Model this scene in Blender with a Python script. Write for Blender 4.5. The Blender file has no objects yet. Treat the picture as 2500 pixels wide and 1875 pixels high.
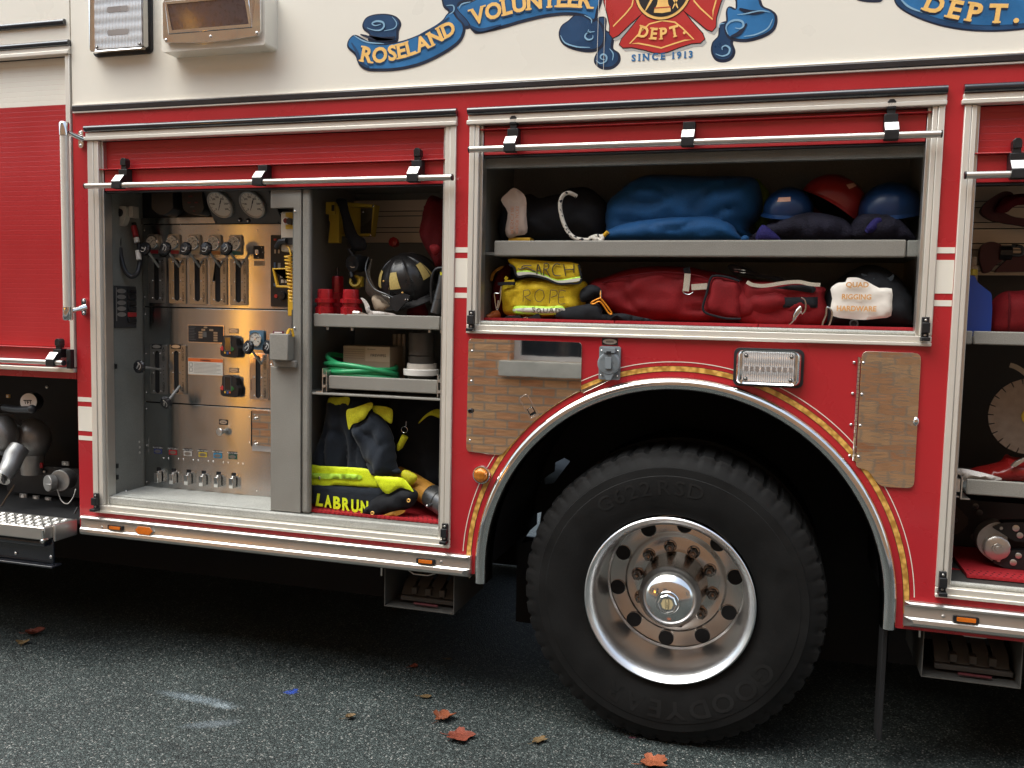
import bpy, bmesh, math, random
import numpy as np
from mathutils import Vector, Matrix, noise
from mathutils.geometry import tessellate_polygon, delaunay_2d_cdt
R_ = math.radians
rnd = random.Random(7)
scene = bpy.context.scene
COL = scene.collection

# ------------------------------------------------------------------ camera
CR = Vector((0.95842923, 0.28452883, 0.02137174))
CU = Vector((-0.04345275, 0.07152041, 0.99649219))
CF = Vector((-0.28200224, 0.95599591, -0.08091081))
CAM = Vector((0.0, -3.1001, 1.5486)); FPX = 2158.79
cam = bpy.data.cameras.new('camera'); camo = bpy.data.objects.new('camera', cam); COL.objects.link(camo)
cam.sensor_width = 36.0; cam.lens = FPX / 2500 * 36.0
cam.clip_start = 0.05; cam.clip_end = 500
camo.matrix_world = Matrix(((CR.x, CU.x, -CF.x, CAM.x), (CR.y, CU.y, -CF.y, CAM.y), (CR.z, CU.z, -CF.z, CAM.z), (0, 0, 0, 1)))
scene.camera = camo

# ------------------------------------------------------------------ light
SUN_EL, SUN_ROT = R_(66), R_(236)
world = bpy.data.worlds.new('World'); scene.world = world; world.use_nodes = True
wn = world.node_tree.nodes; wl = world.node_tree.links
sky = wn.new('ShaderNodeTexSky'); sky.sky_type = 'NISHITA'; sky.sun_disc = False
sky.sun_elevation = SUN_EL; sky.sun_rotation = SUN_ROT; sky.dust_density = 3.0; sky.air_density = 1.0
hs = wn.new('ShaderNodeHueSaturation'); hs.inputs['Saturation'].default_value = 0.62
wl.new(sky.outputs[0], hs.inputs['Color']); tn = wn.new('ShaderNodeVectorMath'); tn.operation = 'MULTIPLY'; tn.inputs[1].default_value = (0.965, 1.015, 1.0)
wl.new(hs.outputs[0], tn.inputs[0]); wl.new(tn.outputs[0], wn['Background'].inputs['Color'])
wn['Background'].inputs['Strength'].default_value = 0.15
sl = bpy.data.lights.new('sun', 'SUN'); sl.energy = 1.5; sl.angle = R_(60); sl.color = (1.0, 0.99, 0.94)
so = bpy.data.objects.new('sun', sl); COL.objects.link(so)
sd = Vector((math.sin(SUN_ROT) * math.cos(SUN_EL), math.cos(SUN_ROT) * math.cos(SUN_EL), math.sin(SUN_EL)))
so.rotation_euler = sd.to_track_quat('Z', 'Y').to_euler(); so.location = (0, -6, 12)
scene.view_settings.view_transform = 'Standard'; scene.view_settings.look = 'None'
scene.view_settings.exposure = 1.22; scene.view_settings.gamma = 1.0
scene.render.engine = 'CYCLES'
scene.cycles.use_denoising = True; scene.cycles.max_bounces = 8
scene.cycles.sample_clamp_indirect = 6.0

# ------------------------------------------------------------------ measuring
def u(px, py, Y=0.0):          # photo pixel -> (x, z) on the plane y = Y
    d = CR * ((px - 1250) / FPX) - CU * ((py - 937.5) / FPX) + CF
    t = (Y - CAM.y) / d.y
    return (CAM.x + t * d.x, CAM.z + t * d.z)
def us(px, py, X):             # photo pixel -> (y, z) on the plane x = X
    d = CR * ((px - 1250) / FPX) - CU * ((py - 937.5) / FPX) + CF
    t = (X - CAM.x) / d.x
    return (CAM.y + t * d.y, CAM.z + t * d.z)
def ug(px, py, Z=0.0):         # photo pixel -> (x, y) on the plane z = Z
    d = CR * ((px - 1250) / FPX) - CU * ((py - 937.5) / FPX) + CF
    t = (Z - CAM.z) / d.z
    return (CAM.x + t * d.x, CAM.y + t * d.y)
def pts(l, Y=0.0): return [u(a, b, Y) for a, b in l]
def zp(l, sc, ox, oy, Y=0.0): return [u(ox + a / sc, oy + b / sc, Y) for a, b in l]

# ------------------------------------------------------------------ materials
def mat(name, col, rough=0.5, metal=0.0, var=0.12, scale=6.0, bump=0.0, bscale=120.0, coat=0.0, rvar=0.08, aniso=0.0,
        emit=None, es=0.0, trans=0.0, alpha=1.0, stretch=(1, 1, 1), spec=0.5, fine=0.0, fscale=300.0, ior=1.45):
    m = bpy.data.materials.new(name); m.use_nodes = True
    n = m.node_tree.nodes; l = m.node_tree.links; p = n['Principled BSDF']
    tc = n.new('ShaderNodeTexCoord'); mp = n.new('ShaderNodeMapping'); mp.inputs['Scale'].default_value = stretch
    l.new(tc.outputs['Object'], mp.inputs[0])
    nz = n.new('ShaderNodeTexNoise'); nz.inputs['Scale'].default_value = scale; nz.inputs['Detail'].default_value = 5
    l.new(mp.outputs[0], nz.inputs['Vector'])
    mr = n.new('ShaderNodeMapRange'); mr.inputs['From Min'].default_value = 0.25; mr.inputs['From Max'].default_value = 0.75
    mr.inputs['To Min'].default_value = 1 - var; mr.inputs['To Max'].default_value = 1 + var
    l.new(nz.outputs[0], mr.inputs[0])
    val = mr.outputs[0]
    if fine > 0:
        nf = n.new('ShaderNodeTexNoise'); nf.inputs['Scale'].default_value = fscale; nf.inputs['Detail'].default_value = 2
        l.new(mp.outputs[0], nf.inputs['Vector'])
        mf = n.new('ShaderNodeMapRange'); mf.inputs['From Min'].default_value = 0.3; mf.inputs['From Max'].default_value = 0.7
        mf.inputs['To Min'].default_value = 1 - fine; mf.inputs['To Max'].default_value = 1 + fine
        l.new(nf.outputs[0], mf.inputs[0])
        mm = n.new('ShaderNodeMath'); mm.operation = 'MULTIPLY'; l.new(val, mm.inputs[0]); l.new(mf.outputs[0], mm.inputs[1]); val = mm.outputs[0]
    vm = n.new('ShaderNodeVectorMath'); vm.operation = 'SCALE'; vm.inputs[0].default_value = col[:3]
    l.new(val, vm.inputs['Scale']); l.new(vm.outputs[0], p.inputs['Base Color'])
    if rvar:
        rr = n.new('ShaderNodeMapRange'); rr.inputs['From Min'].default_value = 0.3; rr.inputs['From Max'].default_value = 0.7
        rr.inputs['To Min'].default_value = max(0.02, rough - rvar); rr.inputs['To Max'].default_value = min(1, rough + rvar)
        l.new(nz.outputs[0], rr.inputs[0]); l.new(rr.outputs[0], p.inputs['Roughness'])
    else: p.inputs['Roughness'].default_value = rough
    p.inputs['Metallic'].default_value = metal; p.inputs['Coat Weight'].default_value = coat; p.inputs['Coat Roughness'].default_value = 0.08
    p.inputs['Anisotropic'].default_value = aniso; p.inputs['IOR'].default_value = ior
    p.inputs['Specular IOR Level'].default_value = spec
    p.inputs['Transmission Weight'].default_value = trans; p.inputs['Alpha'].default_value = alpha
    if emit: p.inputs['Emission Color'].default_value = (*emit, 1); p.inputs['Emission Strength'].default_value = es
    if bump:
        nb = n.new('ShaderNodeTexNoise'); nb.inputs['Scale'].default_value = bscale; nb.inputs['Detail'].default_value = 3
        l.new(mp.outputs[0], nb.inputs['Vector'])
        b = n.new('ShaderNodeBump'); b.inputs['Strength'].default_value = bump; b.inputs['Distance'].default_value = 0.004
        l.new(nb.outputs[0], b.inputs['Height']); l.new(b.outputs[0], p.inputs['Normal'])
    return m
M = {}
M['red'] = mat('red_paint', (0.46, 0.018, 0.026), 0.28, var=0.05, scale=3, coat=0.55, rvar=0.05)
M['doorred'] = mat('red_door_paint', (0.42, 0.020, 0.024), 0.34, var=0.08, scale=3, coat=0.2, rvar=0.06)
M['cream'] = mat('cream_paint', (0.85, 0.81, 0.71), 0.3, var=0.025, scale=2.2, coat=0.3, rvar=0.05)
M['alu'] = mat('satin_aluminium', (0.78, 0.74, 0.66), 0.38, 0.35, var=0.02, scale=9, rvar=0.02); M['faceplate'] = mat('satin_faceplate', (0.88, 0.87, 0.85), 0.35, 0.5, var=0.02, rvar=.02)
M['alub'] = mat('brushed_aluminium', (0.62, 0.60, 0.56), 0.32, 0.85, var=0.035, scale=14, stretch=(.3, 1, 1), rvar=0.03)
M['steel'] = mat('brushed_stainless', (0.42, 0.43, 0.43), 0.21, 1.0, var=0.05, scale=30, stretch=(1, 1, .05), aniso=1.0, rvar=0.0); M['steel'].node_tree.nodes['Principled BSDF'].inputs['Anisotropic Rotation'].default_value = 0.25
M['chrome'] = mat('chrome', (0.80, 0.79, 0.77), 0.07, 1.0, var=0.03, scale=20, rvar=0.03)
M['mirror'] = mat('polished_stainless', (0.80, 0.74, 0.66), 0.022, 1.0, var=0.03, scale=12, rvar=0.0, bump=0.012, bscale=7, stretch=(1, 1, 1.6))
M['wavy'] = mat('wavy_polished_stainless', (0.74, 0.68, 0.60), 0.03, 1.0, var=0.05, scale=14, rvar=0.0, bump=0.07, bscale=9, stretch=(.6, 1, 2.4))
M['grey'] = mat('spatter_grey_paint', (0.205, 0.208, 0.188), 0.62, var=0.10, scale=8, bump=0.35, bscale=420, fine=0.16, fscale=380)
M['greylt'] = mat('spatter_grey_sill_lit', (0.42, 0.42, 0.385), 0.6, var=0.14, scale=10, bump=0.4, bscale=380, fine=0.22, fscale=330)  # lighter copy of the locker grey, carries the light on the bay floor
M['rubber'] = mat('black_rubber', (0.018, 0.019, 0.022), 0.42, var=0.2, scale=20)
M['gasket'] = mat('gasket_vinyl', (0.016, 0.018, 0.024), 0.2, var=0.15, scale=9, coat=.8)
M['plastic'] = mat('black_plastic', (0.015, 0.016, 0.018), 0.38, var=0.2, scale=30)
M['dark'] = mat('undercoat', (0.010, 0.010, 0.011), 0.8, var=0.3, scale=5)
M['cavity'] = mat('black_cavity_paint', (0.012, 0.012, 0.013), 0.7, var=0.3, scale=5)
M['white'] = mat('white_plastic', (0.72, 0.70, 0.66), 0.4, var=0.05)
M['gold'] = mat('gold_leaf', (0.86, 0.50, 0.13), 0.4, var=0.12, scale=60)
M['stripe'] = mat('reflective_gold', (0.70, 0.36, 0.06), 0.35, var=0.25, scale=70)
M['orange'] = mat('amber_lens', (0.72, 0.17, 0.012), 0.2, var=0.15, scale=60, coat=0.4)
M['pump'] = mat('cast_aluminium', (0.38, 0.38, 0.37), 0.42, 0.65, var=0.2, scale=12, bump=0.2, bscale=160)

# ------------------------------------------------------------------ objects
def thing(name, label, cat, loc, group=None, kind=None):
    o = bpy.data.objects.new(name, None); o.empty_display_size = 0.05; COL.objects.link(o); o.location = loc
    o['label'] = label; o['category'] = cat
    if group: o['group'] = group
    if kind: o['kind'] = kind
    return o
def wloc(o):
    v = Vector((0, 0, 0))
    while o is not None: v = v + Vector(o.location); o = o.parent
    return v
def node(name, parent, loc, label=None):     # an Empty that is a part
    o = bpy.data.objects.new(name, None); o.empty_display_size = 0.03; COL.objects.link(o); o.parent = parent
    o.location = Vector(loc) - wloc(parent)
    if label: o['label'] = label
    return o
def tag(o, label, cat, group=None):
    o['label'] = label; o['category'] = cat
    if group: o['group'] = group
    return o
def dup(o, delta, parent=None, label=None):  # a copy of an object and of all below it, moved by delta
    c = o.copy(); COL.objects.link(c)
    c.parent = parent if parent is not None else o.parent
    c.location = Vector(o.location) + Vector(delta)
    if label: c['label'] = label
    for ch in [x for x in bpy.data.objects if x.parent == o and x != c]:
        dup(ch, (0, 0, 0), c)
    return c
_tx = {}
def textmesh(s, bold=0.0):
    if (s, bold) not in _tx:
        c = bpy.data.curves.new('t', 'FONT'); c.body = s; c.size = 1.0; c.offset = bold; c.resolution_u = 3
        o = bpy.data.objects.new('t', c); COL.objects.link(o)
        dg = bpy.context.evaluated_depsgraph_get(); me = bpy.data.meshes.new_from_object(o.evaluated_get(dg))
        k = 1 / 0.70
        V = [(v.co.x * k, v.co.y * k) for v in me.vertices]; F = [tuple(p.vertices) for p in me.polygons]
        x0 = min(a for a, b in V) if V else 0; V = [(a - x0, b) for a, b in V]
        bpy.data.objects.remove(o); bpy.data.curves.remove(c); bpy.data.meshes.remove(me)
        _tx[(s, bold)] = (V, F, max(a for a, b in V) if V else 0)
    return _tx[(s, bold)]
def rrect(x0, x1, z0, z1, r, n=5):
    o = []
    for cx, cz, a in ((x1 - r, z0 + r, -90), (x1 - r, z1 - r, 0), (x0 + r, z1 - r, 90), (x0 + r, z0 + r, 180)):
        for i in range(n + 1):
            t = R_(a + 90 * i / n); o.append((cx + r * math.cos(t), cz + r * math.sin(t)))
    return o
def circ(cx, cz, r, n=28, a0=0.0): return [(cx + r * math.cos(a0 + 2 * math.pi * i / n), cz + r * math.sin(a0 + 2 * math.pi * i / n)) for i in range(n)]
def spline(P, k=6, closed=True):
    out = []; n = len(P)
    rng = range(n) if closed else range(n - 1)
    for i in rng:
        g = (lambda j: P[j % n]) if closed else (lambda j: P[min(max(j, 0), n - 1)])
        a, b, c, d = g(i - 1), g(i), g(i + 1), g(i + 2)
        for s in range(k):
            t = s / k
            out.append(tuple(0.5 * ((2 * b[q]) + (c[q] - a[q]) * t + (2 * a[q] - 5 * b[q] + 4 * c[q] - d[q]) * t * t + (3 * b[q] - a[q] - 3 * c[q] + d[q]) * t ** 3) for q in range(len(b))))
    if not closed: out.append(tuple(P[-1]))
    return out
class MB:
    def __init__(s): s.v = []; s.f = []; s.m = []
    def add(s, V, F, m=0):
        o = len(s.v); s.v += [tuple(a) for a in V]
        for f in F: s.f.append(tuple(o + i for i in f)); s.m.append(m)
        return s
    def box(s, x0, x1, y0, y1, z0, z1, m=0):
        V = [(x, y, z) for x in (x0, x1) for y in (y0, y1) for z in (z0, z1)]
        return s.add(V, [(0, 1, 3, 2), (4, 6, 7, 5), (0, 4, 5, 1), (2, 3, 7, 6), (0, 2, 6, 4), (1, 5, 7, 3)], m)
    def plate(s, loops, y0, y1, m=0, mside=None):      # outline (+ holes) in x,z between y0 (front) and y1
        if loops and isinstance(loops[0][0], (int, float)): loops = [loops]
        flat = [p for L in loops for p in L]; n = len(flat)
        T = tessellate_polygon([[Vector((a, b, 0)) for a, b in L] for L in loops])
        V = [(a, y0, b) for a, b in flat] + [(a, y1, b) for a, b in flat]
        F = []
        for a, b, c in T:
            (ax, az), (bx, bz), (cx, cz) = flat[a], flat[b], flat[c]
            ar = (bx - ax) * (cz - az) - (bz - az) * (cx - ax)
            if abs(ar) < 1e-12: continue
            if ar < 0: b, c = c, b
            F.append((a, b, c)); F.append((a + n, c + n, b + n))
        s.add(V, F, m); S = []
        o = 0
        for k, L in enumerate(loops):
            A = sum(L[i][0] * L[(i + 1) % len(L)][1] - L[(i + 1) % len(L)][0] * L[i][1] for i in range(len(L)))
            for i in range(len(L)):
                a, b = o + i, o + (i + 1) % len(L)
                q = (a, a + n, b + n, b) if (A > 0) == (k == 0) else (b, b + n, a + n, a)
                S.append(q)
            o += len(L)
        base = len(s.v) - 2 * n
        for q in S: s.f.append(tuple(base + i for i in q)); s.m.append(m if mside is None else mside)
        return s
    def tube(s, P, r, n=10, m=0, caps=True, closed=False):
        P = [Vector(p) for p in P]; N = len(P); rr = r if isinstance(r, (list, tuple)) else [r] * N
        t0 = (P[1] - P[0]).normalized(); up = Vector((0, 0, 1)) if abs(t0.z) < 0.9 else Vector((1, 0, 0))
        a = t0.cross(up).normalized(); V = []
        for i in range(N):
            if closed: t = (P[(i + 1) % N] - P[i - 1]).normalized()
            else: t = (P[min(i + 1, N - 1)] - P[max(i - 1, 0)]).normalized()
            a = (a - t * a.dot(t)).normalized(); b = t.cross(a)
            V += [P[i] + (a * math.cos(2 * math.pi * j / n) + b * math.sin(2 * math.pi * j / n)) * rr[i] for j in range(n)]
        F = []
        for i in range(N if closed else N - 1):
            k = (i + 1) % N
            for j in range(n):
                F.append((i * n + j, i * n + (j + 1) % n, k * n + (j + 1) % n, k * n + j))
        if caps and not closed: F.append(tuple(range(n))[::-1]); F.append(tuple((N - 1) * n + j for j in range(n)))
        return s.add(V, F, m)
    def cyl(s, p, q, r, r1=None, n=24, m=0): return s.tube([p, q], [r, r if r1 is None else r1], n, m)
    def lathe(s, prof, o, axis=(0, -1, 0), n=48, m=0, mod=None):   # prof: (along axis, radius)
        ax = Vector(axis).normalized(); up = Vector((0, 0, 1)) if abs(ax.z) < 0.9 else Vector((1, 0, 0))
        a = up.cross(ax).normalized(); b = ax.cross(a); O = Vector(o); V = []
        for i, (h, r) in enumerate(prof):
            for j in range(n):
                t = 2 * math.pi * j / n; q = r if mod is None else r + mod(i, j)
                V.append(O + ax * h + (a * math.cos(t) + b * math.sin(t)) * q)
        F = [(i * n + j, i * n + (j + 1) % n, (i + 1) * n + (j + 1) % n, (i + 1) * n + j) for i in range(len(prof) - 1) for j in range(n)]
        return s.add(V, F, m)
    def ell(s, c, r, nu=32, nv=16, m=0, v0=-90, v1=90, rot=None, e=1.0):
        V = []; c = Vector(c)
        pw = lambda x: math.copysign(abs(x) ** e, x)
        for i in range(nv + 1):
            p = R_(v0 + (v1 - v0) * i / nv)
            for j in range(nu):
                t = 2 * math.pi * j / nu
                q = Vector((r[0] * pw(math.cos(p)) * pw(math.cos(t)), r[1] * pw(math.cos(p)) * pw(math.sin(t)), r[2] * pw(math.sin(p))))
                V.append(c + (rot @ q if rot else q))
        F = [(i * nu + j, i * nu + (j + 1) % nu, (i + 1) * nu + (j + 1) % nu, (i + 1) * nu + j) for i in range(nv) for j in range(nu)]
        return s.add(V, F, m)
    def text(s, t, fn, m=0, bold=0.0, center=False):
        V, F, w = textmesh(t, bold); dx = -w / 2 if center else 0
        return s.add([fn(a + dx, b) for a, b in V], [f for f in F], m)
    def label(s, t, x, z, h, y, m=0, bold=0.0, ang=0.0, center=True):    # flat lettering on a plane y
        c, q = math.cos(ang), math.sin(ang); dz = -0.5 if center else 0
        return s.text(t, lambda a, b: (x + h * (a * c - (b + dz) * q), y, z + h * (a * q + (b + dz) * c)), m, bold, center)
    def xf(s, mtx, start=0):
        for i in range(start, len(s.v)): s.v[i] = tuple(mtx @ Vector(s.v[i]))
        return s
    def puff(s, out, Y, T, w, step=0.02, wr=0.0, ws=(14, 14), back=0.6, m=0, seed=0, tilt=None, fn=None):
        P = []
        for i in range(len(out)):                      # resample the outline
            a, b = Vector(out[i]), Vector(out[(i + 1) % len(out)]); k = max(1, int((b - a).length / step))
            P += [a + (b - a) * (j / k) for j in range(k)]
        A = sum(P[i].x * P[(i + 1) % len(P)].y - P[(i + 1) % len(P)].x * P[i].y for i in range(len(P)))
        if A < 0: P.reverse()
        n0 = len(P); B = np.array([(p.x, p.y) for p in P]); C = np.roll(B, -1, 0)
        xs = np.arange(B[:, 0].min(), B[:, 0].max(), step); zs = np.arange(B[:, 1].min(), B[:, 1].max(), step)
        rr = random.Random(seed + 5); G = np.array([(x + rr.uniform(-.25, .25) * step + (k % 2) * step / 2, z + rr.uniform(-.25, .25) * step) for k, z in enumerate(zs) for x in xs])
        def sdist(Q):
            d = np.full(len(Q), 1e9); ins = np.zeros(len(Q), bool); E = C - B
            for i in range(len(B)):
                t = np.clip(((Q - B[i]) @ E[i]) / max(1e-12, E[i] @ E[i]), 0, 1)
                d = np.minimum(d, np.hypot(*(Q - B[i] - t[:, None] * E[i]).T))
                c = (B[i, 1] > Q[:, 1]) != (C[i, 1] > Q[:, 1])
                if abs(E[i, 1]) > 1e-12: ins ^= c & (Q[:, 0] < E[i, 0] * (Q[:, 1] - B[i, 1]) / E[i, 1] + B[i, 0])
            return d, ins
        if len(G):
            d, ins = sdist(G); G = G[ins & (d > step * 0.45)]
        V2 = [Vector(p) for p in P] + [Vector(g) for g in G]
        r = delaunay_2d_cdt(V2, [(i, (i + 1) % n0) for i in range(n0)], [], 1, 1e-6)
        W = np.array([(p.x, p.y) for p in r[0]]); d, _ = sdist(W)
        t = np.clip(d / w, 0, 1); hh = T * np.sqrt(np.clip(1 - (1 - t) ** 2, 0, 1)); N = len(W); fr = []; bk = []
        for i in range(N):
            x, z = W[i]; q = 0.0
            if wr: q = wr * min(1, t[i] * 1.6 + .15) * (noise.noise((x * ws[0] + seed * 7.1, z * ws[1], seed * 3.3)) + .45 * noise.noise((x * ws[0] * 2.3, z * ws[1] * 2.3 + seed, 5.5)) - .75 * max(0, 1 - abs(noise.noise((x * ws[0] * 1.1 + seed, z * ws[1] * 1.1 + seed * 2.7, 1.7))) * 5.5))
            yy = Y + (tilt(x, z) if tilt else 0)
            fr.append((x, yy - hh[i] - q, z)); bk.append((x, yy + hh[i] * back + 0.0004 + (abs(wr) * .2 if d[i] > 1e-5 else 0), z))
        if fn: fr = [fn(*p) for p in fr]; bk = [fn(*p) for p in bk]
        tri = []
        for f in r[2]:
            a = sum(W[f[i]][0] * W[f[(i + 1) % len(f)]][1] - W[f[(i + 1) % len(f)]][0] * W[f[i]][1] for i in range(len(f)))
            tri.append(tuple(f) if a > 0 else tuple(reversed(f)))
        e = {}
        for f in tri:
            for i in range(len(f)): e[(f[i], f[(i + 1) % len(f)])] = 1
        F = list(tri) + [tuple(N + i for i in reversed(f)) for f in tri]
        F += [(a, a + N, b + N, b) for (a, b) in e if (b, a) not in e]
        return s.add(fr + bk, F, m)
    def build(s, name, mats, parent=None, smooth=35, bevel=0.0, label=None, seg=2, sub=0):
        o0 = wloc(parent) if parent is not None else Vector((0, 0, 0))
        if parent is None and s.v:
            A = np.array(s.v); o0 = Vector(((A[:, 0].min() + A[:, 0].max()) / 2, (A[:, 1].min() + A[:, 1].max()) / 2, A[:, 2].min()))
        me = bpy.data.meshes.new(name); me.from_pydata([tuple(Vector(a) - o0) for a in s.v], [], s.f)
        for k in (mats if isinstance(mats, (list, tuple)) else [mats]): me.materials.append(M[k] if isinstance(k, str) else k)
        me.polygons.foreach_set('material_index', s.m)
        if smooth:
            me.polygons.foreach_set('use_smooth', [True] * len(s.f)); me.validate(); me.update(); me.set_sharp_from_angle(angle=R_(smooth))
        me.update(); o = bpy.data.objects.new(name, me); COL.objects.link(o)
        if parent is not None: o.parent = parent
        else: o.location = o0
        if bevel:
            b = o.modifiers.new('bevel', 'BEVEL'); b.width = bevel; b.segments = seg; b.limit_method = 'ANGLE'; b.angle_limit = R_(40)
        if sub:
            b = o.modifiers.new('sub', 'SUBSURF'); b.levels = b.render_levels = sub
        if label: o['label'] = label
        return o
# ------------------------------------------------------------------ road
def asphalt():
    m = bpy.data.materials.new('asphalt'); m.use_nodes = True; n = m.node_tree.nodes; l = m.node_tree.links; p = n['Principled BSDF']
    tc = n.new('ShaderNodeTexCoord'); co = tc.outputs['Object']
    dn = n.new('ShaderNodeTexNoise'); dn.inputs['Scale'].default_value = 60; l.new(co, dn.inputs['Vector'])
    dm = n.new('ShaderNodeVectorMath'); dm.operation = 'MULTIPLY_ADD'; dm.inputs[1].default_value = (.012, .012, .012)
    l.new(dn.outputs['Color'], dm.inputs[0]); l.new(co, dm.inputs[2])
    vo = n.new('ShaderNodeTexVoronoi'); vo.inputs['Scale'].default_value = 165; l.new(dm.outputs[0], vo.inputs['Vector'])
    sx = n.new('ShaderNodeSeparateColor'); l.new(vo.outputs['Color'], sx.inputs[0])
    cr = n.new('ShaderNodeValToRGB'); l.new(sx.outputs[0], cr.inputs[0]); e = cr.color_ramp.elements
    e[0].position = 0; e[0].color = (.027, .039, .037, 1); e[1].position = .55; e[1].color = (.048, .066, .063, 1)
    for q, c in ((.74, (.076, .098, .094, 1)), (.86, (.14, .17, .16, 1)), (.94, (.20, .22, .21, 1)), (.99, (.34, .335, .31, 1))):
        k = e.new(q); k.color = c
    ed = n.new('ShaderNodeMapRange'); ed.inputs['From Min'].default_value = 0.25; ed.inputs['From Max'].default_value = 0.62
    ed.inputs['To Min'].default_value = 1; ed.inputs['To Max'].default_value = 0.28; l.new(vo.outputs['Distance'], ed.inputs[0])
    big = n.new('ShaderNodeTexNoise'); big.inputs['Scale'].default_value = 1.6; big.inputs['Detail'].default_value = 6; l.new(co, big.inputs['Vector'])
    bm_ = n.new('ShaderNodeMapRange'); bm_.inputs['From Min'].default_value = .3; bm_.inputs['From Max'].default_value = .7; bm_.inputs['To Min'].default_value = .75; bm_.inputs['To Max'].default_value = 1.25
    l.new(big.outputs[0], bm_.inputs[0])
    mu = n.new('ShaderNodeMath'); mu.operation = 'MULTIPLY'; l.new(ed.outputs[0], mu.inputs[0]); l.new(bm_.outputs[0], mu.inputs[1])
    sc = n.new('ShaderNodeVectorMath'); sc.operation = 'SCALE'; l.new(cr.outputs[0], sc.inputs[0]); l.new(mu.outputs[0], sc.inputs['Scale'])
    cur = sc.outputs[0]
    cv = n.new('ShaderNodeTexVoronoi'); cv.feature = 'DISTANCE_TO_EDGE'; cv.inputs['Scale'].default_value = .9
    cn = n.new('ShaderNodeTexNoise'); cn.inputs['Scale'].default_value = 5; cn.inputs['Detail'].default_value = 7; l.new(co, cn.inputs['Vector'])
    ca_ = n.new('ShaderNodeVectorMath'); ca_.operation = 'MULTIPLY_ADD'; ca_.inputs[1].default_value = (.35, .35, .35); l.new(cn.outputs['Color'], ca_.inputs[0]); l.new(co, ca_.inputs[2]); l.new(ca_.outputs[0], cv.inputs['Vector'])
    cm = n.new('ShaderNodeMapRange'); cm.inputs['From Min'].default_value = 0; cm.inputs['From Max'].default_value = .006; cm.inputs['To Min'].default_value = .45; cm.inputs['To Max'].default_value = 1; l.new(cv.outputs['Distance'], cm.inputs[0])
    cs = n.new('ShaderNodeVectorMath'); cs.operation = 'SCALE'; l.new(cur, cs.inputs[0]); l.new(cm.outputs[0], cs.inputs['Scale']); cur = cs.outputs[0]
    def mark(x, y, rx, ry, ang, col, nsc, lo, hi, cur):      # worn paint or chalk on the road
        mp = n.new('ShaderNodeMapping'); mp.vector_type = 'TEXTURE'; mp.inputs['Location'].default_value = (x, y, 0)
        mp.inputs['Rotation'].default_value = (0, 0, ang); mp.inputs['Scale'].default_value = (rx, ry, 1); l.new(co, mp.inputs[0])
        ln = n.new('ShaderNodeVectorMath'); ln.operation = 'LENGTH'; l.new(mp.outputs[0], ln.inputs[0])
        nn = n.new('ShaderNodeTexNoise'); nn.inputs['Scale'].default_value = nsc; nn.inputs['Detail'].default_value = 6; l.new(co, nn.inputs['Vector'])
        ad = n.new('ShaderNodeMath'); ad.operation = 'ADD'; l.new(ln.outputs['Value'], ad.inputs[0]); l.new(nn.outputs[0], ad.inputs[1])
        mr = n.new('ShaderNodeMapRange'); mr.inputs['From Min'].default_value = lo; mr.inputs['From Max'].default_value = hi; mr.inputs['To Min'].default_value = 1; mr.inputs['To Max'].default_value = 0
        l.new(ad.outputs[0], mr.inputs[0])
        hd = n.new('ShaderNodeMath'); hd.operation = 'MULTIPLY'; l.new(mr.outputs[0], hd.inputs[0]); l.new(ed.outputs[0], hd.inputs[1])
        mx = n.new('ShaderNodeMix'); mx.data_type = 'RGBA'; l.new(hd.outputs[0], mx.inputs[0]); l.new(cur, mx.inputs[6]); mx.inputs[7].default_value = (*col, 1)
        return mx.outputs[2]
    a = ug(398, 1690); b = ug(565, 1722); c = ((a[0] + b[0]) / 2, (a[1] + b[1]) / 2); ang = math.atan2(b[1] - a[1], b[0] - a[0])
    cur = mark(c[0], c[1], .17, .03, ang, (.22, .27, .30), 55, .9, 1.75, cur)
    c = ug(545, 1724); cur = mark(c[0], c[1], .055, .022, ang, (.34, .40, .43), 60, .9, 1.6, cur)
    c = ug(515, 1768); cur = mark(c[0], c[1], .10, .03, .5, (.16, .19, .21), 50, .9, 1.75, cur)
    c = ug(709, 1690); cur = mark(c[0], c[1], .030, .022, .2, (.01, .07, .52), 70, 1.1, 1.5, cur)
    c = ug(720, 1685); cur = mark(c[0], c[1], .014, .018, .2, (.01, .07, .52), 70, 1.1, 1.5, cur)
    c = ug(1545, 1800); cur = mark(c[0], c[1], .02, .012, .2, (.16, .02, .05), 70, .9, 1.5, cur)
    l.new(cur, p.inputs['Base Color']); p.inputs['Roughness'].default_value = .62
    b = n.new('ShaderNodeBump'); b.inputs['Strength'].default_value = .8; b.inputs['Distance'].default_value = .004; b.invert = True
    l.new(vo.outputs['Distance'], b.inputs['Height']); l.new(b.outputs[0], p.inputs['Normal'])
    return m
M['asphalt'] = asphalt()
mb = MB(); mb.add([(-150, -150, 0), (150, -150, 0), (150, 150, 0), (-150, 150, 0)], [(0, 1, 2, 3)])
o = mb.build('road', 'asphalt', smooth=0); o['kind'] = 'structure'; o['label'] = 'dark grey asphalt road with pale stone chips, chalk streak and blue paint dot'

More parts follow.
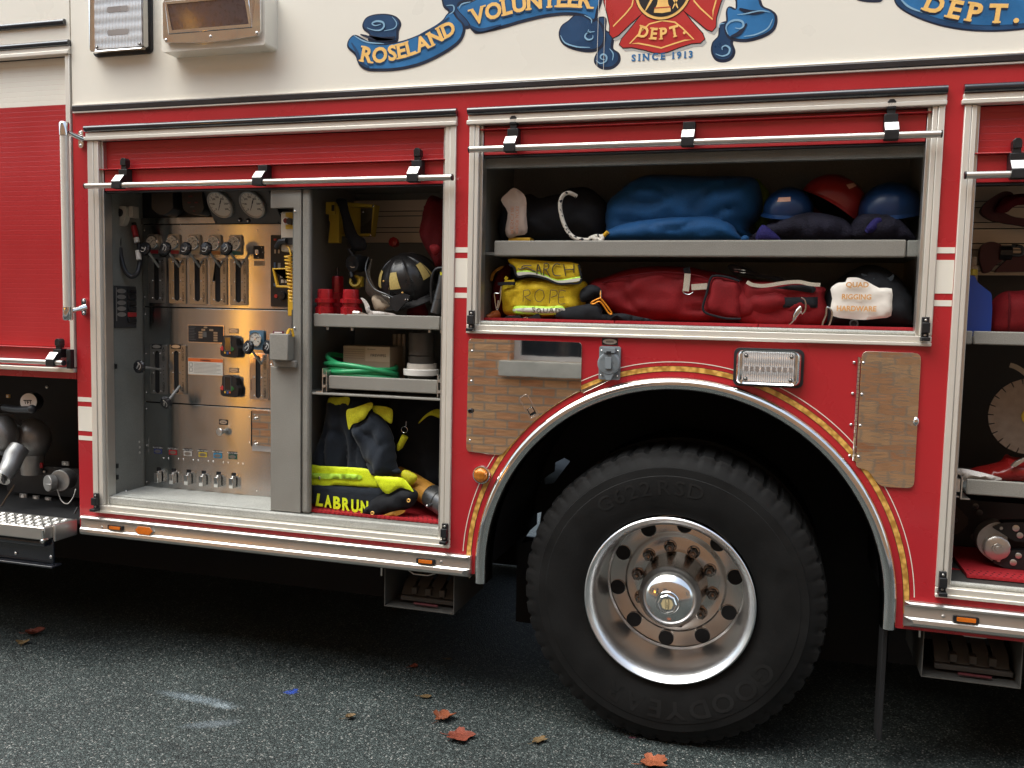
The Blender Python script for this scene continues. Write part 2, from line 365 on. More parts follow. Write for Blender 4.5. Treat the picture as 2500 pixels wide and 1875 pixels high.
# ------------------------------------------------------------------ brick building behind the photographer (seen mirrored in the bright metal)
def brickmat():
    m = bpy.data.materials.new('buff_brick'); m.use_nodes = True; n = m.node_tree.nodes; l = m.node_tree.links; p = n['Principled BSDF']
    tc = n.new('ShaderNodeTexCoord'); sp = n.new('ShaderNodeSeparateXYZ'); l.new(tc.outputs['Object'], sp.inputs[0])
    cb = n.new('ShaderNodeCombineXYZ'); l.new(sp.outputs[0], cb.inputs[0]); l.new(sp.outputs[2], cb.inputs[1])
    br = n.new('ShaderNodeTexBrick'); br.inputs['Scale'].default_value = 1; br.inputs['Brick Width'].default_value = .215; br.inputs['Row Height'].default_value = .075
    br.inputs['Mortar Size'].default_value = .008; br.inputs['Color1'].default_value = (.66, .29, .13, 1); br.inputs['Color2'].default_value = (.78, .46, .23, 1); br.inputs['Mortar'].default_value = (.42, .33, .24, 1)
    l.new(cb.outputs[0], br.inputs['Vector'])
    nz = n.new('ShaderNodeTexNoise'); nz.inputs['Scale'].default_value = 9; nz.inputs['Detail'].default_value = 7; smp = n.new('ShaderNodeMapping'); smp.inputs['Scale'].default_value = (.8, 1, 6); l.new(tc.outputs['Object'], smp.inputs[0]); l.new(smp.outputs[0], nz.inputs['Vector'])
    mr = n.new('ShaderNodeMapRange'); mr.inputs['To Min'].default_value = .55; mr.inputs['To Max'].default_value = 1.45; l.new(nz.outputs[0], mr.inputs[0])
    sc = n.new('ShaderNodeVectorMath'); sc.operation = 'SCALE'; l.new(br.outputs[0], sc.inputs[0]); l.new(mr.outputs[0], sc.inputs['Scale'])
    l.new(sc.outputs[0], p.inputs['Base Color']); p.inputs['Roughness'].default_value = .85
    b = n.new('ShaderNodeBump'); b.inputs['Strength'].default_value = .8; b.inputs['Distance'].default_value = .012
    l.new(nz.outputs[0], b.inputs['Height']); l.new(b.outputs[0], p.inputs['Normal'])
    return m
M['brick'] = brickmat(); M['stone'] = mat('window_stone', (.60, .58, .50), .8, var=.15, bump=.3, bscale=60)
M['glass'] = mat('window_glass', (.03, .035, .04), .06, spec=.8, var=.1); M['concrete'] = mat('pavement_concrete', (.34, .33, .31), .85, var=.15, bump=.3, bscale=90)
WY = -4.3; WH = 5.2
bb = thing('brick_building', 'buff brick building with stone window sills mirrored in the polished access door', 'building', (-2, WY - 2, 0))
wins = [(-2.2 + 2.6 * k, -1.05 + 2.6 * k) for k in range(-4, 6) if k not in (1, 2)]
mb = MB(); outer = [(-16, 0), (15, 0), (15, WH), (-16, WH)]
holes = []
for a, b in wins:
    holes.append([(a, 1.13), (a, 2.75), (b, 2.75), (b, 1.13)])
mb.plate([outer] + holes, WY + .25, WY, 0)
mb.v = [(x, y - .25 if y > WY + .1 else y - .25, z) for x, y, z in mb.v]
# front face of the wall looks towards +y
mb.f = [tuple(f) for f in mb.f]
mb.build('wall', 'brick', bb, smooth=0)
mb = MB(); mb.box(-16, 15, WY - 6, WY - .3, WH - .4, WH - .2); mb.box(-16.1, 15.1, WY - .28, WY + .12, WH + .002, WH + .2); mb.build('roof', 'stone', bb, smooth=0)
wp = None
for a, b in wins:
    if wp is None:
        w = node('window', bb, (a, WY, 1.0))
        mb = MB(); mb.box(a - .08, b + .08, WY - .2, WY + .09, 1.0, 1.128); mb.build('sill', 'stone', w, smooth=0, bevel=.006)
        mb = MB()
        for q in ((a + .002, a + .06, 1.13, 2.748), (b - .06, b - .002, 1.13, 2.748), (a + .06, b - .06, 1.13, 1.17), (a + .06, b - .06, 2.7, 2.748), (a + .06, b - .06, 1.9, 1.94)): mb.box(q[0], q[1], WY - .17, WY - .11, q[2], q[3])
        mb.build('frame', 'white', w, smooth=0)
        mb = MB(); mb.box(a + .06, b - .06, WY - .15, WY - .14, 1.17, 2.7); mb.build('pane', 'glass', w, smooth=0); wp = w; wa = a
    else: dup(wp, (a - wa, 0, 0))
# a lit amber lantern on that wall: its glow streaks down the brushed pump panel
LNX, LNZ = u(592, 800, 4.65)
ln = thing('wall_lantern', 'lit amber wall lantern on the brick building, mirrored as a streak in the pump panel', 'lantern', (LNX, WY + .1, LNZ))
mb = MB(); mb.box(LNX - .05, LNX + .05, WY + .004, WY + .03, LNZ - .12, LNZ + .12); mb.box(LNX - .15, LNX + .15, WY + .03, WY + .25, LNZ + .26, LNZ + .29); mb.box(LNX - .12, LNX + .12, WY + .05, WY + .23, LNZ - .29, LNZ - .26); mb.build('bracket', 'plastic', ln)
mb = MB(); mb.lathe([(-.255, 0), (-.255, .03), (0, .036), (.255, .033), (.255, 0)], (LNX, WY + .14, LNZ), (0, 0, 1), 24); mb.build('lamp_glass', mat('lit_amber_glass', (.9, .5, .12), .4, emit=(1.0, .47, .06), es=15.0), ln)
mb = MB(); mb.box(-30, 30, WY + .004, WY + .75, .004, .13); o = mb.build('pavement', 'concrete', smooth=0); o['kind'] = 'structure'; o['label'] = 'concrete pavement along the foot of the brick building'
# ------------------------------------------------------------------ the fire engine: shell
T = thing('fire_engine', 'red and cream fire engine with open roller doors and packed equipment compartments', 'fire engine', (-0.8, 1.25, 0))
AX, AZ, AR = -0.308, 0.603, 0.735
LX0, LX1, LZ0, LZ1 = -2.78, -1.145, 0.652, 2.28      # frame outlines of the three roller-door openings
MX0, MX1, MZ0, MZ1 = -1.093, 0.482, 1.468, 2.28
RX0, RX1, RZ0 = 0.537, 2.10, 0.656
XE = 3.9
def arch(r, z0=.54, n=64): return [(AX + r * math.cos(math.pi * i / n), AZ + r * math.sin(math.pi * i / n)) for i in range(n + 1)]
outer = [(-2.86, .56), (AX - AR, .56)] + [(AX - AR, AZ)] + arch(AR)[::-1][1:-1] + [(AX + AR, AZ), (AX + AR, .535), (.44, .535), (XE, .535), (XE, 2.357), (-2.86, 2.357)]
rect = lambda a, b, c, d: [(a, c), (b, c), (b, d), (a, d)]
mb = MB(); mb.plate([outer, rect(LX0 + .02, LX1 - .02, LZ0 + .012, 2.225), rect(MX0 + .014, MX1 - .016, MZ0 + .008, 2.225), rect(RX0 + .014, RX1 - .02, RZ0 + .01, 2.225)], 0, .015)
mb.build('body_panel', 'red', T, bevel=0)
# white bands with thin lines across the posts
for (x0, x1, z) in ((-1.1435, -1.0945, 1.69), (.4835, .5355, 1.69), (-2.858, -2.7815, 1.053)):
    mb = MB()
    for a, b in ((-.053, .053), (.055 + .019, .055 + .038), (-.093, -.074)): mb.box(x0, x1, -.0012, .004, z + a, z + b)
    mb.build('reflective_band', 'cream', T, smooth=0)
mb = MB(); mb.box(-2.86, XE, 0, .015, 2.358, 3.25); mb.box(-2.86, XE, .02, 2.5, 3.2, 3.25); mb.build('upper_panel', 'cream', T, smooth=0)
mb = MB(); mb.box(-2.853, XE, -.012, .004, 2.346, 2.366, 0); mb.box(-2.853, XE, -.009, .004, 2.338, 2.3455, 1); mb.box(-2.853, XE, -.010, .004, 2.3665, 2.373, 1)
mb.build('trim_strip', ['gasket', 'alu'], T, bevel=.002)
# hidden far side and underside keep daylight out of the lockers
mb = MB()
mb.box(-8, -1.5, 2.46, 2.5, .62, 3.25); mb.box(-1.5, .6, 2.46, 2.5, 1.3, 3.25); mb.box(.6, XE, 2.46, 2.5, .62, 3.25); mb.box(-8.04, -8, .02, 2.46, .3, 3.25); mb.box(-8, -4.605, .0, .03, .4, 3.25); mb.box(XE, XE + .04, 0, 2.5, .62, 3.25)
mb.box(-8, -2.87, .03, 2.46, 3.2, 3.24); mb.box(-2.8, -1.11, .03, 2.4, .60, .635); mb.box(.45, XE, .03, 2.4, .60, .635)
mb.build('far_side', 'dark', T, smooth=0)
# unseen boxes and a holed plate added under the body to block light
mb = MB()
mb.box(-8, -1.55, .75, 1.9, .16, .60); mb.box(-7.9, -4.7, .1, .7, .25, .6); mb.box(.5, 3.9, .7, 1.9, .16, .6); mb.box(-8, -1.62, 2.0, 2.1, .03, .62); mb.box(-.8, 3.9, 2.0, 2.1, .03, .62); mb.plate([[(-1.619, 0.004), (-.801, .004), (-.801, 1.3), (-1.619, 1.3)], [(-1.46, .19), (-1.46, .72), (-1.10, .72), (-1.10, .19)]], 2.0, 2.02)
mb.v = [(x, y, z) for x, y, z in mb.v]
mb.build('chassis_blocker', 'dark', T, smooth=0)
# wheel housing: a dark liner with gaps through which the road beyond shows
mb = MB(); n = 40
for i in range(n):
    a0, a1 = math.pi * i / n, math.pi * (i + 1) / n
    P = lambda a, y: (AX + .72 * math.cos(a), y, AZ + .72 * math.sin(a))
    mb.add([P(a0, .016), P(a1, .016), P(a1, .85), P(a0, .85)], [(0, 1, 2, 3)])
for sx_ in (-1, 1): mb.add([(AX + .72 * sx_, .016, AZ), (AX + .72 * sx_, .85, AZ), (AX + .72 * sx_, .85, .56), (AX + .72 * sx_, .016, .56)], [(0, 1, 2, 3)])
mb.build('wheel_housing', 'dark', T)
mb = MB(); gy = .80
hole1 = pts([(1328, 1168), (1352, 1152), (1354, 1130), (1378, 1118), (1392, 1126), (1365, 1162), (1352, 1180), (1330, 1183)], gy)
hole2 = pts([(1282, 1262), (1322, 1250), (1316, 1290), (1302, 1322), (1270, 1328), (1290, 1300)], gy)
hole3 = pts([(1310, 1150), (1318, 1158), (1324, 1180), (1319, 1176), (1316, 1162)], gy)
mb.plate([[(AX - .8, .1), (AX + .8, .1), (AX + .8, 1.4), (AX - .8, 1.4)], hole1, hole2, hole3], gy, gy + .02)
mb.box(AX - .3, AX + .9, gy + .1, 1.95, .1, 1.3); mb.box(AX - .9, AX + .9, gy + .1, 1.95, 1.2, 1.3); mb.build('wheel_well_blocker', 'dark', T, smooth=0)  # dark plate and boxes added to keep light out, gaps left open
# polished fender lip round the arch
prof = [(.004, 0), (-.010, -.001), (-.022, -.006), (-.030, -.014), (-.033, -.024), (-.031, -.034), (-.024, -.043), (-.012, -.048), (.060, -.049), (.060, -.045), (.004, -.043)]
path = [(AX + math.cos(math.pi), .54, -1)] ; V = []; N = 72
ring = []
for i in range(N + 1):
    a = math.pi * i / N; ring.append((math.cos(a), math.sin(a), AX, AZ))
k = len(prof)
for c, s_, ox, oz in [(1, 0, AX, .535)] + ring + [(-1, 0, AX, .535)]:
    for (y, d) in prof: V.append((ox + (AR + d) * c, y, oz + (AR + d) * s_))
F = [(i * k + j, (i + 1) * k + j, (i + 1) * k + (j + 1) % k, i * k + (j + 1) % k) for i in range(N + 2) for j in range(k)]
mb = MB(); mb.add(V, F); mb.build('fender', 'chrome', T, smooth=50)
# gold stripe and thin white line over the arch
def arc_band(r0, r1, a0, a1, y, m=0, n=90):
    o = []
    for i in range(n + 1): t = R_(a0 + (a1 - a0) * i / n); o.append((AX + r1 * math.cos(t), AZ + r1 * math.sin(t)))
    for i in range(n, -1, -1): t = R_(a0 + (a1 - a0) * i / n); o.append((AX + r0 * math.cos(t), AZ + r0 * math.sin(t)))
    return o
def stripemat():
    m = bpy.data.materials.new('gold_scallop'); m.use_nodes = True; n = m.node_tree.nodes; l = m.node_tree.links; p = n['Principled BSDF']
    tc = n.new('ShaderNodeTexCoord'); v = n.new('ShaderNodeTexVoronoi'); v.inputs['Scale'].default_value = 55; l.new(tc.outputs['Object'], v.inputs['Vector'])
    c = n.new('ShaderNodeValToRGB'); c.color_ramp.elements[0].color = (.86, .50, .12, 1); c.color_ramp.elements[1].color = (.45, .22, .04, 1); c.color_ramp.elements[0].position = .3; c.color_ramp.elements[1].position = .75
    l.new(v.outputs['Distance'], c.inputs[0]); l.new(c.outputs[0], p.inputs['Base Color']); p.inputs['Roughness'].default_value = .35
    return m
M['scallop'] = stripemat()
mb = MB()
mb.plate(arc_band(AR + .0175, AR + .0375, 0, 180, 0), -.0010, .003, 1); mb.plate(arc_band(AR + .019, AR + .036, 0, 180, 0), -.0020, .003, 0)
mb.plate(arc_band(AR + .0500, AR + .0528, 3, 177, 0), -.0012, .003, 2)
for sx_ in (-1, 1):
    e = [(AX + sx_ * (AR + .019), AZ), (AX + sx_ * (AR + .036), AZ), (AX + sx_ * (AR + .050), AZ - .010), (AX + sx_ * (AR + .044), AZ - .026), (AX + sx_ * (AR + .022), AZ - .062)]
    if sx_ > 0: mb.plate(e, -.0016, .003, 0)
    else: mb.plate(e[::-1], -.0016, .003, 0)
mb.build('arch_striping', ['scallop', 'plastic', 'cream'], T, smooth=0)

# rub rail along the bottom
def rub_rail(x0, x1, bev0, bev1):
    prof = [(-.020, .633), (-.026, .628), (-.026, .622), (-.020, .618), (-.020, .592), (-.022, .588), (-.022, .584), (-.028, .578), (-.030, .566), (-.026, .556), (-.018, .551), (.02, .551), (.02, .633)]
    mb = MB(); k = len(prof); V = []
    for x, b in ((x0, bev0), (x1, -bev1)):
        for y, z in prof: V.append((x + (b * (max(0, -.022 - y) / .008 if y < -.022 else 0)), y, z))
    F = [(j, k + j, k + (j + 1) % k, (j + 1) % k) for j in range(k)] + [tuple(range(k)), tuple(range(2 * k - 1, k - 1, -1))]
    mb.add(V, F)
    return mb.build('rub_rail', 'alub', T, smooth=30)
rub_rail(-2.836, -1.057, 0, .03); rub_rail(.447, XE, .03, 0)
def side_marker(px, py, Y=-.0225):
    x, z = u(px, py, Y); nd = node('marker_light', T, (x, Y, z))
    mb = MB(); mb.plate(rrect(x - .038, x + .038, z - .010, z + .010, .004), Y - .006, Y + .006); mb.build('housing', 'plastic', nd, bevel=.001)
    mb = MB(); mb.plate(rrect(x - .028, x + .028, z - .0065, z + .0065, .003), Y - .0095, Y - .0062); mb.build('lens', 'orange', nd, bevel=.0015)
for p in ((283, 1288), (1040, 1370), (2358, 1512)): side_marker(*p)
for p in ((249, 1287), (1077, 1372), (2303, 1505), (560, 1326)):
    x, z = u(*p, -.021); mb = MB(); mb.ell((x, -.0205, z), (.006, .003, .006), 12, 6); mb.build('screw', 'alub', T)
x, z = u(353, 1295, -.0225); nd = node('reflector', T, (x, -.02, z))
hexo = lambda s: [(x - .046 * s, z), (x - .03 * s, z - .017 * s), (x + .03 * s, z - .017 * s), (x + .046 * s, z), (x + .03 * s, z + .017 * s), (x - .03 * s, z + .017 * s)]
mb = MB(); mb.plate(hexo(1.1), -.026, -.018); mb.build('backing', 'alub', nd)
mb = MB(); mb.plate(hexo(.95), -.029, -.0262); mb.build('lens', 'orange', nd, bevel=.001)

# roller-door frames
def door_frame(x0, x1, z0, w=.052, right=True, floor=True, wl=None, wr=None):
    wl = wl or w; wr = wr or w
    mb = MB()
    mb.box(x0, x0 + wl * .55, -.010, .05, z0 + .0335, 2.2215); mb.box(x0 + wl * .55 + .001, x0 + wl, -.0075, .05, z0 + .0335, 2.2215)
    mb.box(x1 - wr, x1 - wr * .55 - .001, -.0075, .05, z0 + .0335, 2.2215); mb.box(x1 - wr * .55, x1, -.010, .05, z0 + .0335, 2.2215)
    mb.box(x0, x1, -.014, .012, z0, z0 + .012); mb.box(x0, x1, -.009, .03, z0 + .0125, z0 + .0325)
    mb.box(x0 - .006, x1 + .003, -.012, .02, 2.238, 2.2555); mb.box(x0 - .010, x1 + .003, -.018, .02, 2.2225, 2.2375)
    f = mb.build('door_frame', 'alu', T, bevel=.0025)
    mb = MB(); mb.box(x0 + wl + .0005, x0 + wl + .012, .008, .055, z0 + .0335, 2.2215); mb.build('door_track', 'alub', f, bevel=.002)
    mb = MB(); mb.box(x1 - wr - .012, x1 - wr - .0005, .008, .055, z0 + .0335, 2.2215); mb.build('door_track', 'alub', f, bevel=.002)
    mb = MB(); mb.tube([(x0 - .006, -.012, 2.270), (x1 + .003, -.012, 2.270)], .0135, 14); mb.build('drip_gasket', 'gasket', f)
    return f
door_frame(LX0, LX1, LZ0, wl=.052, wr=.042); door_frame(MX0, MX1, MZ0, w=.036); door_frame(RX0, RX1, RZ0, w=.036)
def striker(px, py, Y=-.012):
    x, z = u(px, py, Y)
    mb = MB(); mb.box(x - .011, x + .011, Y - .012, Y, z - .04, z + .03); mb.box(x - .012, x + .012, Y - .026, Y - .0122, z - .02, z + .012, 0); mb.box(x - .013, x + .013, Y - .034, Y, z - .046, z - .034)
    for dz in (.02, -.028): mb.cyl((x, Y - .0145, z + dz), (x, Y - .01, z + dz), .004, n=10, m=1)
    mb.build('door_striker', ['plastic', 'alub'], T, bevel=.0015)
for p in ((238, 1220), (1088, 1296), (1153, 778), (2258, 797), (2300, 1416)): striker(*p)

def roller_door(x0, x1, zb, zl, brackets, bar=None, barz=None, top=2.2215, mats='doorred', cream_from=None):
    nd = node('roller_door', T, ((x0 + x1) / 2, .03, zb))
    mb = MB(); z = zl + .004; pitch = .021
    while z < top:
        mi = 1 if (cream_from and z >= cream_from) else 0
        za = min(z + pitch - .0002, top)
        mb.add([(x0, .0288, z), (x1, .0288, z), (x1, .0285, z + .0012), (x0, .0285, z + .0012), (x1, .0285, za - .0012), (x0, .0285, za - .0012), (x1, .0288, za), (x0, .0288, za)], [(0, 1, 2, 3), (3, 2, 4, 5), (5, 4, 6, 7)], mi)
        z += pitch
    mb.box(x0, x1, .035, .04, zl, top)
    mb.build('curtain', [mats, 'cream'], nd, smooth=0)
    mb = MB(); mb.box(x0 + .012, x1 - .012, .014, .04, zb, zl - .002); mb.box(x0, x1, -.004, .036, zl - .0015, zl + .0025)
    mb.build('bottom_bar', mats, nd, bevel=.0015)
    mb = MB(); mb.box(x0 - .002, x0 + .0115, .012, .038, zb - .004, zl - .002); mb.box(x1 - .0115, x1 + .002, .012, .038, zb - .004, zl - .002); mb.box(x0 + .012, x1 - .012, .018, .04, zb - .008, zb - .001)
    mb.build('end_cap', 'rubber', nd, bevel=.0015)
    h = MB(); h.tube([(bar[0], -.045, barz), (bar[1], -.045, barz)], .0112, 16); h.tube([(bar[0] - .002, -.045, barz), (bar[0] + .003, -.045, barz)], .0118, 16, 1); h.tube([(bar[1] - .003, -.045, barz), (bar[1] + .002, -.045, barz)], .0118, 16, 1)
    hb = h.build('lift_bar', ['alub', 'rubber'], nd)
    for px, tall in brackets:
        x = u(px, 400, -.045)[0]
        b = MB()
        b.box(x - .021, x + .021, -.062, -.026, barz - .014, barz + .0135)
        b.add([(x - .0215, -.061, barz + .014), (x + .0215, -.061, barz + .014), (x + .0215, -.034, barz + .044), (x - .0215, -.034, barz + .044), (x - .0215, -.02, barz + .014), (x + .0215, -.02, barz + .014), (x + .0215, -.02, barz + .044), (x - .0215, -.02, barz + .044)],
              [(0, 1, 2, 3), (4, 7, 6, 5), (0, 4, 5, 1), (3, 2, 6, 7), (0, 3, 7, 4), (1, 5, 6, 2)], 0)
        b.box(x - .02, x + .02, -.02, .016, barz + .02, zl - .004)
        b.add([(x - .0205, -.0615, barz + .0155), (x + .0205, -.0615, barz + .0155), (x + .0205, -.0355, barz + .0435), (x - .0205, -.0355, barz + .0435)], [(0, 1, 2, 3)], 1)
        if tall:
            b.box(x - .012, x + .012, -.014, .01, zl - .004, zl + .012)
            b.plate([(x - .013, zl + .012), (x + .013, zl + .012), (x + .013, zl + .034), (x + .006, zl + .042), (x - .006, zl + .042), (x - .013, zl + .034)], -.018, .012)
        b.build('latch_bracket', ['plastic', 'faceplate'], nd, bevel=.0012)
    return nd
roller_door(-2.727, -1.188, 2.018, 2.104, [(288, 1), (632, 0), (1010, 1)], (-2.76, -1.143), 2.031)
roller_door(-1.056, .445, 2.117, 2.205, [(1245, 1), (1677, 0), (2172, 1)], (-1.08, .470), 2.128)
roller_door(.574, 2.06, 1.985, 2.072, [(2487, 1), (2900, 0)], (.543, 2.09), 2.0)

# lockers behind the doors
def locker(x0, x1, z0, z1, d, m='grey', y0=.056):
    mb = MB(); t = .012
    mb.box(x0 - t, x0, y0, d, z0, z1); mb.box(x1, x1 + t, y0, d, z0, z1); mb.box(x0 - t, x1 + t, d, d + t, z0 - t, z1 + t)
    mb.box(x0 - t, x1 + t, y0, d - .0005, z1, z1 + t); mb.box(x0 - t, x1 + t, y0 - .03, d - .0005, z0 - t, z0)
    return mb.build('locker', m, T, smooth=0)
locker(-2.728, -1.853, .72, 2.06, .264)
mb = MB(); mb.box(-2.72, -1.94, .028, .2495, .7203, .7225); mb.build('bay_floor_lit', 'greylt', T, smooth=0)  # paler sheet over the locker floor, falling light put into its colour
locker(-1.826, -1.186, .72, 2.06, .55)
locker(-1.066, .450, 1.515, 2.30, .48)
M['lockerdark'] = mat('dark_locker_grey', (.045, .043, .040), .6, var=.15, fine=.2)  # darker grey than in the other lockers
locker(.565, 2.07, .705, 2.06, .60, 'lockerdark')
# grey sills inside the door frames
for (x0, x1, z0, z1) in ((-2.727, -1.187, .685, .7195), (-1.057, .4435, 1.5005, 1.5145), (.573, 2.06, .689, .7045)):
    mb = MB(); mb.box(x0, x1, .0145, .06, z0, z1); mb.build('locker_sill', 'greylt', T, bevel=.006)
mb = MB(); mb.box(-1.055, .443, .045, .07, 2.075, 2.30); mb.box(-2.72, -1.19, .06, .075, 2.03, 2.1); mb.build('locker_header', 'grey', T)
# ------------------------------------------------------------------ pump module at the left end
M['gun'] = mat('gunmetal', (.10, .10, .10), .3, .7, var=.2)
zg2, zg1, zred = u(90, 112)[1], u(90, 61)[1], u(90, 266)[1]
mb = MB(); mb.box(-4.6, -2.867, 0, .03, zg2 + .012, zg1 - .011, 0); mb.box(-4.6, -2.867, 0, .03, zg1 - .0105, 3.25, 0); mb.build('module_panel', 'cream', T, smooth=0)
mb = MB(); mb.tube([(-4.6, -.008, zg2), (-2.862, -.008, zg2)], .0125, 12); mb.tube([(-4.6, -.006, zg1), (-2.885, -.006, zg1)], .0125, 12); mb.build('drip_gasket', 'gasket', T)
mb = MB(); mb.box(-4.6, -2.862, -.010, .02, zg2 - .030, zg2 - .012); mb.box(-4.6, -2.862, -.018, .02, zg2 - .046, zg2 - .0305)
mb.box(-2.888, -2.866, -.008, .05, 1.272, zg2 - .0465)
mb.box(-4.6, -2.868, -.012, .05, 1.2505, 1.268)
mb.build('door_frame', 'alu', T, bevel=.002)
mb = MB(); mb.box(-4.6, -2.866, 0, .03, 1.222, 1.2503); mb.build('module_sill', 'red', T, smooth=0)
roller_door(-4.55, -2.889, 1.272, 1.352, [(118, 1)], (-4.5, -2.888), 1.293, top=zg2 - .047, cream_from=zred)
mb = MB(); mb.box(-2.889, -2.867, -.03, .01, 1.268, 1.35); mb.build('door_striker', 'plastic', T, bevel=.002)
# black pump cavity
mb = MB(); mb.box(-4.6, -2.87, .5, .52, .58, 1.24); mb.box(-4.6, -2.87, .03, .5, 1.223, 1.235); mb.box(-2.872, -2.864, .018, .5, .60, 1.222); mb.box(-4.6, -2.87, .02, .5, .585, .60); mb.build('pump_cavity', 'cavity', T, smooth=0)
def up(px, py, Y): x, z = u(px, py, Y); return (x, Y, z)
mb = MB(); c = up(2, 1062, .16); mb.ell(c, (.075, .075, .095), 32, 20); mb.lathe([(0, .09), (.02, .092), (.02, .1), (.035, .1), (.035, .085)], Vector(c) + Vector((.0, 0, .0)), (1, -.1, .2), 40)
c2 = up(78, 1072, .30); mb.ell(c2, (.085, .085, .10), 32, 20); mb.cyl(Vector(c2) + Vector((-.09, 0, 0)), Vector(c2), .06, .08)
mb.cyl(Vector(c2) + Vector((0, 0, -.17)), c2, .05, .06)
e0 = up(35, 1112, .12); mb.tube([Vector(e0) + Vector((.0, .03, .03)), e0, Vector(e0) + Vector((0, -.02, -.04)), up(12, 1158, .05), up(4, 1166, .03)], [.045, .045, .042, .036, .036], 20); mb.tube([up(6, 1163, .035), up(2, 1168, .025)], .042, 20)
mb.build('pump_valve', 'pump', T)
mb = MB(); c = Vector(up(6, 1166, .0235)); mb.cyl(c + Vector((.003, -.0005, 0)), c + Vector((.001, -.0045, -.001)), .028, n=20); mb.build('pipe_mouth', 'dark', T)
nd = node('intake_cap', T, up(70, 981, .1))
mb = MB(); c = Vector(up(70, 981, .10)); ax = Vector((.25, -1, .1)).normalized(); mb.cyl(c + ax * -.05, c, .041, n=32); mb.build('cap_body', 'plastic', nd, bevel=.002)
mb = MB(); mb.cyl(c + ax * .0003, c + ax * .002, .0385, n=32)
a_ = Vector((1, .25, 0)).normalized(); b_ = ax.cross(a_) * -1
def onc(dx, dz): return lambda p, q: tuple(c + ax * .003 + a_ * (dx + p) + Vector((0, 0, 1)) * (dz + q))
mb.text('TFT', lambda p, q: onc(-.02, -.012)(p * .02 * .8 - q * .003, q * .02), 1, .03)
mb.build('cap_disc', ['white', 'plastic'], nd)
mb = MB(); mb.tube([up(10, 995, .12), up(40, 1000, .09), up(75, 1000, .06)], .016, 12); mb.ell(up(78, 999, .055), (.02, .02, .02), 16, 10); mb.build('valve_handle', 'rubber', T)
nd = node('drain_cap', T, up(140, 1175, .2))
mb = MB(); c = Vector(up(165, 1168, .24)); mb.cyl(c, c + Vector((.01, -.06, 0)), .05, n=32); mb.build('cap_ring', 'pump', nd, bevel=.003)
mb = MB(); c = Vector(up(132, 1178, .17)); mb.cyl(c, c + Vector((-.01, -.03, 0)), .038, n=28); mb.box(c.x - .004, c.x + .03, c.y - .05, c.y - .03, c.z - .003, c.z + .003); mb.build('cap_plug', 'pump', nd, bevel=.003)
mb = MB(); P = spline([up(140, 1196, .16), up(150, 1222, .15), up(165, 1230, .15), up(178, 1215, .16), up(185, 1195, .18)], 8, False)
for p in P[::1]: mb.ell(p, (.0032, .0032, .0032), 8, 6)
mb.build('bead_chain', 'alub', nd)
for px, py, w, h, c in ((97, 1135, 13, 8, 'doorred'), (162, 1131, 12, 6, 'pump'), (59, 1211, 13, 8, 'pump'), (90, 1215, 11, 7, 'pump'), (120, 1219, 11, 7, 'pump'), (22, 967, 6, 5, 'gold')):
    x, z = u(px, py, .3); k = .0016; mb = MB(); mb.box(x - w * k, x + w * k, .292, .30, z - h * k, z + h * k); mb.plate(circ(x, z, h * k * .7, 20), .289, .2915, 1); mb.build('valve_plate', [c, 'white'], T)
for px, py in ((114, 945), (75, 1232), (90, 1236), (120, 1237), (135, 1240), (108, 1152)):
    mb = MB(); mb.ell(up(px, py, .3), (.008, .005, .008), 12, 6); mb.build('screw', 'alub', T)
mb = MB(); mb.tube([up(3, 1236, .05), up(36, 1184, .08)], .004, 8); mb.build('drain_rod', 'gun', T)
mb = MB(); mb.tube([up(182, 1254, .02), up(190, 1238, .03)], .004, 8); mb.build('drain_rod', 'gun', T)
mb = MB(); c = up(60, 1195, .22); mb.box(c[0] - .2, c[0] + .25, .31, .33, .62, c[2] + .1); mb.build('valve_panel', 'plastic', T)
# diamond-plate step
sz = .612; ya = ug(80, 1286, sz)[1]; xr = -2.868
nd = node('step', T, (-3.4, ya / 2, sz))
mb = MB(); mb.box(-4.6, xr - .012, ya, -.004, sz - .055, sz); mb.box(xr - .0115, xr, ya + .045, -.004, sz - .07, sz + .002)
mb.build('step_tread', 'alub', nd, bevel=.006)
mb = MB()
for i in range(46):
    for j in range(7):
        x = xr - .02 - i * .024 - (.012 if j % 2 else 0); y = ya + .015 + j * (-.004 - ya - .02) / 7
        a = R_(40 if (i + j) % 2 else -40); c, s = math.cos(a), math.sin(a)
        mb.add([(x + p * c - q * s, y + p * s + q * c, sz + h) for p, q, h in ((-.009, -.0022, .0005), (.009, -.0022, .0005), (.009, .0022, .0005), (-.009, .0022, .0005), (-.005, 0, .003), (.005, 0, .003))], [(0, 1, 5, 4), (2, 3, 4, 5), (1, 2, 5), (3, 0, 4)])
mb.build('grip_pattern', 'alub', nd, smooth=0)
mb = MB()
for i in range(12):
    for j in (0, 1): mb.cyl((xr - .05 - i * .085 - j * .04, ya + .04 + j * .06, sz + .0012), (xr - .05 - i * .085 - j * .04, ya + .04 + j * .06, sz + .0018), .006, n=10)
mb.build('drain_hole', 'dark', nd)
mb = MB(); mb.tube([(-4.6, ya + .03, sz - .075), (xr - .03, ya + .03, sz - .075)], .014, 12); mb.box(-4.6, xr - .005, ya + .04, ya + .05, sz - .16, sz - .06); mb.box(-4.6, xr + .02, ya + .005, ya + .06, sz - .172, sz - .163); mb.build('step_skirt', 'gasket', nd, bevel=.002)
mb = MB(); mb.cyl((xr - .02, ya - .002, sz - .055), (xr - .02, ya + .02, sz - .055), .011, n=14); mb.ell((xr - .02, ya - .004, sz - .055), (.006, .004, .006), 10, 6); mb.box(xr - .024, xr - .013, ya - .001, ya + .02, sz - .05, sz - .012)
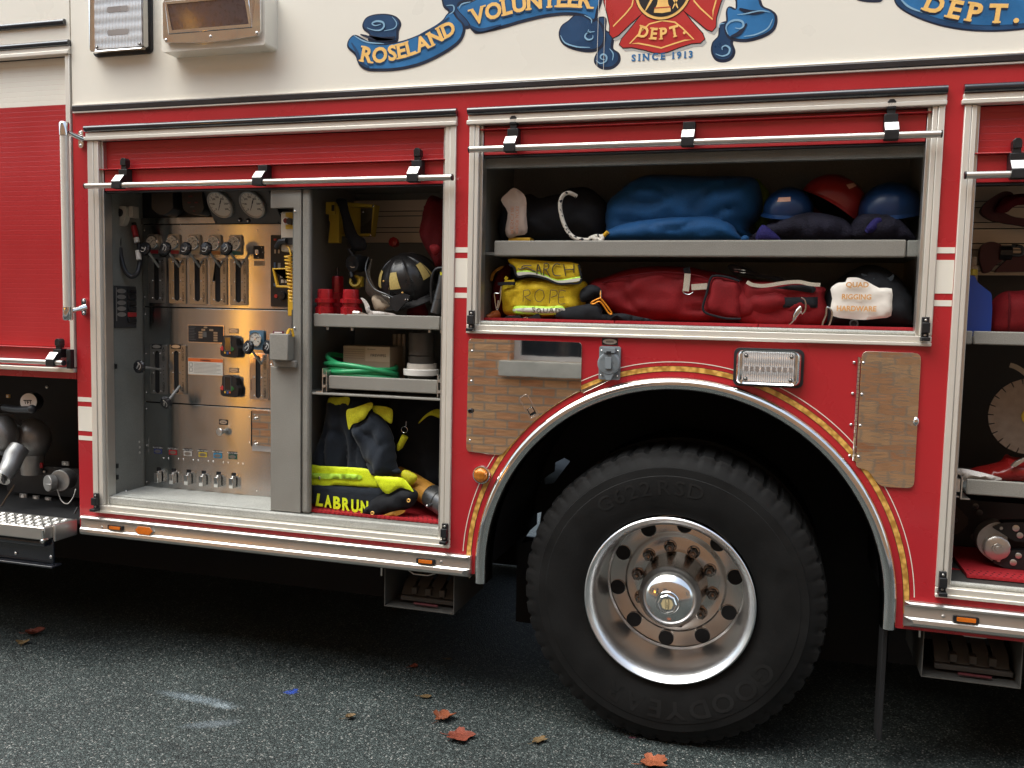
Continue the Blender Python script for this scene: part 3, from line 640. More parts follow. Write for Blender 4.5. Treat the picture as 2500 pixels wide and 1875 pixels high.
for px, py in ((38, 1351), (124, 1360)): mb.ell(up(px, py, ya + .036), (.007, .003, .007), 12, 6)
mb.build('step_bolt', 'chrome', nd)
# grab rail with its chrome stanchions
nd = node('grab_rail', T, (-2.83, -.08, 1.5))
mb = MB(); mb.tube([(-2.829, -.08, 1.50), (-2.829, -.08, 2.262)], .0175, 20); mb.build('rail_pipe', 'alu', nd)
for z in (2.262, 1.50):
    s = 1 if z > 2 else -1
    mb = MB(); mb.lathe([(-.03, .0195), (.018, .0205), (.024, .017), (.027, .008), (.027, 0)], (-2.829, -.08, z), (0, 0, s), 24)
    mb.tube([(-2.829, -.08, z - s * .01), (-2.815, -.05, z - s * .02), (-2.80, -.012, z - s * .032)], [.012, .009, .013], 14)
    mb.plate(rrect(-2.822, -2.797, z - s * .032 - .036, z - s * .032 + .036, .01), -.012, 0)
    for dz in (-.026, .026): mb.ell((-2.8095, -.0125, z - s * .032 + dz), (.006, .004, .006), 12, 6)
    mb.build('stanchion', 'chrome', nd, bevel=.002)

# ------------------------------------------------------------------ lights on the body
def lensmat(name, base, sx, sz, lo=.55):
    m = bpy.data.materials.new(name); m.use_nodes = True; n = m.node_tree.nodes; l = m.node_tree.links; p = n['Principled BSDF']
    tc = n.new('ShaderNodeTexCoord')
    w1 = n.new('ShaderNodeTexWave'); w1.bands_direction = 'X'; w1.inputs['Scale'].default_value = sx; l.new(tc.outputs['Object'], w1.inputs[0])
    w2 = n.new('ShaderNodeTexWave'); w2.bands_direction = 'Z'; w2.inputs['Scale'].default_value = sz; w2.inputs['Distortion'].default_value = .4; l.new(tc.outputs['Object'], w2.inputs[0])
    a = n.new('ShaderNodeMath'); a.operation = 'ADD'; l.new(w1.outputs[1], a.inputs[0]); l.new(w2.outputs[1], a.inputs[1])
    b = n.new('ShaderNodeBump'); b.inputs['Strength'].default_value = .5; b.inputs['Distance'].default_value = .003; l.new(a.outputs[0], b.inputs['Height']); l.new(b.outputs[0], p.inputs['Normal'])
    r = n.new('ShaderNodeMapRange'); r.inputs['From Max'].default_value = 2; r.inputs['To Min'].default_value = lo; r.inputs['To Max'].default_value = 1.0; l.new(a.outputs[0], r.inputs[0])
    s = n.new('ShaderNodeVectorMath'); s.operation = 'SCALE'; s.inputs[0].default_value = base; l.new(r.outputs[0], s.inputs['Scale']); l.new(s.outputs[0], p.inputs['Base Color'])
    p.inputs['Metallic'].default_value = .35; p.inputs['Roughness'].default_value = .18; p.inputs['Coat Weight'].default_value = .8
    return m
M['lens'] = lensmat('ribbed_clear_lens', (.86, .86, .86), 45, 8, .5); M['lensamber'] = lensmat('ribbed_amber_lens', (.80, .26, .02), 60, 14, .7)
def scene_light(px0, py0, px1, py1, lp, dep, screws=True, led=False):
    (x0, z1), (x1, z0) = u(px0, py0, 0), u(px1, py1, 0)
    nd = node('warning_light', T, ((x0 + x1) / 2, 0, z0))
    mb = MB(); mb.plate(rrect(x0, x1, z0, z1, .02), -.010, .002); mb.build('gasket_base', 'rubber', nd, bevel=.003)
    (a0, c1), (a1, c0) = u(lp[0], lp[1], -dep), u(lp[2], lp[3], -dep)
    o = rrect(x0 + .008, x1 - .008, z0 + .008, z1 - .008, .018); i = rrect(a0 - .007, a1 + .007, c0 - .007, c1 + .007, .014); i2 = rrect(a0, a1, c0, c1, .010)
    k = len(o); V = [(x, -.0102, z) for x, z in o] + [(x, -dep + .006, z) for x, z in [(p[0] * .72 + q[0] * .28, p[1] * .72 + q[1] * .28) for p, q in zip(o, i)]] + [(x, -dep, z) for x, z in i] + [(x, -dep + .004, z) for x, z in i2]
    mb = MB(); mb.add(V, [(a * k + j, a * k + (j + 1) % k, (a + 1) * k + (j + 1) % k, (a + 1) * k + j) for a in range(3) for j in range(k)]); mb.build('bezel', 'chrome', nd, smooth=50)
    mb = MB(); mb.plate(rrect(a0 + .001, a1 - .001, c0 + .001, c1 - .001, .009), -dep + .001, -dep + .02, 0)
    mb.build('lens', 'lens', nd, bevel=.003)
    mb = MB()
    if led:
        zc = c0 * .42 + c1 * .58 - .012
        for j in range(9): xx = a0 + (a1 - a0) * (j + .7) / 9.4; mb.plate(rrect(xx - .006, xx + .006, zc - .009, zc + .007, .002), -dep + .0002, -dep + .002, 0)
    else:
        zc = c1 - (c1 - c0) * .42; xm = (a0 + a1) / 2
        mb.plate(rrect(xm - .05, xm + .05, zc - .011 - (c1 - c0) * .34, zc + .011 - (c1 - c0) * .34, .006), -dep + .0002, -dep + .002, 0); mb.build('reflector', mat('lamp_bowl', (.42, .40, .39), .3, .6), nd); mb = MB()
        for zz_ in (zc,): mb.plate(rrect(xm - .05, xm + .05, zz_ - .011, zz_ + .011, .006), -dep + .0002, -dep + .002, 0)
    mb.build('reflector', mat('lamp_bowl', (.42, .40, .39), .3, .6), nd)
    mb = MB()
    for sx_ in (a0 + .011, a1 - .011):
        for sz_ in (c0 + .011, c1 - .011): mb.cyl((sx_, -dep - .001, sz_), (sx_, -dep + .003, sz_), .0065, n=14); mb.ell((sx_, -dep - .001, sz_), (.004, .002, .004), 10, 6, 1)
    mb.build('screw', ['plastic', 'alub'], nd)
scene_light(229, -38, 375, 131, (228, -42, 346, 113), .055)
scene_light(1793, 848, 1960, 948, (1814, 859, 1938, 937), .035, led=True)
# floodlight box
nd = node('flood_light', T, (u(520, 60)[0], -.05, u(520, 115)[1]))
x0, x1, z0 = u(394, 90, -.085)[0], u(677, 50, 0)[0], u(560, 116, -.085)[1]; z1 = z0 + .21
mb = MB(); mb.plate(rrect(x0, x1, z0, z1, .012), -.085, .001); mb.build('housing', 'cream', nd, bevel=.006, seg=3)
a0, a1 = u(403, 60, -.09)[0], u(640, 60, -.09)[0]; b0 = z0 + .018; b1 = z1 - .012
arcb = [(a0, b0 + .03), (a0 + .012, b0 + .012)] + [(a0 + .012 + (a1 - a0 - .024) * i / 8, b0 + .012 - .010 * math.sin(math.pi * i / 8)) for i in range(1, 8)] + [(a1 - .012, b0 + .012), (a1, b0 + .03), (a1, b1 - .02), (a1 - .012, b1), (a0 + .012, b1), (a0, b1 - .02)]
mb = MB(); mb.plate([arcb, rect(a0 + .028, a1 - .035, b0 + .042, b1 - .02)], -.104, -.0852); mb.build('bezel', 'chrome', nd, bevel=.0015)
mb = MB(); xa, xb = a0 + .028, a1 - .035; lo, hi = b0 + .043, b1 - .021
fr = lambda d, y0, y1: [(xa + d, y0 + d * .3, lo + d), (xb - d, y0 + d * .3, lo + d), (xb - d, y1 - d * .3, hi - d), (xa + d, y1 - d * .3, hi - d)]
A = fr(0, -.108, -.128); B = fr(.014, -.108, -.128)
mb.add(A + B + [(x, y + .03, z) for x, y, z in A], [(0, 1, 5, 4), (1, 2, 6, 5), (2, 3, 7, 6), (3, 0, 4, 7), (0, 8, 9, 1), (1, 9, 10, 2), (3, 11, 8, 0), (1, 9, 10, 2), (2, 10, 11, 3)]); mb.build('lamp_frame', 'chrome', nd, bevel=.002)
mb = MB(); B2 = [(x, y + .002, z) for x, y, z in B]; mb.add(B2, [(0, 1, 2, 3)]); mb.build('lens', mat('flood_lens', (.13, .10, .105), .3, .1, var=.25, scale=60, coat=.25), nd, smooth=0)
mb = MB()
for sx_ in (a0 + .014, (a0 + a1) / 2, a1 - .014): mb.ell((sx_, -.1045, b0 + .022), (.006, .003, .006), 12, 6)
mb.build('screw', 'alub', nd)
# round amber marker
x, z = u(1176, 1159, -.012); nd = node('turn_marker', T, (x, 0, z))
mb = MB(); mb.lathe([(-.002, .036), (.012, .036), (.019, .033), (.021, .029), (.018, .0265)], (x, 0, z), (0, -1, 0), 40); mb.build('bezel', 'chrome', nd)
mb = MB(); mb.lathe([(.0, .0265), (.022, .0262), (.032, .0235), (.036, .019), (.038, .01), (.0385, 0)], (x, 0, z), (0, -1, 0), 36); mb.build('lens', 'lensamber', nd)

# ------------------------------------------------------------------ polished access doors over the arch
def roundpoly(P, r=.012, n=4):
    o = []
    for i in range(len(P)):
        a, b, c = Vector(P[i - 1]), Vector(P[i]), Vector(P[(i + 1) % len(P)])
        e0, e1 = (a - b), (c - b); d = min(r, e0.length * .45, e1.length * .45); p, q = b + e0.normalized() * d, b + e1.normalized() * d
        for k in range(n + 1): t = k / n; w = p * (1 - t) ** 2 + b * 2 * t * (1 - t) + q * t * t; o.append((w.x, w.y))
    return o
P = pts([(1144, 826), (1421, 836), (1418, 962)], -.006); P += [(AX + (AR + .022) * math.cos(R_(a)), AZ + (AR + .022) * math.sin(R_(a))) for a in range(107, 142, 3)]
q = u(1138, 1104, -.006); P = [p for p in P if p[1] > q[1] + .01] + [(q[0] + .135, q[1] - .004), (q[0], q[1] + .004)]
nd = node('access_door', T, (P[0][0], 0, P[0][1])); mb = MB(); mb.plate(roundpoly(P, .016), -.007, .002); mb.build('door_skin', 'mirror', nd, bevel=.0012)
for px, py in ((1152.5, 857), (1150.5, 930.5), (1147, 1075)):
    x, z = u(px, py, -.008); mb = MB(); mb.ell((x, -.007, z), (.0045, .003, .0045), 14, 8); mb.build('rivet', 'chrome', nd)
x, z = u(1149.5, 1003, -.01); mb = MB(); mb.lathe([(0, .009), (.010, .009), (.012, .006), (.006, .004), (.006, 0)], (x, -.007, z), (0, -1, 0), 20); mb.build('bumper', 'rubber', nd)
x, z = u(1291, 992, -.008); n0 = len(mb.v); an = R_(-58)
mb = MB(); mb.plate([rrect(-.044, .044, -.018, .018, .007), rrect(-.0415, .0415, -.0155, .0155, .006)], -.0115, -.0071, 0); mb.plate([rrect(-.0413, .0413, -.0153, .0153, .005), rrect(.006, .036, -.0125, .0125, .003)], -.0095, -.0072, 1)
mb.box(.0061, .0359, -.0075, -.0072, -.0124, .0124, 2); mb.box(.008, .026, -.010, -.0077, -.009, .009, 0)
mb.xf(Matrix.Translation((x, 0, z)) @ Matrix.Rotation(-an, 4, 'Y')); mb.build('latch', ['chrome', 'mirror', 'dark'], nd, bevel=.0006)
P = pts([(2104, 857), (2249, 862), (2231, 1192), (2148, 1188), (2118, 1146), (2089, 1142)], -.006)
nd = node('access_door', T, (P[0][0], 0, P[0][1])); mb = MB(); mb.plate(roundpoly(P, .022), -.008, .002); mb.build('door_skin', 'wavy', nd, bevel=.0012)
(xa, za), (xb, zb) = u(2098, 872, -.008), u(2084, 1125, -.008); xa = (xa + xb) / 2
mb = MB(); mb.box(xa - .004, xa + .004, -.002, .002, zb, za, 1)
k = 26
for i in range(k): z0 = zb + (za - zb) * i / k; mb.cyl((xa, -.008, z0 + .0006), (xa, -.008, z0 + (za - zb) / k - .0006), .0042, n=10)
mb.build('piano_hinge', ['chrome', 'plastic'], nd)
for px, py in ((2086, 885), (2082, 961), (2078, 1037), (2075, 1113), (2108, 886), (2104, 963), (2100, 1039), (2096, 1115)):
    x, z = u(px, py, -.008); mb = MB(); mb.ell((x, -.002 if px < 2090 else -.008, z), (.0052, .0045, .0052), 14, 8); mb.build('rivet', 'chrome', nd)
x, z = u(2235, 1029, -.008); mb = MB(); mb.ell((x + .002, -.006, z), (.010, .010, .015), 18, 12); mb.build('latch', 'chrome', nd)
# shore-power inlet
x, z = u(1487, 886, -.02); nd = node('power_inlet', T, (x, 0, z))
M['inlet'] = mat('grey_inlet_plastic', (.21, .24, .26), .42, var=.08)
mb = MB(); mb.plate(rrect(x - .038, x + .038, z - .060, z + .058, .007), -.012, .002); mb.build('backplate', 'inlet', nd, bevel=.002)
mb = MB(); mb.lathe([(.012, .040), (.026, .0405), (.030, .037), (.030, 0)], (x, 0, z - .002), (0, -1, 0), 40)
for i in range(15): zz_ = z - .03 + i * .0042; w = math.sqrt(max(0, .034 ** 2 - (zz_ - z + .002) ** 2)); mb.box(x - w, x + w, -.0315, -.0301, zz_, zz_ + .0022)
mb.box(x - .011, x + .011, -.037, -.0318, z - .02, z + .02); mb.plate([(x - .018, z - .038), (x + .018, z - .038), (x + .008, z - .06), (x - .008, z - .06)], -.028, -.0125)
mb.build('flap_cover', 'inlet', nd, bevel=.0015)
mb = MB(); mb.box(x - .022, x + .022, -.034, -.0125, z + .036, z + .053); mb.box(x - .008, x + .008, -.0355, -.0342, z + .03, z + .042, 1); mb.build('hinge_block', ['inlet', 'plastic'], nd, bevel=.002)
for dx, dz in ((-.029, .042), (.029, .042), (-.029, -.045), (.029, -.045)): mb = MB(); mb.ell((x + dx, -.0125, z + dz), (.004, .003, .004), 10, 6); mb.build('screw', 'chrome', nd)
def oval(cx, cz, a, b, n=28): return [(cx + a * math.cos(2 * math.pi * i / n), cz + b * math.sin(2 * math.pi * i / n)) for i in range(n)]
x2, z2 = u(1489, 834, -.003); mb = MB(); mb.box(x2 - .028, x2 + .028, -.003, .002, z2 - .012, z2 + .012); mb.plate(oval(x2, z2, .025, .0095), -.0042, -.0031, 1)
for q in (-.003, .0): mb.box(x2 - .014, x2 + .014, -.0046, -.0043, z2 + q, z2 + q + .0016, 0)
mb.build('inlet_plate', ['plastic', 'alub'], T)
# ------------------------------------------------------------------ rear wheel
WX, WZ = -.320, .5395; TR = .5385
wh = node('wheel', T, (WX, .1, WZ))
M['tyre'] = mat('tyre_rubber', (.0095, .0095, .0095), .66, var=.35, scale=9, bump=.12, bscale=90, rvar=.12, spec=.25)
def treadmod(i, j):
    if i < 5: return 0
    q = j % 8
    return -.014 * (1 if q in (0, 1) else 0) * (1.0 if i in (5, 6) else .8)
prof = [(-.012, .300), (.012, .306), (.024, .335), (.030, .385), (.032, .425), (.0305, .447), (.029, .449), (.027, .476), (.022, .478), (.012, .500), (.004, .512), (.001, .520), (-.004, TR - .006), (-.02, TR), (-.24, TR), (-.27, .5), (-.29, .42), (-.25, .3)]
def tm(i, j):
    q = j % 7
    if i in (11, 12, 13, 14): return -.008 if q in (0, 1) else 0
    if i == 10: return -.006 if q in (0, 1) else 0
    return 0
mb = MB(); mb.lathe(prof, (WX, .03, WZ), (0, -1, 0), 7 * 54, 0, tm)
def onring(r, a0, h, s, m, bold=0.0, flip=False, yy=-.0035, spc=1.12):
    ws_ = [textmesh(c, bold)[2] + .22 for c in s]; tot = sum(ws_) * h * spc; a = R_(a0) + tot / r / 2; k = 0
    for c, w in zip(s, ws_):
        if c != ' ':
            V, F, ww = textmesh(c, bold); am = a - (w * h * spc / 2) / r
            VV = []
            for p, q in V:
                t = am - ((p - ww / 2) * h * spc) / r; rr_ = r + (q - .5) * h
                prh = np.interp(rr_, [.306, .335, .385, .425, .447], [.012, .024, .030, .032, .0305])
                VV.append((WX + rr_ * math.cos(t), .03 - prh + yy + .003 - .0010, WZ + rr_ * math.sin(t)))
            mb.add(VV, F, m)
            V2 = [(x, y + .004, z) for x, y, z in VV]
        a -= w * h * spc / r
onring(.408, 102, .052, 'G622 RSD', 1, .01); onring(.400, -75, .064, 'GOODYEAR', 1, .02)
mb.build('tyre', ['tyre', mat('tyre_lettering', (.015, .015, .015), .5, var=.2, spec=.3)], wh, smooth=32)
M['alloy'] = mat('polished_alloy', (.78, .77, .76), .13, 1.0, var=.06, scale=20, rvar=.05); M['alloyd'] = mat('alloy_disc', (.60, .565, .53), .2, 1.0, var=.08, scale=14, rvar=.05, bump=.02, bscale=30)
O = (WX, .0, WZ)
mb = MB(); mb.lathe([(-.01, .294), (.004, .302), (.0075, .299), (.0085, .296), (.0065, .2935), (.001, .287), (-.007, .279), (-.018, .2725), (-.035, .267), (-.07, .2635), (-.14, .261), (-.20, .259), (-.225, .257), (-.232, .250)], O, (0, -1, 0), 120)
mb.build('rim', mat('machined_rim', (.84, .84, .84), .3, 1.0, var=.05, rvar=.03), wh, smooth=40)
mb = MB(); mb.lathe([(-.232, .259), (-.238, .252), (-.239, .196), (-.236, .190), (-.226, .184), (-.222, .178), (-.222, .118), (-.222, .05)], O, (0, -1, 0), 120); mb.build('wheel_disc', 'alloyd', wh, smooth=35)
hd = node('wheel_hub', T, O)
for i in range(10):
    a = R_(90 - 7 + 36 * i); r = .2235; mb = MB(); c = (WX + r * math.cos(a), .2375, WZ + r * math.sin(a)); mb.lathe([(-.0, .0290), (.0018, .0302), (.002, .0288), (-.001, .0275)], c, (0, -1, 0), 28, 0); mb.lathe([(.0010, 0.0), (.0010, .0285)], c, (0, -1, 0), 28, 1); mb.build('hand_hole', ['alloyd', 'dark'], wh)
M['nut'] = mat('dark_chrome_nut', (.26, .22, .20), .12, 1.0, var=.1, scale=40)
for i in range(10):
    a = R_(90 + 9 + 36 * i); r = .143; c = Vector((WX + r * math.cos(a), .222, WZ + r * math.sin(a)))
    mb = MB(); mb.lathe([(0, .0245), (.006, .024), (.007, .020)], c, (0, -1, 0), 24); mb.lathe([(.007, .0195), (.03, .0195), (.036, .015), (.036, .009), (.05, .0085), (.052, 0)], c, (0, -1, 0), 6)
    mb.build('lug_nut', 'nut', wh, smooth=25)
mb = MB(); mb.lathe([(-.222, .122), (-.215, .118), (-.10, .112), (-.06, .110), (-.055, .106)], O, (0, -1, 0), 80); mb.build('hub_barrel', 'alloyd', hd, smooth=30)
mb = MB(); mb.lathe([(-.062, .106), (-.058, .111), (-.050, .111), (-.046, .107), (-.030, .101), (-.010, .088), (.004, .070), (.013, .050), (.016, .042)], O, (0, -1, 0), 90); mb.build('hub_cap', 'alloy', hd, smooth=50)
mb = MB(); c = O; mb.lathe([(.012, .041), (.018, .0415), (.021, .039), (.021, .030)], c, (0, -1, 0), 48); mb.lathe([(.016, .034), (.030, .034), (.034, .030), (.034, .022)], c, (0, -1, 0), 8); mb.build('oil_cap', 'alloy', hd, smooth=28)
mb = MB(); mb.lathe([(.030, .026), (.0335, .0258), (.0335, 0)], c, (0, -1, 0), 32, 0); mb.plate(oval(WX, WZ, .007, .022), -.0352, -.0337, 1); mb.plate(oval(WX, WZ, .0055, .0195), -.0362, -.0354, 0)
mb.text('SET', lambda a, b: (WX + .0025 - b * .005, -.0368, WZ - .012 + a * .0095), 1)
mb.build('oil_cap_badge', [mat('aged_sight_glass', (.55, .46, .26), .4, var=.2), 'plastic'], hd)
# dark inner wheel and axle
mb = MB(); mb.lathe([(-.33, .3), (-.33, TR), (-.6, TR), (-.6, .3)], (WX, .03, WZ), (0, -1, 0), 60); mb.cyl((WX, .24, WZ), (WX, .78, WZ), .14, n=24); mb.build('inner_tyre', 'tyre', wh)
# ------------------------------------------------------------------ painted lettering and crest on the cream panel
M['pblue'] = mat('paint_blue', (.020, .155, .37), .35, var=.30, scale=9, coat=.3); M['pnavy'] = mat('paint_navy', (.008, .018, .045), .35, var=.2, scale=14, coat=.3)
M['pmid'] = mat('paint_dark_blue', (.010, .055, .14), .35, var=.25, scale=12, coat=.3); M['plight'] = mat('paint_light_blue', (.25, .45, .62), .35, var=.1, coat=.3)
M['pred'] = mat('paint_crest_red', (.50, .030, .028), .35, var=.08, coat=.3); M['pgold'] = mat('paint_gold', (.93, .56, .17), .4, var=.10, scale=40)
M['pshade'] = mat('paint_pale_grey', (.45, .44, .42), .4, var=.05); M['pblk'] = mat('paint_black', (.012, .011, .012), .4)
SERIF = {'R': ((.10, 0), (.92, 0), (.08, 1)), 'E': ((.10, 0), (.10, 1)), 'L': ((.14, 0), (.14, 1)), 'A': ((.05, 0), (.95, 0)), 'N': ((.10, 0), (.10, 1), (.9, 1)), 'D': ((.10, 0), (.10, 1)), 'V': ((.06, 1), (.94, 1)),
         'U': ((.12, 1), (.88, 1)), 'T': ((.5, 0),), 'P': ((.12, 0), (.12, 1)), 'I': ((.5, 0), (.5, 1)), '1': ((.7, 0),), 'F': ((.12, 0), (.12, 1))}
def arclen(P):
    L = [0]
    for a, b in zip(P, P[1:]): L.append(L[-1] + math.hypot(b[0] - a[0], b[1] - a[1]))
    return L
def curved(mb, s, base, h, y, m, bold=.035, h1=None, shadow=None, wide=1.0, gap=None):
    P = spline(base, 8, False); L = arclen(P); h1 = h1 or h
    ws_ = [max(textmesh(c, bold)[2], .22) * wide for c in s]; hs_ = [h + (h1 - h) * i / max(1, len(s) - 1) for i in range(len(s))]
    used = sum(w * q for w, q in zip(ws_, hs_)); sp = (L[-1] - used) / max(1, len(s) - 1); d = 0
    for c, w, q in zip(s, ws_, hs_):
        ctr = d + w * q / 2; i = max(k for k in range(len(L)) if L[k] <= ctr + 1e-9); i = min(i, len(P) - 2)
        f = (ctr - L[i]) / (L[i + 1] - L[i]); px = P[i][0] + (P[i + 1][0] - P[i][0]) * f; pz = P[i][1] + (P[i + 1][1] - P[i][1]) * f
        j0, j1 = max(0, i - 3), min(len(P) - 1, i + 4); an = math.atan2(P[j1][1] - P[j0][1], P[j1][0] - P[j0][0])
        ca, sa = math.cos(an), math.sin(an)
        V, F, ww = textmesh(c, bold); off = ww / 2
        tr = lambda a, b, yy, ox=0, oz=0: (px + ox + ((a - off) * wide * q) * ca - b * q * sa, yy, pz + oz + ((a - off) * wide * q) * sa + b * q * ca)
        S = []
        for fx, fz in SERIF.get(c, ()):
            a = fx * ww; b = 0 if fz == 0 else 1
            S.append([(a - .20, b - .035), (a + .20, b - .035), (a + .20, b + .075), (a - .20, b + .075)] if b == 0 else [(a - .20, b - .075), (a + .20, b - .075), (a + .20, b + .035), (a - .20, b + .035)])
        for ox, oz, yy, mm in ([(-.0016, -.006, y + .0004, shadow)] if shadow is not None else []) + [(0, 0, y, m)]:
            mb.add([tr(a, b, yy, ox, oz) for a, b in V], F, mm)
            for k, r in enumerate(S): mb.add([tr(a, b, yy - .0001 * (k + 1), ox, oz) for a, b in r], [(0, 1, 2, 3)], mm)
        d += w * q + sp
Z2 = lambda l: spline(zp(l, 2.765, 700, 0), 5); Z3 = lambda l: spline(zp(l, 2.765, 1400, 0), 5)
def stroke(mb, P, w, y, m):   # a painted line of width w
    P = spline(P, 6, False); A, B = [], []
    for i in range(len(P)):
        a, b = P[max(0, i - 1)], P[min(len(P) - 1, i + 1)]; L = math.hypot(b[0] - a[0], b[1] - a[1]) or 1; nx, nz = -(b[1] - a[1]) / L, (b[0] - a[0]) / L
        k = w * (.25 + .75 * math.sin(math.pi * (i + .5) / len(P))) / 2
        A.append((P[i][0] + nx * k, P[i][1] + nz * k)); B.append((P[i][0] - nx * k, P[i][1] - nz * k))
    V = [(a, y, b) for a, b in A] + [(a, y, b) for a, b in B]; n = len(A)
    mb.add(V, [(i + n, i + 1 + n, i + 1, i) for i in range(n - 1)], m)
def inset(P, d, off=(0, 0)):
    n = len(P); o = []; A = sum(P[i][0] * P[(i + 1) % n][1] - P[(i + 1) % n][0] * P[i][1] for i in range(n)); s = 1 if A > 0 else -1
    for i in range(n):
        a, b = P[i - 1], P[(i + 1) % n]; L = math.hypot(b[0] - a[0], b[1] - a[1]) or 1
        o.append((P[i][0] - s * (b[1] - a[1]) / L * d + off[0], P[i][1] + s * (b[0] - a[0]) / L * d + off[1]))
    return o
em = node('painted_banner', T, (u(1150, 80)[0], 0, u(1150, 160)[1]))
def cloth(mb, P, lv, body=1, hi=None):
    y = -.0004 - lv * .0006
    mb.plate(inset(P, -.004, (.002, -.003)), y, .001, 0); mb.plate(P, y - .0002, .001, 0); mb.plate(inset(P, .0035), y - .0004, .001, body)
mb = MB()
curl = Z2([(515, 160), (540, 118), (600, 98), (680, 97), (738, 117), (764, 158), (748, 205), (735, 280), (640, 305), (556, 270), (560, 225), (522, 192)])
band1 = Z2([(470, 240), (560, 285), (655, 300), (760, 283), (860, 250), (960, 203), (1050, 140), (1085, 95), (1120, 80), (1150, 120), (1190, 165), (1192, 220), (1150, 290), (1030, 370), (890, 432), (740, 464), (600, 470), (535, 462), (492, 430), (465, 365), (418, 320), (414, 285), (435, 250)])
fold = Z2([(1035, -60), (1050, -5), (1062, 40), (1095, 72), (1085, 105), (1130, 120), (1190, 178), (1235, 172), (1215, 110), (1160, 60), (1165, 20), (1250, -10), (1255, -60)])
band2 = Z2([(1145, 50), (1250, 10), (1330, -30), (1480, -75), (1650, -105), (1830, -115), (2000, -110), (2130, -90), (2118, 0), (2095, 70), (2075, 135), (2005, 102), (1900, 90), (1760, 102), (1600, 138), (1460, 178), (1300, 214), (1255, 200), (1215, 140)])
mb0 = mb; tailA = Z2([(1965, 95), (1900, 140), (1855, 175), (1840, 230), (1868, 290), (1950, 328), (2050, 340), (2120, 315), (2145, 250), (2125, 170), (2090, 130), (2075, 135)])
tailB = Z2([(2085, 150), (2110, 116), (2148, 125), (2146, 200), (2185, 222), (2200, 255), (2195, 325), (2236, 360), (2240, 410), (2195, 452), (2130, 456), (2085, 425), (2080, 385), (2110, 330), (2140, 290), (2120, 220)])
cloth(mb, tailB, 0, 2); cloth(mb, tailA, 1, 2); cloth(mb, curl, 1, 2); cloth(mb, fold, 1.5, 2); cloth(mb, band1, 2.5, 1); cloth(mb, band2, 2, 1)
S2 = lambda l: zp(l, 2.765, 700, 0)
for l, w, m in (([(640, 165), (600, 175), (580, 160), (610, 145), (650, 152), (660, 180), (635, 205), (590, 205), (545, 190)], .007, 3), ([(660, 210), (725, 195), (745, 160), (715, 115)], .004, 3), ([(455, 240), (540, 285), (660, 297)], .005, 3),
                ([(2080, 215), (2030, 225), (2015, 250), (2035, 270), (2065, 262), (2068, 240)], .006, 3), ([(2150, 405), (2125, 400), (2120, 380), (2140, 368), (2160, 385), (2155, 415), (2120, 430), (2090, 410)], .006, 3), ([(1850, 240), (1880, 290), (1960, 318), (2050, 322)], .005, 3), ([(2180, 330), (2205, 365), (2200, 410)], .004, 3),
                ([(2060, 160), (2055, 130), (2010, 105)], .004, 3), ([(1080, 40), (1125, 40), (1130, 75), (1100, 100)], .005, 3), ([(1165, 60), (1185, 30), (1245, 15)], .005, 3), ([(2040, 200), (2035, 225), (2050, 210)], .004, 3)):
    stroke(mb, S2(l), w, -.0042, m)
for l in ([(500, 235), (600, 262), (700, 262), (735, 250)], [(560, 240), (640, 270), (730, 270)]): stroke(mb, S2(l), .014, -.0040, 0)
for l in ([(440, 290), (475, 350), (500, 420), (560, 455)], [(880, 250), (1000, 190), (1100, 120)], [(1240, 175), (1310, 205), (1450, 170)]): stroke(mb, S2(l), .012, -.0041, 2)
curved(mb, 'ROSELAND', zp([(500, 412), (580, 425), (650, 418), (740, 402), (830, 378), (920, 343), (1010, 300), (1080, 258), (1150, 222)], 2.765, 700, 0), .0535, -.0048, 4, h1=.050, shadow=2)
curved(mb, 'VOLUNTEER', zp([(1255, 170), (1350, 142), (1460, 108), (1580, 78), (1700, 58), (1820, 48), (1930, 48), (2060, 58)], 2.765, 700, 0), .0535, -.0048, 4, h1=.056, shadow=2)
mb.build('banner_paint', ['pnavy', 'pblue', 'pmid', 'plight', 'pgold'], em, smooth=0)
# the matching tail right of the crest
mb = MB()
tA = Z3([(1090, -40), (1098, 0), (1095, 60), (1050, 45), (1033, 75), (1035, 140), (1020, 175), (1040, 240), (1090, 265), (1180, 268), (1290, 235), (1352, 185), (1364, 110), (1330, 70), (1270, 40), (1230, -40)])
tB = Z3([(1045, 150), (1000, 152), (985, 180), (978, 240), (940, 285), (933, 345), (960, 395), (1010, 408), (1060, 390), (1082, 345), (1065, 290), (1070, 255), (1030, 225)])
cloth(mb, tB, 0, 2); cloth(mb, tA, 1, 1)
S3 = lambda l: zp(l, 2.765, 1400, 0)
for l, w, m in (([(1090, 190), (1125, 195), (1148, 175), (1135, 145), (1090, 138), (1050, 155), (1030, 190), (1045, 235)], .007, 3), ([(1105, 100), (1160, 95), (1260, 75), (1330, 85)], .004, 3), ([(1345, 130), (1310, 195), (1230, 235), (1150, 248)], .005, 3), ([(1005, 340), (1005, 320), (1030, 310), (1055, 330), (1045, 365), (1005, 380), (960, 365)], .006, 3), ([(985, 190), (990, 165), (1020, 160)], .004, 3)):
    stroke(mb, S3(l), w, -.0034, m)
for l in ([(1120, 60), (1200, 85), (1290, 80)], [(1060, 250), (1120, 225), (1170, 160)]): stroke(mb, S3(l), .014, -.0032, 0)
mb.build('banner_paint', ['pnavy', 'pblue', 'pmid', 'plight', 'pgold'], em, smooth=0)
mb = MB(); mb.plate(Z3([(1900, -30), (1915, 0), (1980, 14), (2050, 16), (2080, 8), (2090, -30)]), -.001, .001); mb.build('banner_tail', 'pnavy', T, smooth=0)
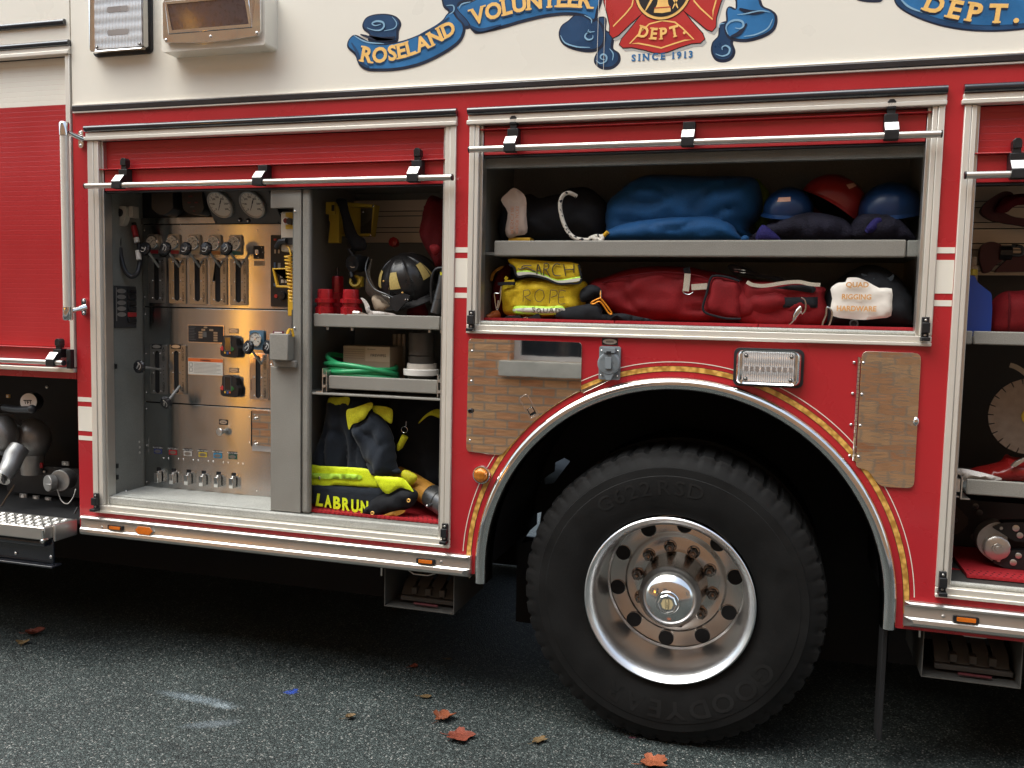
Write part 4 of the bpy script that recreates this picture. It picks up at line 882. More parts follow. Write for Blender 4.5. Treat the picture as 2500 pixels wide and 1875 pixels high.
# crest: flared red cross round a black disc
cx, cz = u(1400 + 606 / 2.765, -60 / 2.765); k = .000548
ck = node('painted_crest', T, (cx, 0, cz - 350 * k))
q = lambda l, r=0: [(cx + k * (a * math.cos(R_(r)) - b * math.sin(R_(r))), cz + k * (a * math.sin(R_(r)) + b * math.cos(R_(r)))) for a, b in l]
arm = [(-120, -120), (-180, -195), (-248, -272), (-262, -305), (-238, -326), (-185, -326), (-110, -345), (-40, -368), (0, -372), (40, -368), (110, -345), (185, -326), (238, -326), (262, -305), (248, -272), (180, -195), (120, -120), (60, -100), (-60, -100)]
mb = MB()
for r in (0, 90, 180, 270):
    P = q(arm, r); sh = [(a + 14 * k, b - 22 * k) for a, b in P]
    mb.plate(sh, -.0006, .001, 3); mb.plate(inset(P, -.003), -.0012, .001, 4); mb.plate(P, -.0018, .001, 0)
    cxx, czz = q([(0, -238)], r)[0]; Y_ = [(cxx + (a - cxx) * .80, czz + (b - czz) * .78) for a, b in q([(-100, -175), (-160, -225), (-252, -322), (-180, -330), (-100, -350), (0, -378), (100, -350), (180, -330), (252, -322), (160, -225), (100, -175), (0, -155)], r)]
    mb.plate([Y_, inset(Y_, .0048)[::-1]], -.0024, .001, 1)
mb.plate(circ(cx, cz, 176 * k, 60), -.0030, .001, 4); mb.plate(circ(cx, cz, 172 * k, 60), -.0036, .001, 1); mb.plate(circ(cx, cz, 156 * k, 60), -.0042, .001, 2)
curved(mb, 'DEPT.', q([(-150, -262), (-80, -282), (0, -290), (80, -282), (148, -264)]), 66 * k, -.0050, 1, wide=.92)
mb.plate(q([(-38, 20), (-28, -40), (-34, -80), (-50, -110), (-52, -128), (0, -134), (52, -128), (50, -110), (34, -80), (28, -40), (38, 20)]), -.0048, .001, 1)
mb.plate(q([(-52, -98), (52, -98), (50, -104), (-50, -104)]), -.0052, .001, 5)
stroke(mb, q([(-105, -112), (-70, -50), (-40, 10)]), .008, -.0046, 1); stroke(mb, q([(95, -112), (70, -60), (45, 0)]), .007, -.0046, 1)
for t in (0, .3, .6): stroke(mb, q([(70 - 30 * t, -60 + 60 * t), (92 - 30 * t, -48 + 60 * t), (112 - 30 * t, -40 + 60 * t)]), .005, -.0047, 1)
stroke(mb, q([(62, -112), (92, -50), (120, -20)]), .006, -.0046, 1)
for a, b in ((-265, 30), (-265, 55)): stroke(mb, q([(a - 30, b), (a, b + 3), (a + 40, b + 2)]), .007, -.0050, 1)
mb.build('crest_paint', ['pred', 'pgold', 'pblk', 'pshade', 'pblk', 'pred'], ck, smooth=0)
mb = MB(); base = zp([(392, 413), (520, 405), (660, 397), (804, 387)], 2.765, 1400, 0)
curved(mb, 'SINCE 1913', [(a + .0016, b - .0016) for a, b in base], .0215, -.0008, 0, .03); mb.build('lettering_shadow', ['pshade', 'pblue'], T, smooth=0); mb = MB(); curved(mb, 'SINCE 1913', base, .0215, -.0014, 1, .03)
mb.build('since_lettering', ['pshade', 'pblue'], T, smooth=0)
# second lettering at the right
Z4 = lambda l: zp(l, 3.687, 1900, 0)
P = spline(Z4([(1040, -90), (1048, -20), (1080, 45), (1180, 115), (1330, 180), (1500, 230), (1700, 262), (1900, 272), (2080, 265), (2250, 245), (2420, 200), (2600, 100), (2650, -90)]), 5)
mb = MB(); mb.plate(inset(P, -.003, (0, -.002)), -.0008, .001, 0); mb.plate(P, -.0014, .001, 2); mb.plate(inset(P, .008, (.004, .006)), -.002, .001, 1)
stroke(mb, Z4([(1090, -20), (1170, 60), (1300, 115)]), .006, -.0026, 3)
curved(mb, 'DEPT.', Z4([(1298, 85), (1400, 118), (1500, 148), (1620, 172), (1760, 192), (1900, 202), (2030, 204), (2165, 198)]), .052, -.0034, 4, shadow=0, h1=.055, wide=1.05)
mb.build('painted_oval', ['pnavy', 'pblue', 'pmid', 'plight', 'pgold'], T, smooth=0)
# panel joint cover
(jx0, jz0), (jx1, _) = u(1457, 185), u(1474, 185)
mb = MB(); mb.plate([rect(jx0, jx1, jz0, 2.8), rect(jx0 + .0012, jx1 - .0012, jz0 + .0012, 2.7988)], -.0062, -.0056); mb.build('joint_outline', 'cream', T, smooth=0)
# ------------------------------------------------------------------ pump operator's panel
PY = .25
x00, x11 = -2.722, -1.854
za = u(500, 548, PY)[1]; zb_ = u(500, 752, PY)[1]; zc = u(500, 989, PY)[1]; zd = .722
pp = node('pump_panel', T, (-2.3, PY, zd))
for z0, z1 in ((zb_ + .002, za), (zc + .002, zb_ - .003), (zd, zc - .003)):
    mb = MB(); mb.box(x00, x11, PY, PY + .008, z0, z1); mb.build('steel_sheet', 'steel', pp, smooth=0, bevel=.001)
mb = MB(); mb.box(x00, x11, PY + .0095, PY + .012, zd, 2.05); mb.build('backing_sheet', 'dark', T, smooth=0)
def PP(px, py, d=0.0): x, z = u(px, py, PY - d); return (x, PY - d, z)
K = 1.572e-3          # metres per photo pixel on this panel
def rivet(px, py, r=.0045, mt='chrome', par=None):
    mb = MB(); c = PP(px, py); mb.ell((c[0], PY, c[2]), (r, r * .6, r), 12, 6); mb.build('panel_screw', mt, par or pp)
for px, py in ((352, 562), (353, 725), (354, 767), (356, 863), (357, 958), (357, 998), (358, 1087), (358, 1176), (533, 562), (628, 562), (627, 1199), (441, 549), (440, 562)): rivet(px, py, .0038)
# upper gauge board, leaning out at the top
mb = MB(); mb.box(x00, x11, PY - .006, PY + .006, za + .004, za + .03, 0); mb.box(x00, x11, PY + .004, PY + .008, za + .0305, 2.06, 1); mb.build('upper_sheet', ['steel', 'plastic'], T, smooth=0)
gx0, gz0 = u(527, 546, PY - .02); gx1 = u(683, 546, PY - .02)[0]; gz1 = u(600, 455, PY - .02)[1] + .03
ub = node('gauge_board', T, ((gx0 + gx1) / 2, PY - .02, gz0))
TA = R_(18); tilt = lambda x, d, h: (x, PY - .02 - h * math.sin(TA) - d * math.cos(TA), gz0 + h * math.cos(TA) - d * math.sin(TA))
def tilted(mb, s=0): mb.v = mb.v[:s] + [tilt(x, -y, z) for x, y, z in mb.v[s:]]
mb = MB(); mb.plate([(gx0 - .0, 0), (gx1 + .02, 0), (gx1 - .03, .15), (gx0 - .04, .15)], -.004, .004); tilted(mb); mb.build('board_plate', mat('grey_board', (.085, .09, .095), .5), ub, bevel=.001)
M['dial'] = mat('gauge_dial', (.66, .64, .58), .35, var=.04); M['ink'] = mat('printed_ink', (.02, .02, .022), .5)
def dial(mb, c, R, fnv, marks=11, needle=50, nums=None, half=True):
    # rim, face, ticks, numerals, needle; fnv maps (a, d, b) in the gauge's own plane to the world
    n = 40
    pr = [(0, R * 1.08), (R * .28, R * 1.08), (R * .34, R * 1.02), (R * .32, R * .93)]
    V = [fnv(r * math.cos(2 * math.pi * j / n), d, r * math.sin(2 * math.pi * j / n)) for d, r in pr for j in range(n)]
    mb.add(V, [(i * n + j, i * n + (j + 1) % n, (i + 1) * n + (j + 1) % n, (i + 1) * n + j) for i in range(3) for j in range(n)], 0)
    mb.add([fnv(R * .94 * math.cos(2 * math.pi * j / n), R * .26, R * .94 * math.sin(2 * math.pi * j / n)) for j in range(n)], [tuple(range(n))], 1)
    for i in range(marks):
        a = R_(215 - 250 * i / (marks - 1)); L = .16 if i % 2 == 0 else .09
        ca, sa = math.cos(a), math.sin(a); w = R * .018
        P = [(R * .88, -w), (R * .88, w), (R * (.88 - L), w), (R * (.88 - L), -w)]
        mb.add([fnv(p * ca - s_ * sa, R * .268, p * sa + s_ * ca) for p, s_ in P], [(0, 1, 2, 3)], 2)
        if nums and i % 2 == 0:
            t = nums[min(i // 2, len(nums) - 1)]; hh = R * .15; V, F, w_ = textmesh(t, .02)
            mb.add([fnv(R * .58 * ca + (p - w_ / 2) * hh, R * .268, R * .60 * sa + (b - .5) * hh) for p, b in V], F, 2)
    a = R_(needle); ca, sa = math.cos(a), math.sin(a)
    for P in ([(R * .62, 0), (R * .3, R * .05), (-R * .55, R * .014), (-R * .55, -R * .014), (R * .3, -R * .05)],):
        mb.add([fnv(p * ca - s_ * sa, R * .285, p * sa + s_ * ca) for p, s_ in P], [tuple(range(5))], 2)
    m_ = 12; mb.add([fnv(R * .07 * math.cos(2 * math.pi * j / m_), R * .29, R * .07 * math.sin(2 * math.pi * j / m_)) for j in range(m_)], [tuple(range(m_))], 0)
for px in (543, 621):
    x, z = u(px, 500, PY - .045); h = (z - gz0) / math.cos(TA) + .004; R = .0535
    mb = MB(); fn = lambda a, d, b, x=x, h=h: tilt(x + a + b * -.22, d + .004, h + b)
    dial(mb, None, R, fn, 13, 55, ['0', '100', '200', '300', '400', '500', '600'])
    mb.build('master_gauge', ['pump', 'dial', 'ink'], ub)
for px, py in ((586, 536), (606, 537), (526, 541), (678, 542)):
    x, z = u(px, py, PY - .03); mb = MB(); big = px in (586, 606); mb.ell(tilt(x, .004, (z - gz0)), (.011, .008, .011) if big else (.004, .003, .004), 12, 6, 0)
    if big: mb.ell(tilt(x, .012, (z - gz0)), (.005, .004, .005), 10, 6, 1)
    mb.build('test_port' if big else 'panel_screw', ['plastic', 'chrome'], ub)
x, z = u(407, 500, PY - .06); mb = MB(); mb.plate([(x - .055, z + .08)] + [(x - .055 + .0 + .11 * i / 8, z - .02 - .028 * math.sin(math.pi * i / 8)) for i in range(9)] + [(x + .055, z + .08)], PY - .09, PY - .01); mb.build('panel_speaker', 'plastic', T, bevel=.006)
x, z = u(478, 497, PY - .06); mb = MB(); o = roundpoly([(x - .06, z + .08), (x - .05, z - .028), (x - .02, z - .046), (x + .03, z - .05), (x + .055, z - .03), (x + .04, z + .08)], .02); mb.plate(o, PY - .08, PY - .01); 
for w, hh, dx, dz, mm in ((.02, .006, -.012, .028, 1), (.016, .006, -.018, .002, 1), (.016, .006, .018, .002, 1), (.02, .004, -.002, -.016, 2), (.012, .005, .006, -.034, 1)): mb.box(x + dx - w / 2, x + dx + w / 2, PY - .0815, PY - .0801, z + dz - hh / 2, z + dz + hh / 2, mm)
mb.build('governor_display', ['plastic', mat('dim_red_print', (.12, .012, .018), .5), mat('dim_grey_print', (.10, .12, .13), .5)], T, bevel=.003)

M['slotplate'] = mat('slot_plate', (.33, .325, .31), .34, .9, var=.04, scale=30, rvar=.02)
M['knob'] = mat('knob_plastic', (.014, .015, .018), .3, var=.15, coat=.3)
def lever_knob(px, py, d, tail, par, face=(0, -1, .15), arrow=0.0):
    c = Vector(PP(px, py, d)); ax = Vector(face).normalized(); n = 40
    mb = MB(); mb.lathe([(-.012, .010), (-.010, .024), (-.004, .0295), (.006, .0295), (.011, .0245), (.0125, .0)], c, ax, n, 0, lambda i, j: -.0022 if (i in (1, 2, 3, 4) and j % 5 == 0) else 0)
    up = Vector((0, 0, 1)); a = up.cross(ax).normalized() * -1; b = ax.cross(a) * -1
    if a.x < 0: a = -a
    b = Vector((0, 0, 1)) - ax * ax.z; b.normalize()
    f = lambda p, q: tuple(c + ax * .0130 + a * (p * math.cos(arrow) - q * math.sin(arrow)) + b * (p * math.sin(arrow) + q * math.cos(arrow)))
    n2 = 14; r0, r1 = .0145, .0165; V = [f(r * math.cos(R_(20 - 140 * i / n2)), r * math.sin(R_(20 - 140 * i / n2))) for r in (r0, r1) for i in range(n2 + 1)]
    mb.add(V, [(i, i + 1, n2 + 2 + i, n2 + 1 + i) for i in range(n2)], 1)
    t = R_(20); e = [(r0 - .003, 0), (r1 + .003, 0), ((r0 + r1) / 2, .006)]; mb.add([f(p * math.cos(t) - q * math.sin(t), p * math.sin(t) + q * math.cos(t)) for p, q in e], [(0, 1, 2)], 1)
    mb.text('LOCK', lambda p, q: f((p - 1.5) * .0062, -.003 + q * .0062), 1, .02)
    mb.build('knob', ['knob', 'white'], par)
    mb = MB(); mb.tube([c - ax * .006, PP(*tail, .004)], .0056, 10); mb.build('rod', 'pump', par)
def slot_plate(px0, px1, py0, py1, sx0, sx1, sy0, sy1, par, text='side', chrome=False):
    (a0, c1), (a1, c0) = u(px0, py0, PY), u(px1, py1, PY); (s0, t1), (s1, t0) = u(sx0, sy0, PY), u(sx1, sy1, PY)
    mb = MB(); r = (s1 - s0) / 2 * .98
    mb.plate([rrect(a0, a1, c0, c1, .006), rrect(s0, s1, t0, t1, r)], PY - .005, PY - .0005, 0)
    wx = s1 + (a1 - s1) * .12; mb.box(s1 + .011, a1 - .004, PY - .0065, PY - .0052, c0 + .006, c1 - .004, 1)
    mb.box(s0 - .001, s1 + .001, PY - .0003, PY + .0001, t0 - .001, t1 + .001, 3)
    xm = (s1 + .011 + a1 - .004) / 2; hh = .0105
    for s, zc_ in (('CLOSED', c1 - (c1 - c0) * .20), ('OPEN', c0 + (c1 - c0) * .16)):
        w = textmesh(s, .02)[2] * hh; mb.text(s, lambda p, q, zc_=zc_, w=w: (xm + (q - .5) * hh, PY - .0069, zc_ + w / 2 - p * hh), 2, .02)
    for i in range(4): zz_ = c1 - (c1 - c0) * (.43 + i * .085); mb.plate(circ(xm, zz_, .0022, 8), PY - .0070, PY - .0066, 2)
    for s_, zz_ in ((1, c1 - .012), (-1, c0 + .012)): mb.plate([(xm - .003, zz_ - s_ * .004), (xm + .003, zz_ - s_ * .004), (xm, zz_ + s_ * .005)] if s_ > 0 else [(xm + .003, zz_ + .004), (xm - .003, zz_ + .004), (xm, zz_ - .005)], PY - .0070, PY - .0066, 2)
    x_ = a0 + .008; w = (c1 - c0) * .55; mb.text('DISCHARGE', lambda p, q: (x_ + (q - .5) * .006, PY - .0053, c0 + (c1 - c0) * .2 + p * .0062), 2, .0)
    for xx in (s0 - .006, s1 + .006):
        for t in (.05, .48, .94): mb.ell((xx, PY - .0052, t0 + (t1 - t0) * t), (.0034, .0025, .0034), 10, 5, 4)
    mb.build('slot_plate', ['chrome' if chrome else 'slotplate', 'slotplate', 'ink', 'dark', 'chrome'], par, bevel=.0006)
dx = 50.0
for i in range(5):
    k = i * dx; nd = node('discharge_lever', T, PP(380 + k, 740))
    slot_plate(363 + k, 406 + k, 628 + i * .8, 740 + i * 1.5, 376.5 + k, 390 + k, 632 + i * .8, 733 + i * 1.5, nd)
    c = PP(376 + k, 592 + i * .6)
    mb = MB(); w = .031; mb.plate(rrect(c[0] - w * .9, c[0] + w * 1.05, c[2] - .050, c[2] + .036, .012), PY - .010, PY - .0004, 3)
    mb.plate(rrect(c[0] - .028, c[0] + .03, c[2] - .05, c[2] - .034, .003), PY - .0115, PY - .0102, 4)
    fn = lambda a, d, b, c=c: (c[0] + a, PY - .010 - d, c[2] + b)
    dial(mb, None, .0285, fn, 9, 48, ['0', '100', '200', '300', '400'])
    mb.build('line_gauge', ['chrome', 'dial', 'ink', 'slotplate', [mat('tag_red', (.3, .02, .03), .4), mat('tag_tan', (.5, .38, .25), .4), mat('tag_orange', (.5, .2, .06), .4), mat('tag_brown', (.25, .13, .06), .4), mat('tag_green', (.03, .12, .10), .4)][(0, 0, 1, 2, 4)[i]]], nd)
    lever_knob(354.5 + k * .995, 607.5, .095, (387 + k, 651), nd, arrow=(-.3, 1.2, -.3, -.2, .7)[i], face=(-.15, -1, .2))
# two lower levers and the one at the right
for (a, kx, ky, d, tl) in ((368, 341, 895, .11, (390, 902)), (415, 406, 983, .10, (439, 942))):
    nd = node('intake_lever', T, PP(a + 20, 960)); slot_plate(a, a + 42, 841, 963, a + 11, a + 23.5, 856, 960, nd)
    mb = MB(); x, z = u(a + 17, 846, PY); mb.box(x - .026, x + .026, PY - .0075, PY - .0062, z - .010, z + .010); mb.plate(oval(x, z, .022, .0075), PY - .0086, PY - .0077, 1); mb.build('name_plate', ['ink', 'alub'], nd)
    lever_knob(kx, ky, d, tl, nd, face=(-.05, -1, .1) if a == 368 else (-.15, -1, -.35), arrow=1.0)
nd = node('tank_lever', T, PP(634, 970)); slot_plate(611, 657, 862, 977, 625.5, 637.5, 868, 972, nd, chrome=True)
c = PP(629, 828); mb = MB(); mb.plate(rrect(c[0] - .034, c[0] + .036, c[2] - .045, c[2] + .038, .008), PY - .010, PY - .0004, 3); fn = lambda a, d, b: (c[0] + a, PY - .010 - d, c[2] + b); dial(mb, None, .0285, fn, 9, 45, ['0', '100', '200', '300', '400']); mb.build('line_gauge', ['chrome', 'dial', 'ink', mat('tag_blue', (.10, .22, .33), .4)], nd)
lever_knob(607, 848, .09, (638, 888), nd, arrow=.6, face=(-.3, -1, .2))
nd = node('relief_lever', T, PP(668, 900)); lever_knob(655, 848, .06, (672, 890), nd, arrow=1.0, face=(-.3, -1, .2))
# ignition plate
c = PP(632, 616); nd = node('ignition_switch', T, c); mb = MB(); mb.box(c[0] - .024, c[0] + .024, PY - .004, PY - .0004, c[2] - .028, c[2] + .027, 0); mb.lathe([(0, .012), (.012, .011), (.013, 0)], (c[0], PY - .004, c[2]), (0, -1, 0), 24, 1); mb.box(c[0] - .0025, c[0] + .0025, PY - .026, PY - .017, c[2] - .009, c[2] + .009, 1)
for p, q in ((.016, .02), (0, -.022), (.023, 0)): mb.ell((c[0] + p, PY - .0045, c[2] + q), (.003, .003, .003), 8, 5, 1)
mb.build('switch_plate', ['plastic', 'chrome'], nd); c = PP(633, 643); mb = MB(); mb.box(c[0] - .024, c[0] + .024, PY - .003, PY - .0004, c[2] - .011, c[2] + .011, 0)
for q in (-.006, -.002, .002, .006): mb.box(c[0] - .019, c[0] + .019, PY - .0036, PY - .0031, c[2] + q - .0007, c[2] + q + .0007, 1)
mb.build('instruction_plate', ['slotplate', 'ink'], nd)
# nozzle-remote board and radio panel at the right
(a0, c1), (a1, c0) = u(662, 574, PY - .002), u(724, 750, PY - .002); nd = node('monitor_control', T, ((a0 + a1) / 2, PY, c0))
mb = MB(); mb.plate(rrect(a0, a1, c0, c1, .006), PY - .006, PY - .0004, 0)
for px, py, w, h, m in ((672, 614, 5, 10, 1), (681, 614, 5, 10, 1), (671, 648, 5, 16, 2), (682, 650, 8, 18, 3), (671, 695, 6, 8, 2), (672, 585, 8, 5, 4)):
    x, z = u(px, py, PY - .006); mb.box(x - w * K / 2, x + w * K / 2, PY - .0078, PY - .0062, z - h * K / 2, z + h * K / 2, m)
x, z = u(674.5, 723, PY - .006); mb.plate(circ(x, z, .0075, 20), PY - .011, PY - .006, 4)
x, z = u(690, 722, PY - .006); mb.lathe([(0, .019), (.012, .017), (.013, 0)], (x, PY - .006, z), (0, -1, 0), 28, 0)
mb.build('control_plate', ['plastic', 'slotplate', mat('blue_print', (.10, .17, .30), .5), mat('grey_keys', (.30, .29, .27), .5), mat('red_button', (.45, .03, .03), .3)], nd, bevel=.0008)
# small plates and labels
def oval_plate(px, py, w, h, par=None, cols=('ink', 'alub'), name='name_plate', d=.002):
    x, z = u(px, py, PY); mb = MB(); w *= K / 2; h *= K / 2; mb.box(x - w, x + w, PY - d, PY - .0003, z - h, z + h, 0); mb.plate(oval(x, z, w * .86, h * .72), PY - d - .001, PY - d - .0001, 1); mb.box(x - w * .5, x + w * .5, PY - d - .0014, PY - d - .0011, z - h * .1, z + h * .1, 0); return mb.build(name, list(cols), par or pp)
for px, py in ((571, 808), (571.5, 904)): oval_plate(px, py, 30, 14, cols=('slotplate', 'alub'))
oval_plate(546, 1030.5, 28, 15)
(a0, c1), (a1, c0) = u(461, 794, PY), u(546, 837, PY); mb = MB(); mb.box(a0 - .003, a1 + .003, PY - .003, PY - .0003, c0 - .003, c1 + .003, 2); mb.box(a0, a1, PY - .0042, PY - .0031, c0, c1, 0)
for i in range(9): zz_ = c1 - .007 - i * .0068; mb.box(a0 + .004, a0 + .004 + (.028 if i % 4 else .036), PY - .0047, PY - .0043, zz_ - .0012, zz_ + .0006, 3)
for cx_, n_ in ((.30, 3), (.73, 4)):
    for i in range(n_): xx = a0 + (a1 - a0) * cx_; zz_ = c1 - .026 - i * .0108; mb.box(xx, xx + .020, PY - .0047, PY - .0043, zz_ - .0082, zz_, 1)
mb.box(a0 + .068, a0 + .087, PY - .0047, PY - .0043, c1 - .0225, c1 - .014, 1); mb.box(a0 + .108, a0 + .128, PY - .0047, PY - .0043, c1 - .0225, c1 - .014, 1); mb.box(a0 + .074, a0 + .094, PY - .0047, PY - .0043, c1 - .05, c1 - .026, 3); mb.plate(oval((a0 + a1) / 2, c1 - .007, .010, .0042), PY - .0047, PY - .0043, 1)
mb.build('pump_rating_plate', ['ink', 'slotplate', 'chrome', mat('grey_print', (.12, .12, .12), .5)], pp)
(a0, c1), (a1, c0) = u(461, 874, PY), u(545, 917, PY); mb = MB(); mb.box(a0 - .003, a1 + .003, PY - .003, PY - .0003, c0 - .003, c1 + .003, 2); mb.box(a0, a1, PY - .0042, PY - .0031, c0, c1 - .0145, 0); mb.box(a0, a1, PY - .0042, PY - .0031, c1 - .0143, c1, 1)
mb.label('WARNING', (a0 + a1) / 2, c1 - .0072, .0075, PY - .0047, 3, .03)
for i in range(8): zz_ = c1 - .021 - i * .0058; mb.box(a0 + .028, a1 - (.010 if i % 3 else .03), PY - .0047, PY - .0043, zz_ - .0010, zz_ + .0006, 4)
for zz_ in (c1 - .0285, c1 - .0505): mb.plate([rrect(a0 + .004, a0 + .023, zz_ - .009, zz_ + .009, .002), rrect(a0 + .007, a0 + .020, zz_ - .006, zz_ + .006, .001)], PY - .0047, PY - .0043, 4)
mb.build('warning_plate', ['dial', mat('warning_orange', (.75, .16, .04), .45), 'chrome', 'ink', mat('mid_grey_print', (.30, .29, .27), .5)], pp)
M['dred'] = mat('red_key', (.55, .05, .05), .35); M['dgreen'] = mat('green_key', (.02, .12, .03), .35); M['dyel'] = mat('yellow_key', (.75, .45, .05), .35); M['dblue'] = mat('blue_key', (.03, .10, .32), .35); M['dorg'] = mat('orange_key', (.6, .13, .04), .35)
for py in (846, 942):
    c = PP(568, py - 846 + 845.5); nd = node('flow_display', T, c); s = K
    o = [(-22, 26), (-14, 30), (10, 30), (24, 24), (24, 4), (30, -4), (28, -26), (22, -31), (-18, -29), (-27, -24), (-27, -4), (-22, 2)]
    mb = MB(); mb.plate(roundpoly([(c[0] + a * s, c[2] + b * s) for a, b in o], .006), PY - .028, PY - .0004, 0); mb.build('display_case', 'plastic', nd, bevel=.004)
    mb = MB(); X = lambda a: c[0] + a * s; Z = lambda b: c[2] + b * s
    mb.plate([rrect(X(-15), X(8), Z(-13), Z(27), .003), rrect(X(-13), X(6), Z(-11), Z(25), .002)], PY - .030, PY - .0282, 0); mb.plate(rrect(X(-13), X(6), Z(-11), Z(25), .002), PY - .0287, PY - .0281, 1); mb.build('screen', [mat('screen_rim', (.07, .075, .08), .4), mat('dark_screen', (.02, .018, .018), .12, spec=.6)], nd)
    for P, m in (([(-28, -5), (-20, 2), (-17, -3), (-17, -10), (-20, -13), (-26, -9)], 'dred'), ([(9, 1), (17, -5), (17, -8), (10, -14), (8, -10)], 'dgreen'), ([(-14, -15), (-9, -15), (-9, -20), (-14, -20)], 'dyel'), ([(-6, -15), (-1, -15), (-1, -22), (-6, -22)], 'dblue'), ([(1, -15), (6, -15), (6, -20), (1, -20)], 'dorg')):
        mb = MB(); mb.plate([(X(a), Z(b)) for a, b in P[::-1]], PY - .0305, PY - .0282); mb.build('key', m, nd, bevel=.0008)
# primer knob, door with mirror-bright reflection plate, six drain valves
c = PP(537, 1054, .03); mb = MB(); mb.lathe([(-.03, .008), (-.008, .008), (-.004, .016), (.004, .017), (.008, .014), (.009, 0)], c, (-.2, -1, .05), 28); mb.build('pull_knob', 'alub', T)
(a0, c1), (a1, c0) = u(617, 1000, PY), u(700, 1106, PY); nd = node('small_door', T, (a0, PY, c0)); mb = MB(); mb.plate(rrect(a0, a1, c0, c1, .004), PY - .006, PY - .0004); mb.build('door_skin', 'mirror', nd, bevel=.001)
mb = MB(); mb.cyl((a0 - .002, PY - .006, c0 + .02), (a0 - .002, PY - .006, c1 - .006), .0028, n=8); mb.build('hinge', 'dark', nd)
for py in (1019, 1082):
    c = PP(620, py, .012); mb = MB(); mb.plate([(c[0] - .004, c[2] - .012), (c[0] + .006, c[2] - .004), (c[0] + .004, c[2] + .012), (c[0] - .005, c[2] + .004)], PY - .014, PY - .006); mb.ell((c[0] + .008, PY - .012, c[2] - .004), (.007, .006, .006), 12, 8); mb.build('wing_catch', 'chrome', nd, bevel=.001)
    rivet(609, py - 1, .004)
for i, cc in enumerate(((.045, .06, .20), (.42, .03, .04), (.62, .60, .57), (.62, .47, .06), (.03, .27, .50), (.03, .11, .085))):
    px, py = 386 + 36.5 * i, 1098.5 + 2.65 * i; nd = node('drain_valve', T, PP(px, py + 68))
    x, z = u(px, py, PY); mb = MB(); w, h = .0205, .0165
    mb.box(x - w, x + w, PY - .0025, PY - .0003, z + .005, z + h, 0); mb.box(x - w, x + w, PY - .0025, PY - .0003, z - h, z + .0048, 1); mb.plate(oval(x, z - .006, .017, .0075), PY - .0034, PY - .0026, 2); mb.label('PULL TO OPEN', x, z + .0108, .0052, PY - .0030, 3, .02)
    mb.build('drain_plate', ['ink', mat('drain_tag', cc, .4), 'slotplate', 'white'], nd)
    rivet(px + 13, py + 19.5, .0042, par=nd); rivet(px + 25, py + 20.5, .0042, par=nd)
    x, z = u(px + 2, py + 49, PY); mb = MB(); mb.plate(rrect(x - .011, x + .011, z - .012, z + .012, .003), PY - .0015, PY - .0002); mb.build('slot', 'dark', nd)
    x, z = u(px - 4.5, py + 68, PY - .03); mb = MB(); mb.box(x - .0095, x + .0095, PY - .034, PY - .004, z - .023, z + .023); mb.box(x - .006, x + .006, PY - .024, PY + .004, z + .0232, z + .030); mb.build('drain_handle', 'chrome', nd, bevel=.0015)

# side wall of the panel bay
SX = -2.7275

(y0, z1), (y1, z0) = us(272, 697, SX), us(330, 800, SX)
y0, y1 = max(y0, .07), min(y1, .235); nd = node('switch_bank', T, (SX, y0, z0))
mb = MB(); mb.box(SX, SX + .008, y0, y1, z0, z1); mb.build('bank_plate', mat('bank_grey', (.035, .037, .04), .45), nd, bevel=.002)
for i in range(6):
    zz_ = z1 - .022 - i * (z1 - z0 - .03) / 6
    if i < 5:
        V, n_ = [], 20; mb = MB()
        mb.add([(SX + .0092, y0 + (y1 - y0) * .29 + .028 * math.cos(2 * math.pi * j / n_), zz_ + .010 * math.sin(2 * math.pi * j / n_)) for j in range(n_)], [tuple(range(n_))]); mb.build('switch_tag', 'pump', nd)
    mb = MB(); mb.box(SX + .0081, SX + .017, y0 + (y1 - y0) * .56, y1 - .008, zz_ - .010, zz_ + .0095); mb.build('rocker', 'doorred' if i == 4 else 'plastic', nd, bevel=.002)
mb = MB(); mb.box(SX + .0082, SX + .0095, y0 + .006, y0 + .009, z0 + .03, z1 - .008); mb.build('bank_trim', 'pump', nd)
for px, py in ((275, 895), (277, 1139), (277, 1167)):
    y, z = us(px, py, SX); mb = MB(); mb.box(SX, SX + .004, max(.07, y) , max(.07, y) + .012, z - .010, z + .010); mb.build('door_stop', 'plastic', T)
for px, py in ((340, 1079), (341, 1092), (341, 1105)):
    y, z = us(px, py, SX); mb = MB(); mb.ell((SX, min(y, .235), z), (.003, .006, .006), 10, 6); mb.build('screw', 'alub', T)
c = ug(308, 1203, .7205); mb = MB(); mb.lathe([(0, .028), (.003, .027), (.004, 0)], (c[0], c[1], .7202), (0, 0, 1), 24); mb.ell((c[0], c[1], .726), (.006, .006, .006), 10, 6, 1); mb.build('floor_drain', ['greylt', 'chrome'], T)
